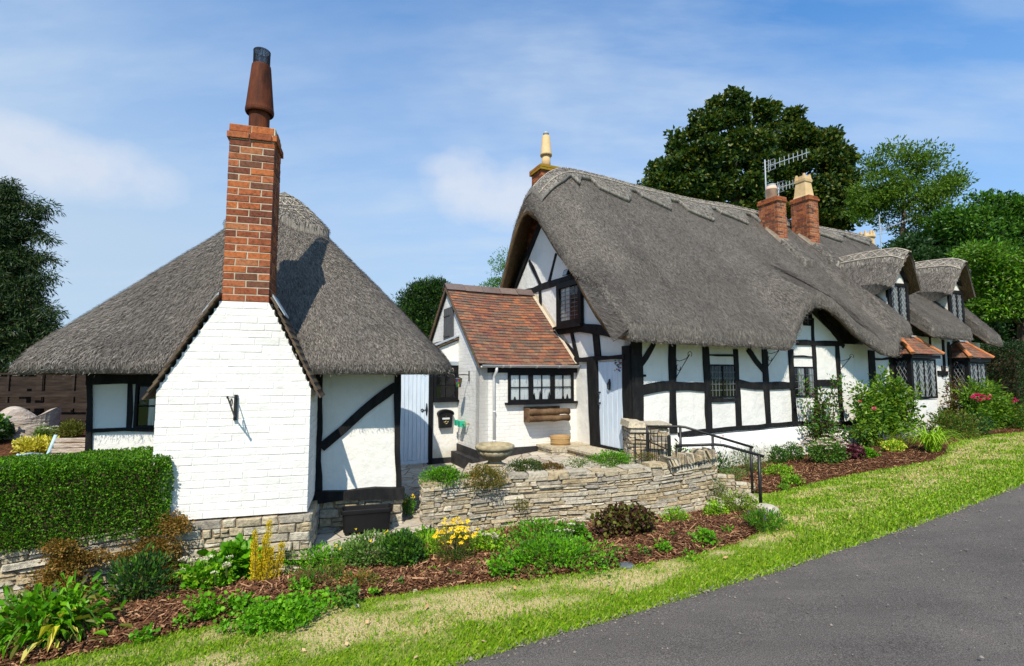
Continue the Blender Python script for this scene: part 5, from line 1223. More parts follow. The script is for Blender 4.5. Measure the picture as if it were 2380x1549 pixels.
def bed(name, lab, O, I_, nchips):
    n, k = 90, 16; o = polyl(O, n); i_ = polyl(I_, n); T_ = np.linspace(0, 1, k)
    PX = o[:, None, 0] * (1 - T_) + i_[:, None, 0] * T_; PY = o[:, None, 1] * (1 - T_) + i_[:, None, 1] * T_; PT = np.tile(T_, (n, 1)); PZ = bedz(PX, PY, PT); PZ[:, 0] = gz(PX[:, 0], PY[:, 0]) - .02
    mb = MB(); ii = np.arange(n * k).reshape(n, k); Pg = np.stack([PX, PY, PZ], -1); mb.np(Pg.reshape(-1, 3), np.stack([ii[:-1, :-1], ii[1:, :-1], ii[1:, 1:], ii[:-1, 1:]], -1).reshape(-1, 4), 0)
    # chips lying every way on the surface, denser where the camera is close
    a = Pg[:-1, :-1]; ar = np.linalg.norm(np.cross(Pg[1:, :-1] - a, Pg[:-1, 1:] - a), axis=2); dist = np.linalg.norm(a[..., :2], axis=2); pr = (ar / dist ** 1.5).ravel(); pr /= pr.sum(); q = rng.choice(len(pr), nchips, p=pr); qi, qj = np.divmod(q, k - 1)
    u = rng.random((nchips, 1)); v = rng.random((nchips, 1)); C = (Pg[qi, qj] * (1 - u) + Pg[qi + 1, qj] * u) * (1 - v) + (Pg[qi, qj + 1] * (1 - u) + Pg[qi + 1, qj + 1] * u) * v
    an = rng.random(nchips) * 6.283; D = np.stack([np.cos(an), np.sin(an), rng.normal(0, .28, nchips)], 1); S = np.stack([-np.sin(an), np.cos(an), rng.normal(0, .4, nchips)], 1)
    l = rng.gamma(2.2, .011, (nchips, 1)) + .008; w = rng.uniform(.0025, .006, (nchips, 1)) * (1 + l * 6); C[:, 2] += rng.uniform(.002, .022, nchips)
    Vv = np.stack([C - D * l - S * w, C + D * l - S * w * .6, C + D * l + S * w * .7, C - D * l + S * w], 1).reshape(-1, 3); mb.np(Vv, np.arange(nchips * 4).reshape(-1, 4), 1)
    BEDS.append([tuple(x) for x in o] + [tuple(x) for x in i_[::-1]])
    ob_ = mb.build(name, [M['mulch'], M['chip']]); struct(ob_, lab); return Pg
bed('flower_bed', 'long bark mulched flower bed below the stone walls', O1, I1, 60000); bed('flower_bed', 'bark mulched bed under the cottage front', O2, I2, 26000)
# grass blades
def blades(n, xr, yr, h, w, power):
    x = rng.uniform(*xr, n * 6); y = rng.uniform(*yr, n * 6); d = (y - yedge(x)) * .9
    ok = (d > -.03 - .05 * rng.random(len(x)))
    for b_ in BEDS: ok &= ~inpoly(x + rng.normal(0, .02, len(x)), y + rng.normal(0, .02, len(x)), b_)
    wall = np.interp(x, [-9, -4.6, -3.5, -2.1, -1.1, 3.0, 3.3, 4.4, 15], [2.8, 4.3, 4.9, 5.3, 6.4, 7.5, 7.9, 8.7, 15.2]); ok &= y < wall
    r = np.hypot(x, y); ok &= rng.random(len(x)) < np.clip((4.0 / r) ** power, 0, 1)
    ok &= (np.abs(x) < r * .75 + .6)
    ok &= rng.random(len(x)) > .28 * dryness(x, y); x, y = x[ok][:n], y[ok][:n]; k = len(x); dr = dryness(x, y); dr = np.where(rng.random(k) < dr * .82, .85, .08) + rng.normal(0, .14, k); dr = np.clip(dr, 0, 1)
    edge = (1 - sstep(0, .5, (y - yedge(x)) * .9)) * .5 + 1; hh = h * rng.uniform(.45, 1.2, k) * (1 - .5 * dr) * edge * (.6 + .8 * fbm(x * 2.5, y * 2.5, 51)); an = rng.random(k) * 6.283; le = rng.uniform(.1, .9, k)
    z = gz(x, y); ww = w * rng.uniform(.6, 1.3, k) * np.clip(np.hypot(x, y) / 4, .8, 2.2)
    sx, sy = -np.sin(an) * ww, np.cos(an) * ww; ex, ey = np.cos(an) * hh * le, np.sin(an) * hh * le
    B1 = np.stack([x - sx, y - sy, z - .005], 1); B2 = np.stack([x + sx, y + sy, z - .005], 1); M2 = np.stack([x + ex * .4 + sx * .7, y + ey * .4 + sy * .7, z + hh * .6], 1); T_ = np.stack([x + ex, y + ey, z + hh * (1 - .35 * le)], 1)
    return np.stack([B1, B2, M2, T_], 1).reshape(-1, 3), np.repeat(dr, 4)
gb = MB()
for n_, xr, yr, h, w_, pw in ((150000, (-6, 9), (1.6, 10), .036, .0026, 1.6), (60000, (3, 15), (5, 16), .05, .004, .6)):
    V, a_ = blades(n_, xr, yr, h, w_, pw); gb.np(V, np.arange(len(V)).reshape(-1, 4), 0, a_)
go = gb.build('grass', M['blade']); struct(go, 'short green and straw coloured grass blades on the verge', 'stuff')
# dead leaves on the turf
lv = MB(); nl_ = 120; x = rng.uniform(-2, 9, nl_); y = yedge(x) + rng.uniform(.1, 2.0, nl_); an = rng.random(nl_) * 6.28; s_ = rng.uniform(.012, .03, (nl_, 1)); C = np.stack([x, y, gz(x, y) + .03], 1); D = np.stack([np.cos(an), np.sin(an), rng.normal(0, .3, nl_)], 1); S = np.stack([-np.sin(an), np.cos(an), rng.normal(0, .3, nl_)], 1)
ok = ~(inpoly(x, y, BEDS[0]) | inpoly(x, y, BEDS[1])); V = np.stack([C - D * s_, C + S * s_ * .5, C + D * s_, C - S * s_ * .5], 1)[ok].reshape(-1, 3); lv.np(V, np.arange(len(V)).reshape(-1, 4)); struct(lv.build('fallen_leaves', pieces('dead_leaf', [(.30, .13, .05), (.42, .26, .12), (.5, .36, .2)], .8, 20, .3, 0)), 'a few brown fallen leaves on the grass', 'stuff')

# ---------------------------------------------------------------- stone walls, paving, steps
SM = [M['stone'], M['stonemortar']]
w = MB(); stones(w, RW_, (.03, .085), (.10, .40), .30, .011, .007, .022, 11)
for i in range(1, 5):       # irregular cap slabs
    A_, B_ = Vector(RW_[i][:2] + (0,)), Vector(RW_[i + 1][:2] + (0,)); L_ = (B_ - A_).length; s = 0; d_ = (B_ - A_) / L_; nn_ = Vector((d_.y, -d_.x, 0))
    while s < L_:
        l_ = random.uniform(.14, .42); e_ = min(s + l_, L_); z0 = RW_[i][3] + (RW_[i + 1][3] - RW_[i][3]) * s / L_ - .008; h_ = random.uniform(.02, .055); dp_ = random.uniform(.2, .34); pr_ = random.uniform(.0, .035)
        q = [A_ + d_ * (s + .006) + nn_ * pr_, A_ + d_ * (e_ - .006) + nn_ * (pr_ + random.uniform(-.02, .02)), A_ + d_ * (e_ - .006) - nn_ * dp_, A_ + d_ * (s + .006) - nn_ * dp_]
        w.hexa([p + Vector((0, 0, z0)) for p in q] + [p + Vector((random.uniform(-.01, .01), random.uniform(-.01, .01), z0 + h_ * random.uniform(.8, 1.2))) for p in q], 0); s = e_
A_, B_ = Vector((2.25, 7.40, 0)), Vector((3.02, 7.62, 0))     # stones set on edge at the high end
k = 17
for i in range(k):
    c_ = A_.lerp(B_, (i + .5) / k); d_ = (B_ - A_).normalized(); nn_ = Vector((d_.y, -d_.x, 0)); h_ = random.uniform(.05, .11) * (1 + .3 * math.sin(i / k * 3)); t_ = random.uniform(.012, .021)
    zz = .70 + .1 * (i + .5) / k
    q = [c_ - d_ * t_ + nn_ * .01, c_ + d_ * t_ + nn_ * random.uniform(-.03, .02), c_ + d_ * t_ - nn_ * .28, c_ - d_ * t_ - nn_ * .28]
    lean = d_ * random.uniform(-.05, .02); w.hexa([p + Vector((0, 0, zz - .02)) for p in q] + [p + lean - nn_ * .02 * (j < 2) + Vector((0, 0, zz + h_ * random.uniform(.75, 1.1))) for j, p in enumerate(q)], 0)
tag(w.build('stone_wall', SM), 'curved drystone retaining wall of thin grey slabs in front of the terrace', 'wall')
w = MB(); stones(w, LW_, (.035, .09), (.10, .38), .3, .014, .008, .022, 13); tag(w.build('stone_wall', SM), 'low stone wall under the clipped box hedge', 'wall')
lp_ = [OUT.p(.72, -.10, 0), Vector((-1.12, 6.32, 0))]
w = MB(); stones(w, [(lp_[0].x, lp_[0].y, -.14, .11), (-1.6, 5.86, -.14, .11), (lp_[1].x, lp_[1].y, -.12, .12)], (.06, .12), (.16, .36), .2, .014, .007, .02, 15); tag(w.build('stone_wall', SM), 'short low stone kerb below the black trough', 'wall')
# crazy paving
m_, nt, b = newmat('crazy_paving'); tc = nt.nodes.new('ShaderNodeTexCoord'); v1 = nt.nodes.new('ShaderNodeTexVoronoi'); v1.inputs['Scale'].default_value = 3.2; v2 = nt.nodes.new('ShaderNodeTexVoronoi'); v2.feature = 'DISTANCE_TO_EDGE'; v2.inputs['Scale'].default_value = 3.2
nt.links.new(tc.outputs['Object'], v1.inputs['Vector']); nt.links.new(tc.outputs['Object'], v2.inputs['Vector'])
sp_ = nt.nodes.new('ShaderNodeSeparateColor'); nt.links.new(v1.outputs['Color'], sp_.inputs[0]); c = ramp(nt, sp_.outputs[0], [(.33, .27, .2), (.47, .41, .33), (.40, .36, .30), (.52, .47, .39)]); f = noise(nt, 14, 5, .7); c = mixc(nt, .6, c, ramp(nt, f, [(.55, .55, .55), (1.1, 1.1, 1.1)], [.3, .6]), 'MULTIPLY')
e = ramp(nt, v2.outputs['Distance'], [(0, 0, 0), (1, 1, 1)], [.012, .035]); c = mixc(nt, e, (.17, .13, .085), c); nt.links.new(c, b.inputs['Base Color']); b.inputs['Roughness'].default_value = .95; p = bump(nt, b, e, .7, .02); bump(nt, b, f, .4, .02, p); M['paving'] = m_
def pz(x, y):
    z = .03 + .115 * np.clip(x + 2.1, 0, 2.6); return np.where(x < -.95, .125 - .03 * np.clip(y - 6.5, 0, 4), z)
def sheet(name, mat, x0, x1, ya, yb, zf, nx=40, ny=24, lab=None):
    xs = np.linspace(x0, x1, nx); mb = MB(); V = []
    for x in xs:
        lo, hi = ya(x), yb(x)
        for y in np.linspace(lo, hi, ny): V.append((x, y, float(zf(x, y))))
    I = np.arange(nx * ny).reshape(nx, ny); mb.np(np.array(V), np.stack([I[:-1, :-1], I[1:, :-1], I[1:, 1:], I[:-1, 1:]], -1).reshape(-1, 4)); return struct(mb.build(name, mat, smooth=True), lab)
wallY = lambda x: float(np.interp(x, [-2.2, -1.6, -1.12, -1.1, -.06, 1.28, 2.15, 3.02], [5.44, 5.84, 6.32, 7.0, 7.3, 7.55, 7.72, 8.0]))
sheet('path', M['paving'], -2.6, -1.02, lambda x: float(np.interp(x, [-2.6, -2.07, -1.6, -1.02], [5.35, 5.36, 5.80, 6.42])), lambda x: 12.4, lambda x, y: float(pz(x, y)), 30, 60, 'crazy paved path from the kerb to the blue gate')
sheet('terrace', M['paving'], -1.0, 3.3, lambda x: wallY(max(x, -1.1)) + .35, lambda x: 11.6, lambda x, y: float(pz(x, y)) + (.012 if y > 0 else 0), 40, 30, 'paved terrace in front of the annex and front door')
sheet('planting_strip', M['mulch'], -1.04, 3.0, lambda x: wallY(x) - .13, lambda x: wallY(x) + .55, lambda x, y: .565 + .03 * float(np.interp(x, [-1, 3], [0, 1])) - .28 * max(0, (y - wallY(x) - .3) / .25) ** 1 + .03 * math.sin(x * 9), 60, 10, 'soil strip along the top of the retaining wall')
# steps by the handrails
w = MB(); A_ = Vector((2.38, 7.92, 0)); B_ = Vector((2.45, 8.80, 0)); dv = Vector((.98, -.18, 0))
for i, (s0, s1, z) in enumerate(((.0, .55, .30), (.50, .95, .20), (.9, 1.45, .09))):
    q = [A_ + dv * s0, A_ + dv * s1, B_ + dv * s1, B_ + dv * s0]
    for k in range(2):
        p0, p1, p2, p3 = q[0].lerp(q[3], k / 2), q[1].lerp(q[2], k / 2), q[1].lerp(q[2], (k + .98) / 2), q[0].lerp(q[3], (k + .98) / 2)
        w.hexa([p + Vector((0, 0, z - .16)) for p in (p0, p1, p2, p3)] + [p + Vector((0, 0, z + random.uniform(-.004, .004))) for p in (p0, p1, p2, p3)])
tag(w.build('garden_steps', M['stonecap'], bevel=.012), 'short flight of stone steps between the two black handrails', 'steps')
w = MB(); stones(w, [(3.30, 8.72, -.05, .33), (3.68, 8.62, -.05, .33)], (.03, .06), (.1, .3), .2, .006, .003, .008, 21); stones(w, [(3.69, 8.62, -.05, .22), (3.98, 8.54, -.05, .21)], (.03, .06), (.1, .3), .2, .006, .003, .008, 22); stones(w, [(3.99, 8.54, -.05, .10), (4.2, 8.48, -.05, .09)], (.03, .06), (.1, .3), .2, .006, .003, .008, 23)
tag(w.build('stone_wall', SM), 'stepped little buff stone wall beside the steps', 'wall')
w = MB(); stones(w, [(2.13, 9.95, .1, 1.05), (2.13, 9.32, .1, 1.05), (2.84, 9.38, .1, 1.05), (2.84, 9.95, .1, 1.05)], (.05, .14), (.14, .4), .2, .014, .012, .03, 25)
w.hexa([Vector(p + (1.04,)) for p in ((2.08, 9.27), (2.40, 9.28), (2.38, 9.98), (2.08, 9.98))] + [Vector(p + (z,)) for p, z in (((2.1, 9.29), 1.15), ((2.39, 9.30), 1.12), ((2.38, 9.95), 1.14), ((2.1, 9.95), 1.16))], 0); w.hexa([Vector(p + (1.04,)) for p in ((2.42, 9.30), (2.90, 9.32), (2.88, 9.98), (2.40, 9.98))] + [Vector(p + (z,)) for p, z in (((2.43, 9.31), 1.09), ((2.88, 9.34), 1.10), ((2.86, 9.95), 1.11), ((2.41, 9.95), 1.1))], 0)
tag(w.build('stone_pier', SM), 'square rough stone pier behind the small iron gate', 'pier')
# doorstep
w = MB(); gp = lambda a0, a1, b0, z0, z1: stones(w, [tuple(GAB.p(a0, 0, 0))[:2] + (z0, z1), tuple(GAB.p(a0, b0, 0))[:2] + (z0, z1), tuple(GAB.p(a1, b0, 0))[:2] + (z0, z1), tuple(GAB.p(a1, 0, 0))[:2] + (z0, z1)], (.05, .08), (.12, .3), .25, .01, .005, .01, 31)
gp(-1.28, .0, -.62, .15, .44); w.box(GAB, -1.3, .02, -.66, 0, .44, .485); gp(-2.2, -1.3, -1.0, .15, .45); w.box(GAB, -2.22, -1.31, -1.03, 0, .45, .495)
tag(w.build('doorstep', SM), 'broad stone doorstep in front of the pale blue front door', 'step')

# ---------------------------------------------------------------- garden furniture
c = on_z(1150, 1082, .62); t = thing('stone_urn', 'wide carved stone bowl urn standing on the retaining wall', 'urn', c); k = c.y / 1190
m = MB(); m.lathe(c, [(.16, 0), (.17, .02), (.115, .045), (.10, .07), (.15, .10), (.22, .15), (.255, .20), (.262, .225), (.24, .235)], 48, wob=lambda q, z: .05 * abs(math.sin(q * 7)) * (1 if .08 < z < .22 else 0)); m.build('bowl', M['urn'], t, smooth=True)
m = MB(); m.lathe(c, [(.245, .23), (.285, .245), (.30, .275), (.292, .305), (.265, .32), (.24, .31), (.22, .25), (.05, .22)], 60, wob=lambda q, z: .018 * math.sin(q * 22) * (1 if .235 < z < .31 else 0)); m.build('rim', M['urn'], t, smooth=True)
m = MB()
for q in range(14):
    an = 2 * math.pi * q / 14
    for s_ in (-1, 1):
        m.tube([c + Vector((math.cos(an + s_ * .22 * f_) * (.13 + .135 * f_ ** .7), math.sin(an + s_ * .22 * f_) * (.13 + .135 * f_ ** .7), .09 + .135 * f_)) for f_ in (0, .3, .6, 1)], [.012, .014, .013, .01], 6)
m.build('carving', M['urn'], t, smooth=True)
c = Vector(GAB.p(-1.62, -.62, .495)); t = thing('wooden_tub', 'low pale oak half barrel tub standing on the doorstep', 'tub', c)
m = MB(); m.lathe(c, [(.19, 0), (.21, .10), (.222, .19), (.205, .19), (.19, .05), (.1, .045)], 26, wob=lambda q, z: .006 * (int(q * 26 / 6.283) % 2)); m.build('staves', M['oak'], t)
m = MB()
for z in (.045, .135): m.lathe(c, [(.2 + z * .1, z), (.206 + z * .12, z), (.208 + z * .12, z + .02), (.2 + z * .12, z + .02)], 26)
m.build('hoop', M['oak'], t)
c = Vector((-1.70, 6.16, .125)); t = thing('black_trough', 'empty black plastic trough on feet below the diagonal brace', 'trough', c); TR = Fr(c.x, c.y, 17)
m = MB(); hl, hd_ = .29, .115
def ringz(s, z, r_=.05):
    p_ = []
    for cx_, cy_, a0_ in ((hl * s - r_, hd_ * s - r_, 0), (-hl * s + r_, hd_ * s - r_, 90), (-hl * s + r_, -hd_ * s + r_, 180), (hl * s - r_, -hd_ * s + r_, 270)):
        for q in range(5): an = R(a0_ + q * 22.5); p_.append(TR.p(cx_ + r_ * math.cos(an), .12 + cy_ + r_ * math.sin(an), c.z + z))
    return p_
rg = [ringz(.91, .03), ringz(.92, .05), ringz(.945, .20), ringz(.955, .235), ringz(1.02, .24), ringz(1.03, .285), ringz(1.0, .292), ringz(.95, .285), ringz(.88, .08)]; n_ = 20
vs = [p for r_ in rg for p in r_]; fs = [(i * n_ + k, i * n_ + (k + 1) % n_, (i + 1) * n_ + (k + 1) % n_, (i + 1) * n_ + k) for i in range(len(rg) - 1) for k in range(n_)] + [tuple(range(n_))[::-1], tuple((len(rg) - 1) * n_ + k for k in range(n_))]
m.add(vs, fs); m.build('tub', M['plastic'], t, smooth=True, bevel=.003)
for x in (-.22, .22):
    for y in (.04, .2): m = MB(); m.box(TR, x - .02, x + .02, y - .02, y + .02, c.z, c.z + .04); m.build('foot', M['plastic'], t)
m = MB(); o_ = TR.p(0, .02, c.z + .13); m.tube([o_ + TR.A * (.04 * math.cos(q)) + Vector((0, 0, .014 * math.sin(q))) for q in np.linspace(0, 6.28, 17)], .002, 4); m.build('emblem', M['plastic'], t)
w_ = on_ground(1782, 1196); m = MB(); m.lathe((w_.x, w_.y + .08, w_.z - .04), [(.14, 0), (.165, .05), (.15, .11), (.10, .145), (.03, .155)], 14, wob=lambda q, z: .16 * (float(vnoise(q * 1.2 + 5, z * 9, 4)) - .5) + .28 * abs(math.cos(q))); tag(m.build('boulder', M['boulder'], smooth=True), 'pale boulder at the foot of the handrail', 'rock')
w_ = on_ground(1455, 1316); m = MB(); m.lathe((w_.x, w_.y, w_.z - .02), [(.085, 0), (.09, .03), (.07, .045), (.02, .05)], 10, wob=lambda q, z: .3 * (float(vnoise(q * 1.3, z, 9)) - .5)); tag(m.build('flat_stone', M['slate']), 'flat dark slate stone in the grass at the bed edge', 'rock')
for i, (u, v) in enumerate(((965, 1376), (15, 1540), (1105, 1352), (830, 1412))):
    w_ = on_ground(u, v); m = MB(); m.lathe((w_.x, w_.y, w_.z), [(.018, 0), (.025, .008), (.016, .02), (.005, .023)], 9, wob=lambda q, z: .35 * (float(vnoise(q * 1.5 + i * 7, z * 20, 3)) - .5)); tag(m.build('pebble', M['stump'], smooth=True), ['pinkish pebble at the bed edge below the low clover plant', 'pebble under the long leaved clump at the bed corner', 'pebble on the bed edge below the yellow daisies', 'smallest pebble at the bed edge right of the lady mantle mound'][i], 'pebble')
# handrails and iron gate
t = thing('handrail', 'black tubular handrail on the cottage side of the steps', 'handrail', (3.1, 8.8, .2))
rA = [Vector(p) for p in ((2.33, 8.93, 1.10), (2.88, 8.93, 1.10), (2.98, 8.9, 1.09), (3.96, 8.53, .80))]
m = MB(); m.tube(rA, .021, 10); m.build('rail', M['iron'], t, smooth=True)
for p, zb in (((2.33, 8.93, 1.10), .2), ((2.90, 8.93, 1.10), .15), ((3.93, 8.55, .81), -.02), ((3.38, 8.74, .96), .1)): m = MB(); m.tube([Vector(p), Vector((p[0], p[1], zb))], .022, 10); m.build('post', M['iron'], t, smooth=True)
t = thing('handrail', 'black tubular handrail nearest the lane ending above the pale boulder', 'handrail', (3.1, 7.6, .2))
m = MB(); m.tube([Vector(p) for p in ((2.40, 7.60, .955), (2.98, 7.66, .965), (3.12, 7.65, .955), (3.62, 7.48, .82))], .021, 10); m.build('rail', M['iron'], t, smooth=True)
for p, zb in (((3.56, 7.50, .835), -.04), ((2.42, 7.62, .955), .5)): m = MB(); m.tube([Vector(p), Vector((p[0], p[1], zb))], .023, 10); m.build('post', M['iron'], t, smooth=True)
t = thing('iron_gate', 'small black iron bar gate at the top of the steps', 'gate', (2.35, 8.3, .3))
g0, g1 = Vector((2.33, 8.90, 0)), Vector((2.36, 7.80, 0)); m = MB()
for z in (.46, .86): m.tube([g0 + Vector((0, 0, z)), g1 + Vector((0, 0, z))], .012, 6)
m.build('gate_rail', M['iron'], t); m = MB()
for k in range(11):
    p = g0.lerp(g1, (k + .5) / 11); h_ = (.98 if k % 2 else .68) + .05 * math.sin(k / 10 * 3.14); m.tube([p + Vector((0, 0, .36)), p + Vector((0, 0, h_)), p + Vector((0, 0, h_ + .05))], [.008, .008, .001], 6)
m.build('gate_bar', M['iron'], t)
for p, h_ in ((g0, 1.0), (g1, 1.07)): m = MB(); m.tube([p + Vector((0, 0, .2)), p + Vector((0, 0, h_)), p + Vector((0, 0, h_ + .02))], [.028, .028, .01], 8); m.build('gate_post', M['iron'], t)
t = thing('iron_fence', 'short run of black iron bars between gate and stone pier', 'fence', (2.25, 9.1, .3)); m = MB(); g0, g1 = Vector((2.16, 9.1, 0)), Vector((2.32, 8.95, 0))
for z in (.46, .86): m.tube([g0 + Vector((0, 0, z)), g1 + Vector((0, 0, z))], .012, 6)
for k in range(3): p = g0.lerp(g1, k / 2); m.tube([p + Vector((0, 0, .28)), p + Vector((0, 0, (.98, .82, .95)[k]))], .012 if k != 1 else .008, 6)
m.build('bars', M['iron'], t)

# ---------------------------------------------------------------- the raised garden on the left
def zg(x, y): return float(np.interp(y, [5.3, 6.6, 8.3, 10.5, 30], [.40, .42, .93, 1.0, 1.0]))
sheet('garden_soil', M['mulch'], -24, -4.9, lambda x: float(np.interp(x, [-24, -8.5, -4.9], [2.6, 3.4, 5.3])), lambda x: 30.0, lambda x, y: zg(x, y) if y > 5.3 else .40, 30, 60, 'raised soil border behind the hedge')
f0, f1 = -13.0, -5.8; FN = Fr(0, 10.2, 0)
t = thing('panel_fence', 'dark brown boarded panel fence behind the tree stump', 'fence', (-9, 10.25, 1)); x = f0; k = 0
edges = [-13, -11.2, -9.33, -7.4, -5.6]
for i in range(4):
    x0, x1 = edges[i], edges[i + 1]; top = 1.97 if i < 2 else 2.03; m = MB(); nb_ = 9
    for j in range(nb_): z0 = .98 + (top - 1.0) * j / nb_; m.hexa([FN.p(x0 + .03, -.0 + .012, z0), FN.p(x1 - .03, -.0 + .012, z0), FN.p(x1 - .03, .03, z0), FN.p(x0 + .03, .03, z0), FN.p(x0 + .03, .0, z0 + (top - 1) / nb_ + .012), FN.p(x1 - .03, .0, z0 + (top - 1) / nb_ + .012), FN.p(x1 - .03, .02, z0 + (top - 1) / nb_ + .012), FN.p(x0 + .03, .02, z0 + (top - 1) / nb_ + .012)])
    for j in range(4): xx = x0 + .03 + (x1 - x0 - .1) * j / 3; m.box(FN, xx, xx + .04, -.03, .0, .98, top + .02)
    m.box(FN, x0 + .02, x1 - .02, -.035, .03, top + .02, top + .055); m.build('fence_panel', M['fence'], t)
t = thing('rail_fence', 'dark post and rail fence running in front of the boarded panels', 'fence', (-9, 9.9, 1)); F2 = Fr(0, 9.85, 0)
for z, x0 in ((1.62, f0), (1.40, f0), (1.18, -8.6), (1.0, -8.6)): m = MB(); m.box(F2, x0, -5.7, -.04, .0, z - .05, z + .05); m.build('rail', M['fence'], t)
for x in (-11.5, -9.35, -8.05, -6.3): m = MB(); m.box(F2, x - .07, x + .07, .0, .1, .9, 1.72); m.build('post', M['fence'], t)
t = bpy.data.objects['panel_fence']
for x in edges: m = MB(); m.box(FN, x - .06, x + .06, -.05, .06, .9, 2.02); m.build('fence_post', M['fence'], t)
c = Vector((-8.3, 8.9, .86)); m = MB(); n_ = 40; vs = []; 
for z, r_ in ((0, .46), (.12, .40), (.3, .40)):
    for k in range(n_): q = 2 * math.pi * k / n_; rr = r_ * (1 + .10 * (float(vnoise(q * 2, z * 3, 6)) - .5)); vs.append(c + Vector((rr * math.cos(q), rr * math.sin(q), z)))
def toph(q): cq = math.cos(q); return .30 + .26 * (abs(cq) ** 1.5) * (1 if cq < 0 else .95) + .05 * math.sin(3 * q)
for rr, f_ in ((.41, 1), (.30, .9), (.15, .35)):
    for k in range(n_): q = 2 * math.pi * k / n_; vs.append(c + Vector((rr * math.cos(q), rr * math.sin(q), .25 + (toph(q) - .25) * f_)))
fs = [(i * n_ + k, i * n_ + (k + 1) % n_, (i + 1) * n_ + (k + 1) % n_, (i + 1) * n_ + k) for i in range(5) for k in range(n_)] + [tuple(5 * n_ + k for k in range(n_))]
m.add(vs, fs); tag(m.build('tree_stump', M['stump']), 'silvery hollowed tree stump with two high sides before the fence', 'stump')
c = Vector((-6.50, 7.05, .34)); t = thing('garden_bench', 'wooden slatted bench with pale blue cast iron ends behind the hedge', 'bench', c); BN = Fr(c.x, c.y, 8)
for j, (b_, z_) in enumerate(((.30, .50), (.335, .57), (.37, .64), (.40, .71))): m = MB(); m.box(BN, .0, 1.3, b_, b_ + .03, c.z + z_ - .03, c.z + z_ + .03); m.build('back_slat', M['stump'], t, bevel=.004)
for j in range(4): m = MB(); m.box(BN, .0, 1.3, -.12 + .1 * j, -.04 + .1 * j, c.z + .40, c.z + .43); m.build('seat_slat', M['stump'], t, bevel=.004)
for x in (-.02, 1.30):
    m = MB(); P_ = lambda b_, z_: BN.p(x, b_, c.z + z_)
    m.tube([P_(-.2, .02), P_(-.14, .2), P_(-.12, .40), P_(-.18, .56), P_(-.22, .60), P_(-.25, .56)], .022, 8); m.tube([P_(-.2, .59), P_(0, .58), P_(.2, .54), P_(.30, .50)], .02, 8); m.tube([P_(.28, .02), P_(.24, .3), P_(.28, .45), P_(.38, .66), P_(.44, .78)], .024, 8); m.tube([P_(-.12, .40), P_(.25, .40)], .02, 8)
    for k in range(3): m.tube([P_(-.05 + .1 * k + .045 * math.cos(q), .49 + .045 * math.sin(q)) for q in np.linspace(0, 6.28, 12)], .010, 5)
    m.build('cast_end', M['bluepaint'], t, smooth=True)
# ---------------------------------------------------------------- plants
def nrm(a): return a / np.maximum(np.linalg.norm(a, axis=1, keepdims=True), 1e-9)
def leaves(mb, C, D, L, W, mi=0, fold=.25, roll=1.0, upn=.6, hexa=False, droop=0.0):
    """folded leaf blades: C base, D direction, L length, W width (arrays or numbers)"""
    n = len(C); L = np.broadcast_to(np.asarray(L, float), (n,))[:, None] * rng.uniform(.5, 1.35, (n, 1)); W = np.broadcast_to(np.asarray(W, float), (n,))[:, None] * rng.uniform(.7, 1.2, (n, 1))
    S = np.cross(D, np.array([0, 0, 1.0]) * upn + rng.normal(0, roll, (n, 3)) * .6); S = nrm(S); N = nrm(np.cross(S, D))
    T = C + D * L + np.array([0, 0, -1.0]) * droop * L
    if hexa:
        a = C + D * L * .22; b = C + D * L * .68
        V = np.stack([C, a - S * W * .42 + N * W * fold, b - S * W * .46 + N * W * fold * .8, T, b + S * W * .46 + N * W * fold * .8, a + S * W * .42 + N * W * fold], 1); q = 6
    else:
        m = C + D * L * .5; V = np.stack([C, m - S * W * .5 + N * W * fold, T, m + S * W * .5 + N * W * fold], 1); q = 4
    mb.np(V.reshape(-1, 3), np.arange(n * q).reshape(n, q), mi)
def blob(n, c, r, shell=.5, rough=.35, seed=0, flat=0.0):
    """points through a lumpy ellipsoid, most of them near its surface"""
    d = nrm(rng.normal(0, 1, (n, 3))); f = (shell + (1 - shell) * rng.random((n, 1)) ** .6)
    l = 1 + rough * (vnoise(d[:, 0] * 2.3 + seed * 7 + d[:, 2] * 1.7, d[:, 1] * 2.3 + seed * 3 - d[:, 2] * 1.3, seed + 5)[:, None] * 2 - 1) + rough * .5 * (vnoise(d[:, 0] * 5 + d[:, 2] * 3, d[:, 1] * 5 + seed, seed)[:, None] * 2 - 1)
    return np.array(c) + d * f * l * np.array(r), d
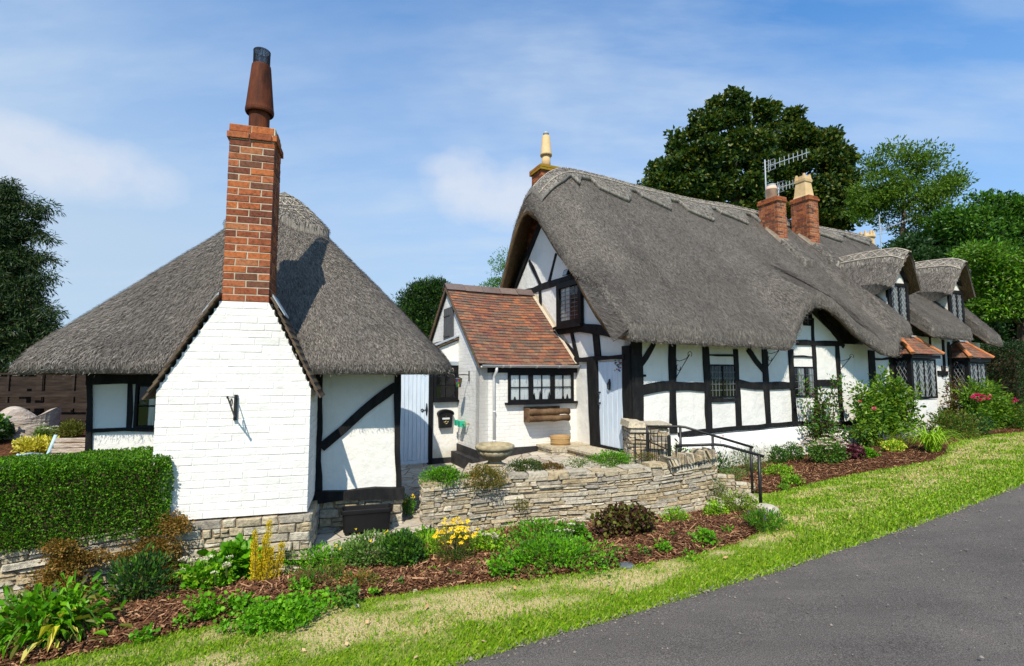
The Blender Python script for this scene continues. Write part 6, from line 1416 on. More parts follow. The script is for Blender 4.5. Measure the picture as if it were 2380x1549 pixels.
LF = {
 'rose': leafmat('rose_leaf', [(.045, .115, .008), (.085, .18, .012), (.15, .27, .018), (.22, .34, .03)], .3),
 'box': leafmat('box_leaf', [(.018, .06, .006), (.045, .13, .008), (.085, .20, .010), (.15, .28, .02)]),
 'bright': leafmat('bright_leaf', [(.05, .18, .004), (.10, .30, .006), (.18, .41, .012)]),
 'mid': leafmat('mid_leaf', [(.030, .10, .010), (.062, .17, .015), (.11, .24, .022)]),
 'dark': leafmat('dark_leaf', [(.012, .042, .012), (.024, .07, .02), (.05, .11, .03)]),
 'lime': leafmat('lime_leaf', [(.16, .34, .012), (.26, .46, .02), (.36, .55, .05)]),
 'gold': leafmat('golden_leaf', [(.42, .32, .008), (.62, .47, .012), (.75, .60, .04)], .2),
 'grey': leafmat('grey_green_leaf', [(.09, .16, .035), (.14, .23, .055), (.22, .32, .10)]),
 'olive': leafmat('olive_leaf', [(.07, .085, .012), (.12, .14, .02), (.18, .18, .035)]),
 'tan': leafmat('withered_creeper_leaf', [(.17, .085, .018), (.30, .16, .035), (.40, .24, .07), (.12, .11, .02), (.22, .17, .035)], .3),
 'purple': leafmat('purple_leaf', [(.035, .012, .014), (.07, .022, .022), (.06, .045, .012), (.11, .075, .02)], .2),
 'burgundy': leafmat('burgundy_leaf', [(.06, .012, .02), (.12, .03, .045), (.17, .06, .07)], .2),
 'red': leafmat('red_tinged_leaf', [(.12, .025, .015), (.18, .05, .02), (.10, .09, .02)], .2),
 'yel': leafmat('yellow_leaf', [(.42, .42, .02), (.55, .50, .05), (.62, .55, .14)], .2),
 'yew': leafmat('yew_needle', [(.010, .028, .008), (.018, .048, .010), (.032, .07, .014)], .12),
 'syc': leafmat('sycamore_leaf', [(.012, .034, .005), (.03, .068, .007), (.065, .105, .010), (.14, .145, .02)], .22),
 'rob': leafmat('feathery_leaf', [(.05, .11, .012), (.09, .17, .016), (.15, .25, .024)], .35),
 'con': leafmat('conifer_spray', [(.008, .026, .009), (.018, .048, .012), (.035, .075, .015)], .12),
 'conb': leafmat('conifer_spray_olive', [(.012, .02, .008), (.03, .045, .010), (.07, .10, .012), (.035, .022, .012)], .12),
 'elm': leafmat('hanging_green_leaf', [(.04, .10, .008), (.075, .16, .012), (.13, .25, .02)], .3),
 'copper': leafmat('copper_leaf', [(.014, .008, .010), (.026, .014, .014), (.04, .03, .015)], .12),
}
def petal(name, cols): return leafmat(name, cols, .25, .2)
PT = {'yellow': petal('yellow_petal', [(.75, .50, .01), (.85, .62, .02)]), 'cream': petal('cream_floret', [(.62, .56, .46), (.74, .68, .58)]), 'pinkish': petal('pale_pink_floret', [(.62, .48, .46), (.74, .62, .58)]), 'violet': petal('violet_petal', [(.10, .06, .30), (.18, .11, .42)]),
      'magenta': petal('magenta_petal', [(.62, .02, .16), (.78, .06, .28)]), 'pink': petal('pink_petal', [(.72, .14, .22), (.82, .28, .34)]), 'rust': petal('rusty_spike', [(.20, .05, .025), (.28, .10, .04), (.30, .03, .10)])}
M['stem'] = solid('green_stem', [(.05, .08, .02), (.09, .12, .03)], 20, .8, 0); M['twig'] = solid('brown_twig', [(.05, .03, .018), (.11, .07, .04)], 20, .9, .3)

def place(u, v, z=None):
    w = on_ground(u, v) if z is None else on_z(u, v, z)
    return Vector((w.x, w.y, w.z + (.03 if z is None else 0)))
def stems(mb, c, r, h, n, t=.004, top=None):
    for _ in range(n):
        a = random.random() * 6.283; q = random.random() ** .5; e = c + Vector((r * q * math.cos(a), r * q * math.sin(a), h * random.uniform(.6, .95)))
        m_ = c.lerp(e, .5) + Vector((0, 0, h * .1)); mb.tube([c + (e - c) * .05 * q, m_, e], [t, t * .8, t * .4], 5)
def heads(mb, P, r, mi=0, k=26, flat=.25):
    """flower heads as little domes of florets"""
    for p in P:
        a = rng.random(k) * 6.283; q = np.sqrt(rng.random(k)) * r; C = np.stack([p[0] + q * np.cos(a), p[1] + q * np.sin(a), p[2] + flat * r * (1 - (q / r) ** 2)], 1)
        D = nrm(np.stack([np.cos(a) * .6, np.sin(a) * .6, rng.uniform(.2, 1, k)], 1)); leaves(mb, C, D, r * .38, r * .34, mi, .1)
def blooms(mb, P, r, mi=0, k=10):
    for p in P:
        for ring in range(3):
            a = np.arange(k) / k * 6.283 + ring * .3; e = .15 + .55 * ring; D = nrm(np.stack([np.cos(a), np.sin(a), np.full(k, e)], 1)); leaves(mb, np.repeat(np.array([[p[0], p[1], p[2]]]), k, 0), D, r * (1 - .2 * ring), r * .75, mi, .15)
def daisies(mb, P, r, mi=0, k=8):
    for p in P:
        ax = nrm(rng.normal(0, .35, (1, 3)) + np.array([[-.1, -.5, .8]]))[0]; x = np.cross(ax, [1, 0, 0]); x /= np.linalg.norm(x); y = np.cross(ax, x)
        a = np.arange(k) / k * 6.283; D = np.cos(a)[:, None] * x + np.sin(a)[:, None] * y; leaves(mb, np.repeat(np.array([[p[0], p[1], p[2]]]), k, 0), D, r, r * .55, mi, .05)

DENS = 1.9
def shrub(name, lab, cat, u, v, w, h, lf, n, L, W, z=None, group=None, shell=.35, rough=.35, up=.5, stem='stem', ns=10, flowers=None, hexa=False, lf2=None, base=None, depth=.8, rise_=.0, roll=1.0, droop=0.0, core=.55):
    """mound of leaves on stems: base centre and size measured in the photograph"""
    c = base if base is not None else place(u, v, z); k = (c - EYE).dot(Vector((0, CT, ST))) / FPX; rx = w * k / 2; hz = h * k * .84; ry = rx * depth
    t = thing(name, lab, cat, c, group); sd = random.randint(0, 90); n = int(n * DENS); L = L * 1.12; W = W * 1.2
    C, d = blob(n, (c.x, c.y, c.z + hz * .5), (rx, ry, hz * .52), shell, rough, sd); C[:, 2] = np.maximum(C[:, 2], c.z + .005 + rng.random(n) * .02)
    D = nrm(d * .8 + np.array([0, 0, up]) + rng.normal(0, .45, (n, 3))); mb = MB(); k2 = int(n * .35) if lf2 else 0
    if k2: leaves(mb, C[:k2], D[:k2], L, W, 1, roll=roll, hexa=hexa, droop=droop)
    leaves(mb, C[k2:], D[k2:], L, W, 0, roll=roll, hexa=hexa, droop=droop); mb.build('foliage', [LF[lf]] + ([LF[lf2]] if lf2 else []), t)
    if ns: sm = MB(); stems(sm, c, rx * .8, hz, ns, .0035 + hz * .006); sm.build('stems', M[stem], t)
    if flowers:
        kind, mat_, num, r = flowers; P, dd = blob(num * 6, (c.x, c.y, c.z + hz * .5), (rx, ry, hz * .55), .95, rough, sd); P = P[(dd[:, 2] > .1) & (dd[:, 1] < .6)][:num]; P = P + np.array([0, -.02, .03 + .10 * hz])
        for p in P:
            fb = MB(); {'heads': heads, 'blooms': blooms, 'daisies': daisies}[kind](fb, [p], r)
            if kind == 'heads': fb.tube([Vector(p) - Vector((0, 0, .10)), Vector(p)], .003, 4, 1)
            fb.build('flower_head' if kind == 'heads' else 'flower', [PT[mat_], M['stem']], t)
    return t
def spikes(t, c, rx, h, n, mat_, L, thick=.012, seed=0):
    fb = MB(); 
    for _ in range(n):
        a = random.random() * 6.283; q = random.random() ** .5 * rx; e = Vector((c.x + q * math.cos(a), c.y + q * math.sin(a) * .8, c.z + h * random.uniform(.75, 1.15))); ln = random.uniform(-.15, .15)
        tp = e + Vector((ln * L, ln * .3 * L, L)); fb.tube([Vector((e.x * .8 + c.x * .2, e.y * .8 + c.y * .2, c.z)), e, tp], [.0025, .0025, .001], 4, 1); m_ = 16
        f_ = rng.random((m_, 1)); C = np.array(e) * (1 - f_) + np.array(tp) * f_; leaves(fb, C, nrm(rng.normal(0, 1, (m_, 3)) + [0, 0, .5]), thick * 1.6, thick, 0)
    fb.build('flower_spikes', [PT[mat_], M['stem']], t)
def straps(name, lab, cat, u, v, w, h, lf, n, W=.012, z=None, group=None):
    c = place(u, v, z); k = c.y / FPX; r = w * k / 2; hz = h * k; t = thing(name, lab, cat, c, group); mb = MB(); K = 7
    a = rng.random(n) * 6.283; lean = rng.uniform(.45, 1.5, n) * r; hh = hz * rng.uniform(.6, 1.25, n); s = np.linspace(0, 1, K); o = rng.normal(0, r * .12, (n, 2))
    for i in range(n):
        x = c.x + o[i, 0] + np.cos(a[i]) * lean[i] * s ** 1.3; y = c.y + o[i, 1] + np.sin(a[i]) * lean[i] * s ** 1.3; zz = c.z + hh[i] * (s * 1.9 - s ** 2 * 1.05 - .35 * s ** 4 * (lean[i] / r)); sx, sy = -np.sin(a[i]), np.cos(a[i]); wd = W * (1 - s ** 2.5) + .001
        V = np.concatenate([np.stack([x - sx * wd, y - sy * wd, zz], 1), np.stack([x + sx * wd, y + sy * wd, zz], 1)]); mb.np(V, np.array([(j, j + 1, K + j + 1, K + j) for j in range(K - 1)]))
    mb.build('leaves', LF[lf], t); return t, c, r, hz
def byw(u, b, z): return MAIN.p(MAIN.on(u, 1070, b)[0], b, z)
GB = 'plants in the bed below the stone walls'; GR = 'plants in the bed under the cottage'; GW = 'plants along the top of the retaining wall'
# lower bed, from the near corner towards the steps
t, c, r, hz = straps('sage_clump', 'large clump of long drooping green leaves at the near corner of the bed', 'plant', 95, 1500, 215, 115, 'mid', 30, .014, group=GB)
mb = MB(); n = 900; C, d = blob(n, (c.x, c.y, c.z + .15), (.38, .30, .20), .15, .5, 3); D = nrm(d * .8 + [0, -.1, .25] + rng.normal(0, .4, (n, 3))); leaves(mb, C[:640], D[:640], .115, .032, 0, hexa=True, droop=.35); leaves(mb, C[640:], D[640:], .10, .028, 2, hexa=True, droop=.3); n = 26; C, d = blob(n, (c.x + .22, c.y - .1, c.z + .14), (.14, .12, .13), .3, .4, 4); leaves(mb, C, nrm(d + [0, 0, -.3]), .12, .034, 1, hexa=True, droop=.5)
mb.build('broad_leaves', [LF['bright'], LF['yel'], LF['olive']], t); spikes(t, c + Vector((-.02, .1, 0)), .28, .26, 9, 'violet', .09, .007)
shrub('green_shrub', 'upright leafy dark green shrub in front of the withered creeper', 'plant', 318, 1418, 125, 135, 'dark', 620, .055, .018, group=GB, up=.9, lf2='mid')
shrub('sedum', 'pale green stonecrop with flat cream heads left of the golden shrub', 'plant', 478, 1388, 98, 85, 'bright', 360, .045, .034, group=GB, hexa=True, lf2='lime', flowers=('heads', 'cream', 16, .034))
shrub('geranium', 'big lobed bright green leaves tucked behind the golden shrub', 'plant', 545, 1358, 110, 95, 'bright', 150, .085, .085, group=GB, hexa=True, up=.2)
# golden plumes
c = place(612, 1368); t = thing('golden_shrub', 'golden yellow shrub with upright plumes below the ledge', 'plant', c, GB); k = c.y / FPX; mb = MB(); sm = MB()
for du, hh, rr in ((-22, 95, 13), (2, 135, 15), (18, 80, 14), (40, 92, 14), (-8, 70, 16), (-30, 62, 12), (30, 50, 14), (8, 105, 13), (-14, 122, 11)):
    b_ = c + Vector((du * k * .55, random.uniform(-.08, .08), 0)); e_ = c + Vector((du * k, random.uniform(-.1, .1), hh * k)); n = int(hh * 4.2); f_ = rng.random((n, 1)) ** .7; C = np.array(b_) * (1 - f_) + np.array(e_) * f_; r_ = rr * k * (1.15 - f_ * .75) * rng.random((n, 1)) ** .5; d = nrm(rng.normal(0, 1, (n, 3))); C = C + d * r_
    leaves(mb, C, nrm(d * .7 + [0, 0, 1.0]), .021, .011, 0); sm.tube([b_, e_], [.006, .002], 5)
mb.build('foliage', LF['gold'], t); sm.build('stems', M['twig'], t)
WD = 'small weeds and ground cover in the mulch'
for u, v, w, h, lf, n, lab in ((478, 1447, 85, 55, 'bright', 130, 'low green weed left of the lady mantle mound'), (556, 1432, 62, 48, 'bright', 90, 'small three leaved green plant directly below the golden shrub'), (700, 1392, 60, 40, 'bright', 70, 'small leafy shoot topping the lady mantle mound'), (1160, 1348, 60, 45, 'bright', 90, 'straggly green weed below the pink tinged stonecrop'), (805, 1412, 70, 46, 'mid', 90, 'thin green weed on the mulch right of the lady mantle mound'), (1640, 1272, 62, 42, 'bright', 110, 'small bright plant alone in the mulch below the lime stonecrop'), (1540, 1290, 40, 26, 'bright', 40, 'tiny seedling beside the dark purple plant'), (1205, 1330, 55, 40, 'bright', 70, 'green seedling cluster left of the long ground cover'), (400, 1420, 40, 24, 'bright', 28, 'tiny seedlings between the dark shrub and the first stonecrop'), (330, 1500, 50, 26, 'bright', 30, 'tiny seedlings near the turf edge by the long leaved clump')):
    shrub('weed', lab, 'weed', u, v, w, h, lf, n, .034, .024, group=WD, ns=4, shell=.2, rough=.6, hexa=True)
shrub('lady_mantle', 'spreading mound of rounded bright green leaves at the grass edge', 'plant', 655, 1450, 200, 44, 'bright', 800, .028, .027, group=GB, hexa=True, shell=.3, rough=.55, ns=8)
shrub('ground_cover', 'low bright green ground cover under the ledge wall', 'plant', 755, 1335, 165, 58, 'bright', 520, .032, .022, group=GB, rough=.5)
t = shrub('persicaria', 'reddish flower spikes over low green leaves in front of the ledge', 'plant', 745, 1368, 125, 40, 'mid', 300, .034, .018, group=GB, rough=.5, lf2='olive'); spikes(t, place(745, 1368), .26, .10, 34, 'rust', .09, .006)
shrub('cranesbill', 'grey green cut leaved mound with a few yellow flowers below the trough', 'plant', 850, 1330, 160, 85, 'grey', 820, .04, .020, group=GB, lf2='mid', rough=.4, flowers=('daisies', 'yellow', 8, .018))
shrub('brown_mound', 'browning faded mound of foliage beside the reddish spikes', 'plant', 838, 1375, 110, 40, 'olive', 300, .026, .014, group=GB, lf2='tan', rough=.5)
shrub('spirea', 'tall dark green leafy shrub below the wall corner', 'plant', 935, 1332, 110, 108, 'mid', 900, .040, .020, group=GB, lf2='dark', up=.8)
shrub('ground_cover', 'light yellow green foliage between the dark shrub and the daisies', 'plant', 990, 1312, 62, 72, 'lime', 300, .034, .018, group=GB, lf2='bright', up=.8); shrub('ground_cover', 'small bright fern like tuft at the wall foot behind the dark shrub', 'plant', 985, 1268, 55, 36, 'bright', 180, .034, .018, group=GB)
shrub('coreopsis', 'feathery dark bush covered in yellow daisy flowers', 'plant', 1057, 1322, 98, 102, 'olive', 950, .034, .006, group=GB, lf2='mid', up=.9, flowers=('daisies', 'yellow', 60, .026))
shrub('sedum', 'lime stonecrop with pale pink heads right of the yellow daisies', 'plant', 1132, 1298, 82, 62, 'lime', 330, .034, .028, group=GB, hexa=True, flowers=('heads', 'pinkish', 15, .034))
shrub('ground_cover', 'wide mat of bright green cut leaves in front of the long wall', 'plant', 1285, 1318, 265, 62, 'bright', 1500, .036, .020, group=GB, rough=.75, lf2='mid'); shrub('ground_cover', 'taller bright green leaves against the wall behind the pink spikes', 'plant', 1250, 1272, 150, 58, 'bright', 700, .036, .020, group=GB, lf2='mid')
t = shrub('persicaria', 'few pink flower spikes rising from the bright green mat', 'plant', 1238, 1300, 60, 40, 'mid', 120, .03, .014, group=GB); spikes(t, place(1238, 1300), .12, .16, 12, 'rust', .07, .007)
shrub('sedum', 'stonecrop with cream and dusky pink heads in the middle of the green mat', 'plant', 1332, 1275, 88, 58, 'mid', 300, .036, .030, group=GB, hexa=True, lf2='bright', flowers=('heads', 'cream', 16, .032))
shrub('coral_bells', 'dark purple green crinkled foliage plant against the long wall', 'plant', 1462, 1258, 128, 86, 'purple', 780, .045, .044, group=GB, hexa=True, lf2='olive', rough=.4)
shrub('lime_shrub', 'small yellow green rounded plant between purple foliage and the lime stonecrop', 'plant', 1572, 1228, 66, 46, 'lime', 330, .026, .017, group=GB, lf2='bright')
shrub('sedum', 'vivid lime stonecrop with cream heads near the end of the wall', 'plant', 1664, 1213, 54, 46, 'lime', 280, .030, .022, group=GB, hexa=True, flowers=('heads', 'cream', 12, .028))
shrub('thyme', 'olive thyme climbing the right hand end of the retaining wall', 'plant', 1660, 1178, 52, 75, 'olive', 620, .024, .010, group=GB, lf2='grey', base=Vector((3.02, 7.66, .06))); shrub('thyme', 'spreading yellow green foliage at the foot of the steps', 'plant', 1712, 1205, 95, 62, 'olive', 900, .026, .014, group=GB, lf2='lime', rough=.45)
t = shrub('lavender', 'green clump with small violet spikes in front of the pale boulder', 'plant', 1775, 1236, 90, 46, 'mid', 640, .05, .008, group=GB, up=1.0, lf2='bright'); spikes(t, place(1775, 1236), .22, .16, 14, 'violet', .05, .008)
for i, (u, v) in enumerate(((250, 1475), (295, 1450), (420, 1465), (520, 1478), (600, 1402), (700, 1410), (760, 1395), (870, 1392), (930, 1372), (1010, 1345), (1060, 1352), (1110, 1335), (1190, 1310), (1430, 1310), (1500, 1300), (1560, 1262), (1610, 1305), (1690, 1250), (1480, 1290), (1400, 1328))):
    shrub('seedling', 'small green seedling scattered on the bark mulch', 'weed', u, v, random.uniform(22, 40), random.uniform(12, 24), random.choice(('bright', 'mid')), 16, .028, .02, group='seedlings scattered over the mulch', ns=0, rough=.7, hexa=True, shell=.1)
# on and in the walls
def wp(u, v, z): return on_z(u, v, z)
shrub('trailing_plant', 'bright green cushion spilling over the left end of the retaining wall', 'plant', 1030, 1128, 98, 48, 'bright', 1300, .024, .016, z=.56, group=GW, lf2='mid', rough=.4)
shrub('trailing_plant', 'olive and brown hanging cushion just below the stone urn', 'plant', 1128, 1140, 98, 62, 'olive', 1700, .024, .013, base=Vector((-.36, 6.93, .48)), group=GW, lf2='tan', rough=.45)
shrub('heather', 'dark green low heather cushion in the middle of the wall top', 'plant', 1226, 1102, 92, 38, 'dark', 1300, .024, .013, z=.58, group=GW, lf2='olive'); shrub('heather', 'reddish low cushion next to the dark green heather', 'plant', 1283, 1102, 62, 30, 'red', 800, .020, .013, z=.58, group=GW, lf2='olive')
shrub('grey_herb', 'sparse grey green herb on the wall top before the doorstep', 'plant', 1345, 1088, 60, 26, 'grey', 150, .026, .014, z=.6, group=GW, rough=.6)
shrub('trailing_plant', 'bright green trailing plant on the wall top below the front door', 'plant', 1425, 1084, 100, 40, 'bright', 1300, .024, .014, z=.62, group=GW, lf2='mid', rough=.4); shrub('trailing_plant', 'small faded pinkish plant at the gate end of the wall top', 'plant', 1500, 1072, 70, 22, 'olive', 260, .02, .010, z=.66, group=GW, lf2='red')
shrub('wall_tuft', 'little tuft rooted in the face of the retaining wall', 'plant', 1215, 1172, 40, 30, 'olive', 170, .02, .010, base=Vector((.13, 7.03, .18)), group=GW, ns=0)
shrub('yellow_poppy', 'small plant with yellow flowers at the path corner beside the trough', 'plant', 946, 1196, 34, 44, 'bright', 170, .03, .018, z=.12, group='small plants round the black trough', flowers=('daisies', 'yellow', 12, .020)); shrub('wall_tuft', 'green tuft beside the left end of the black trough', 'plant', 742, 1214, 32, 18, 'mid', 110, .024, .012, z=.13, group='small plants round the black trough', ns=2); shrub('wall_tuft', 'creeping tuft in front of the black trough', 'plant', 868, 1228, 75, 14, 'grey', 170, .02, .012, z=.12, group='small plants round the black trough', ns=0); shrub('wall_tuft', 'grey tuft growing out of the stone plinth of the chimney', 'plant', 690, 1268, 24, 24, 'grey', 70, .022, .009, base=OUT.p(.52, -.05, .12), group='small plants round the black trough', ns=0)
# behind the steps and along the cottage
shrub('leafy_shrub', 'green shrub behind the thick gate post', 'plant', 1592, 1076, 66, 60, 'mid', 360, .04, .024, group=GR, base=Vector((3.05, 9.35, .30)), lf2='bright'); shrub('leafy_shrub', 'thin leafy plants against the white plinth behind the handrails', 'plant', 1668, 1082, 110, 80, 'dark', 520, .04, .02, group=GR, base=Vector((3.72, 9.45, .1)), lf2='mid', up=1.0, rough=.5, flowers=('blooms', 'pink', 3, .03))
t = shrub('lavender', 'grey green lavender with violet spikes behind the handrail post', 'plant', 1742, 1105, 90, 72, 'grey', 900, .05, .006, group=GR, up=1.2, lf2='olive'); spikes(t, place(1742, 1105), .3, .34, 24, 'violet', .06, .008)
shrub('santolina', 'pale grey green cushion on the stepped buff wall', 'plant', 1705, 1118, 66, 30, 'grey', 520, .022, .008, group=GR, base=Vector((3.75, 8.78, .24)))
shrub('box_bush', 'twin topped dark green bush against the white plinth', 'plant', 1806, 1088, 46, 66, 'mid', 800, .034, .019, base=byw(1808, -.52, .0), group=GR, up=1.0, lf2='dark'); shrub('box_bush', 'right half of the dark green bushes under the small leaded window', 'plant', 1846, 1084, 44, 66, 'mid', 800, .034, .019, base=byw(1843, -.52, .02), group=GR, up=1.0, lf2='dark')
shrub('creeping_jenny', 'lime green low plant in front of the dark green bushes', 'plant', 1812, 1112, 66, 32, 'lime', 420, .032, .022, group=GR, lf2='bright', rough=.5); shrub('creeping_jenny', 'second smaller lime green plant nearer the turf edge', 'plant', 1842, 1130, 46, 24, 'bright', 240, .032, .022, group=GR, lf2='lime', rough=.5); shrub('creeping_jenny', 'tiny lime seedling at the very edge of the turf', 'plant', 1822, 1142, 28, 14, 'bright', 70, .026, .018, group=GR, ns=0)
shrub('sedum', 'large stonecrop mound with pale pink plates by the climbing rose', 'plant', 1920, 1085, 92, 66, 'mid', 760, .045, .032, group=GR, hexa=True, lf2='grey', flowers=('heads', 'pinkish', 34, .06))
shrub('coral_bells', 'burgundy leaved plant beside the large stonecrop', 'plant', 1976, 1076, 64, 46, 'burgundy', 420, .05, .04, group=GR, hexa=True); shrub('hosta', 'small fresh green mound right of the burgundy plant', 'plant', 2014, 1072, 52, 30, 'bright', 320, .045, .034, group=GR, hexa=True); shrub('golden_sedum', 'round yellow green stonecrop alone in the mulch', 'plant', 2078, 1058, 50, 36, 'lime', 520, .04, .03, group=GR, hexa=True, lf2='yel')
straps('day_lily', 'arching strap leaved clump at the right tip of the bed', 'plant', 2168, 1054, 120, 62, 'lime', 110, .014, group=GR)
# wall roses: canes with leaves along them
def rose(lab, u, v, w, h, lf, n, L, ncane, bl, b0=None, lf2=None, lean=0, hips=True):
    c = b0; k = (c - EYE).dot(Vector((0, CT, ST))) / FPX; rx, hz = w * k / 2, h * k; t = thing('rose_bush', lab, 'rose', c, 'roses against the cottage'); mb = MB(); sm = MB(); tips = []
    for i in range(ncane):
        a = random.uniform(-1, 1); pts = [c + MAIN.A * random.uniform(-.15, .15)]; hh = hz * random.uniform(.38, 1.15) * (1 - .22 * a * a)
        for s in (.35, .7, 1.0): pts.append(c + MAIN.A * (a * rx * s ** .8 + lean * s + random.uniform(-.06, .06)) - MAIN.B * (random.uniform(.0, .35) * s) + Vector((0, 0, hh * s + random.uniform(-.05, .05))))
        sm.tube(pts, [.014, .010, .007, .003], 5); tips.append(pts[-1]); m_ = int(n / ncane); f_ = rng.random(m_) ** .75 * 3; ii = np.minimum(f_.astype(int), 2); ff = (f_ - ii)[:, None]; Pn = np.array([tuple(p) for p in pts]); C = Pn[ii] * (1 - ff) + Pn[ii + 1] * ff; d = nrm(rng.normal(0, 1, (m_, 3))); C = C + d * rng.random((m_, 1)) ** .6 * .16
        q = int(m_ * .3) if lf2 else 0
        if q: leaves(mb, C[:q], nrm(d + [0, 0, .2] + rng.normal(0, .4, (q, 3)) if False else d[:q] + np.array([0, 0, .2])), L, L * .6, 1)
        leaves(mb, C[q:], nrm(d[q:] + np.array([0, 0, .2])), L, L * .6, 0)
    mb.build('foliage', [LF[lf]] + ([LF[lf2]] if lf2 else []), t); sm.build('canes', M['twig'], t)
    for (fu, fv, rr, col) in bl:
        d = ray(fu, fv); q = EYE + d * ((c - EYE - MAIN.B * .42).dot(MAIN.B) / d.dot(MAIN.B)); fb = MB(); blooms(fb, [q], rr, 0, 10); fb.build('flower', PT[col], t)
    return t
rose('leggy climbing rose with reddish tips beside the second leaded window', 0, 0, 150, 190, 'mid', 2300, .085, 15, [], MAIN.p(5.15, -.28, .0), 'purple')
rose('big leafy rose bush with one pink bloom below the lowest thatch', 0, 0, 250, 165, 'rose', 9000, .10, 44, [(2031, 951, .085, 'pink'), (1998, 935, .06, 'pink')], MAIN.p(7.05, -.45, .12), 'mid')
rose('large green rose bush with a magenta cluster below the far bay window', 0, 0, 200, 118, 'rose', 8500, .10, 40, [(2262, 926, .09, 'magenta'), (2272, 920, .10, 'magenta'), (2283, 922, .10, 'magenta'), (2276, 931, .09, 'magenta'), (2294, 928, .08, 'magenta'), (2300, 922, .06, 'magenta')], MAIN.p(11.2, -.75, .35), 'mid')
rose('thin rose with pinkish leaves left of the far bay window', 0, 0, 70, 120, 'olive', 900, .085, 10, [], MAIN.p(10.45, -.35, .35), 'red')
shrub('leafy_shrub', 'olive green shrub on the grass between the two bays', 'plant', 2212, 1036, 110, 92, 'olive', 1500, .06, .03, group=GR, lf2='mid', base=MAIN.p(9.15, -1.0, .25), rough=.45); shrub('leafy_shrub', 'dense dark green shrub just left of the magenta roses', 'plant', 2250, 1022, 70, 70, 'dark', 800, .05, .02, group=GR, base=MAIN.p(10.0, -1.05, .30)); shrub('leafy_shrub', 'sprawling plant with small pink flowers at the right edge of the picture', 'plant', 2350, 1010, 90, 75, 'mid', 900, .07, .04, group=GR, base=MAIN.p(12.4, -.9, .40), lf2='olive', flowers=('blooms', 'magenta', 5, .06)); t = shrub('leafy_shrub', 'low tangle with mauve flowers at the foot of the big rose bush', 'plant', 2070, 1035, 130, 55, 'olive', 700, .06, .016, group=GR, base=MAIN.p(6.9, -.95, .12), up=.9); spikes(t, MAIN.p(6.7, -1.0, .15), .45, .4, 16, 'violet', .08, .012)
# left raised garden
GG = 'plants in the raised garden'
shrub('leafy_shrub', 'dark green leafy shrub in front of the tree stump', 'plant', 38, 1020, 85, 70, 'dark', 620, .07, .045, group=GG, base=Vector((-8.35, 8.25, .90)), lf2='mid'); shrub('golden_ground_cover', 'pale yellow spreading foliage behind the garden bench', 'plant', 100, 1034, 110, 38, 'yel', 700, .06, .03, group=GG, base=Vector((-7.25, 7.9, .80)), depth=.6); shrub('juniper', 'olive green feathery juniper next to the outbuilding wall', 'plant', 178, 1004, 60, 46, 'olive', 700, .05, .014, group=GG, base=Vector((-7.4, 8.7, .92))); shrub('sedum', 'small plant with flat green plates between the stump and the juniper', 'plant', 128, 1005, 40, 34, 'grey', 160, .06, .04, group=GG, base=Vector((-7.75, 8.6, .90)), flowers=('heads', 'cream', 6, .05)); shrub('heather', 'low rusty cushion on the soil by the hedge', 'plant', 58, 1040, 44, 20, 'red', 260, .03, .02, group=GG, base=Vector((-7.3, 7.45, .68)))
# withered creeper on the left wall
def creeper(lab, spots, n):
    t = thing('creeper', lab, 'creeper', (spots[0][0].x, spots[0][0].y, spots[0][0].z), 'withered creepers on the left wall'); mb = MB(); sm = MB()
    for c, rx, rz, f in spots:
        m_ = int(n * f); C, d = blob(m_, (c.x, c.y - .05, c.z), (rx, .09, rz), .1, .6, random.randint(0, 50)); leaves(mb, C, nrm(d + [0, -.6, 0] + rng.normal(0, .6, (m_, 3))), .022, .018, 0)
        for _ in range(6): e = c + Vector((random.uniform(-1, 1) * rx, random.uniform(-.05, .05), random.uniform(-1, 1) * rz)); sm.tube([c + Vector((0, 0, -rz * .5)), c.lerp(e, .6) + Vector((0, -.04, 0)), e], .003, 4)
    mb.build('foliage', LF['tan'], t); sm.build('stems', M['twig'], t)
def lw(u, v):      # point on the face of the left wall
    A_, B_ = Vector((-4.6, 4.45, 0)), Vector((-3.54, 5.02, 0)); F_ = Fr(A_.x, A_.y, math.degrees(math.atan2(B_.y - A_.y, B_.x - A_.x))); a, z = F_.on(u, v, -.05); return F_.p(a, -.06, z)
creeper('rusty withered creeper hanging over the middle of the low wall', [(lw(165, 1300), .20, .13, .3), (lw(140, 1345), .20, .14, .3), (lw(220, 1290), .12, .06, .1), (lw(200, 1370), .16, .08, .15), (lw(150, 1265), .14, .05, .15)], 6000)
creeper('brownish withered creeper in the corner between wall and chimney', [(lw(370, 1270), .26, .12, .3), (lw(340, 1310), .18, .10, .15), (lw(400, 1330), .14, .14, .2), (lw(415, 1215), .16, .10, .2), (lw(300, 1290), .15, .05, .1), (lw(420, 1285), .08, .12, .05)], 7500)
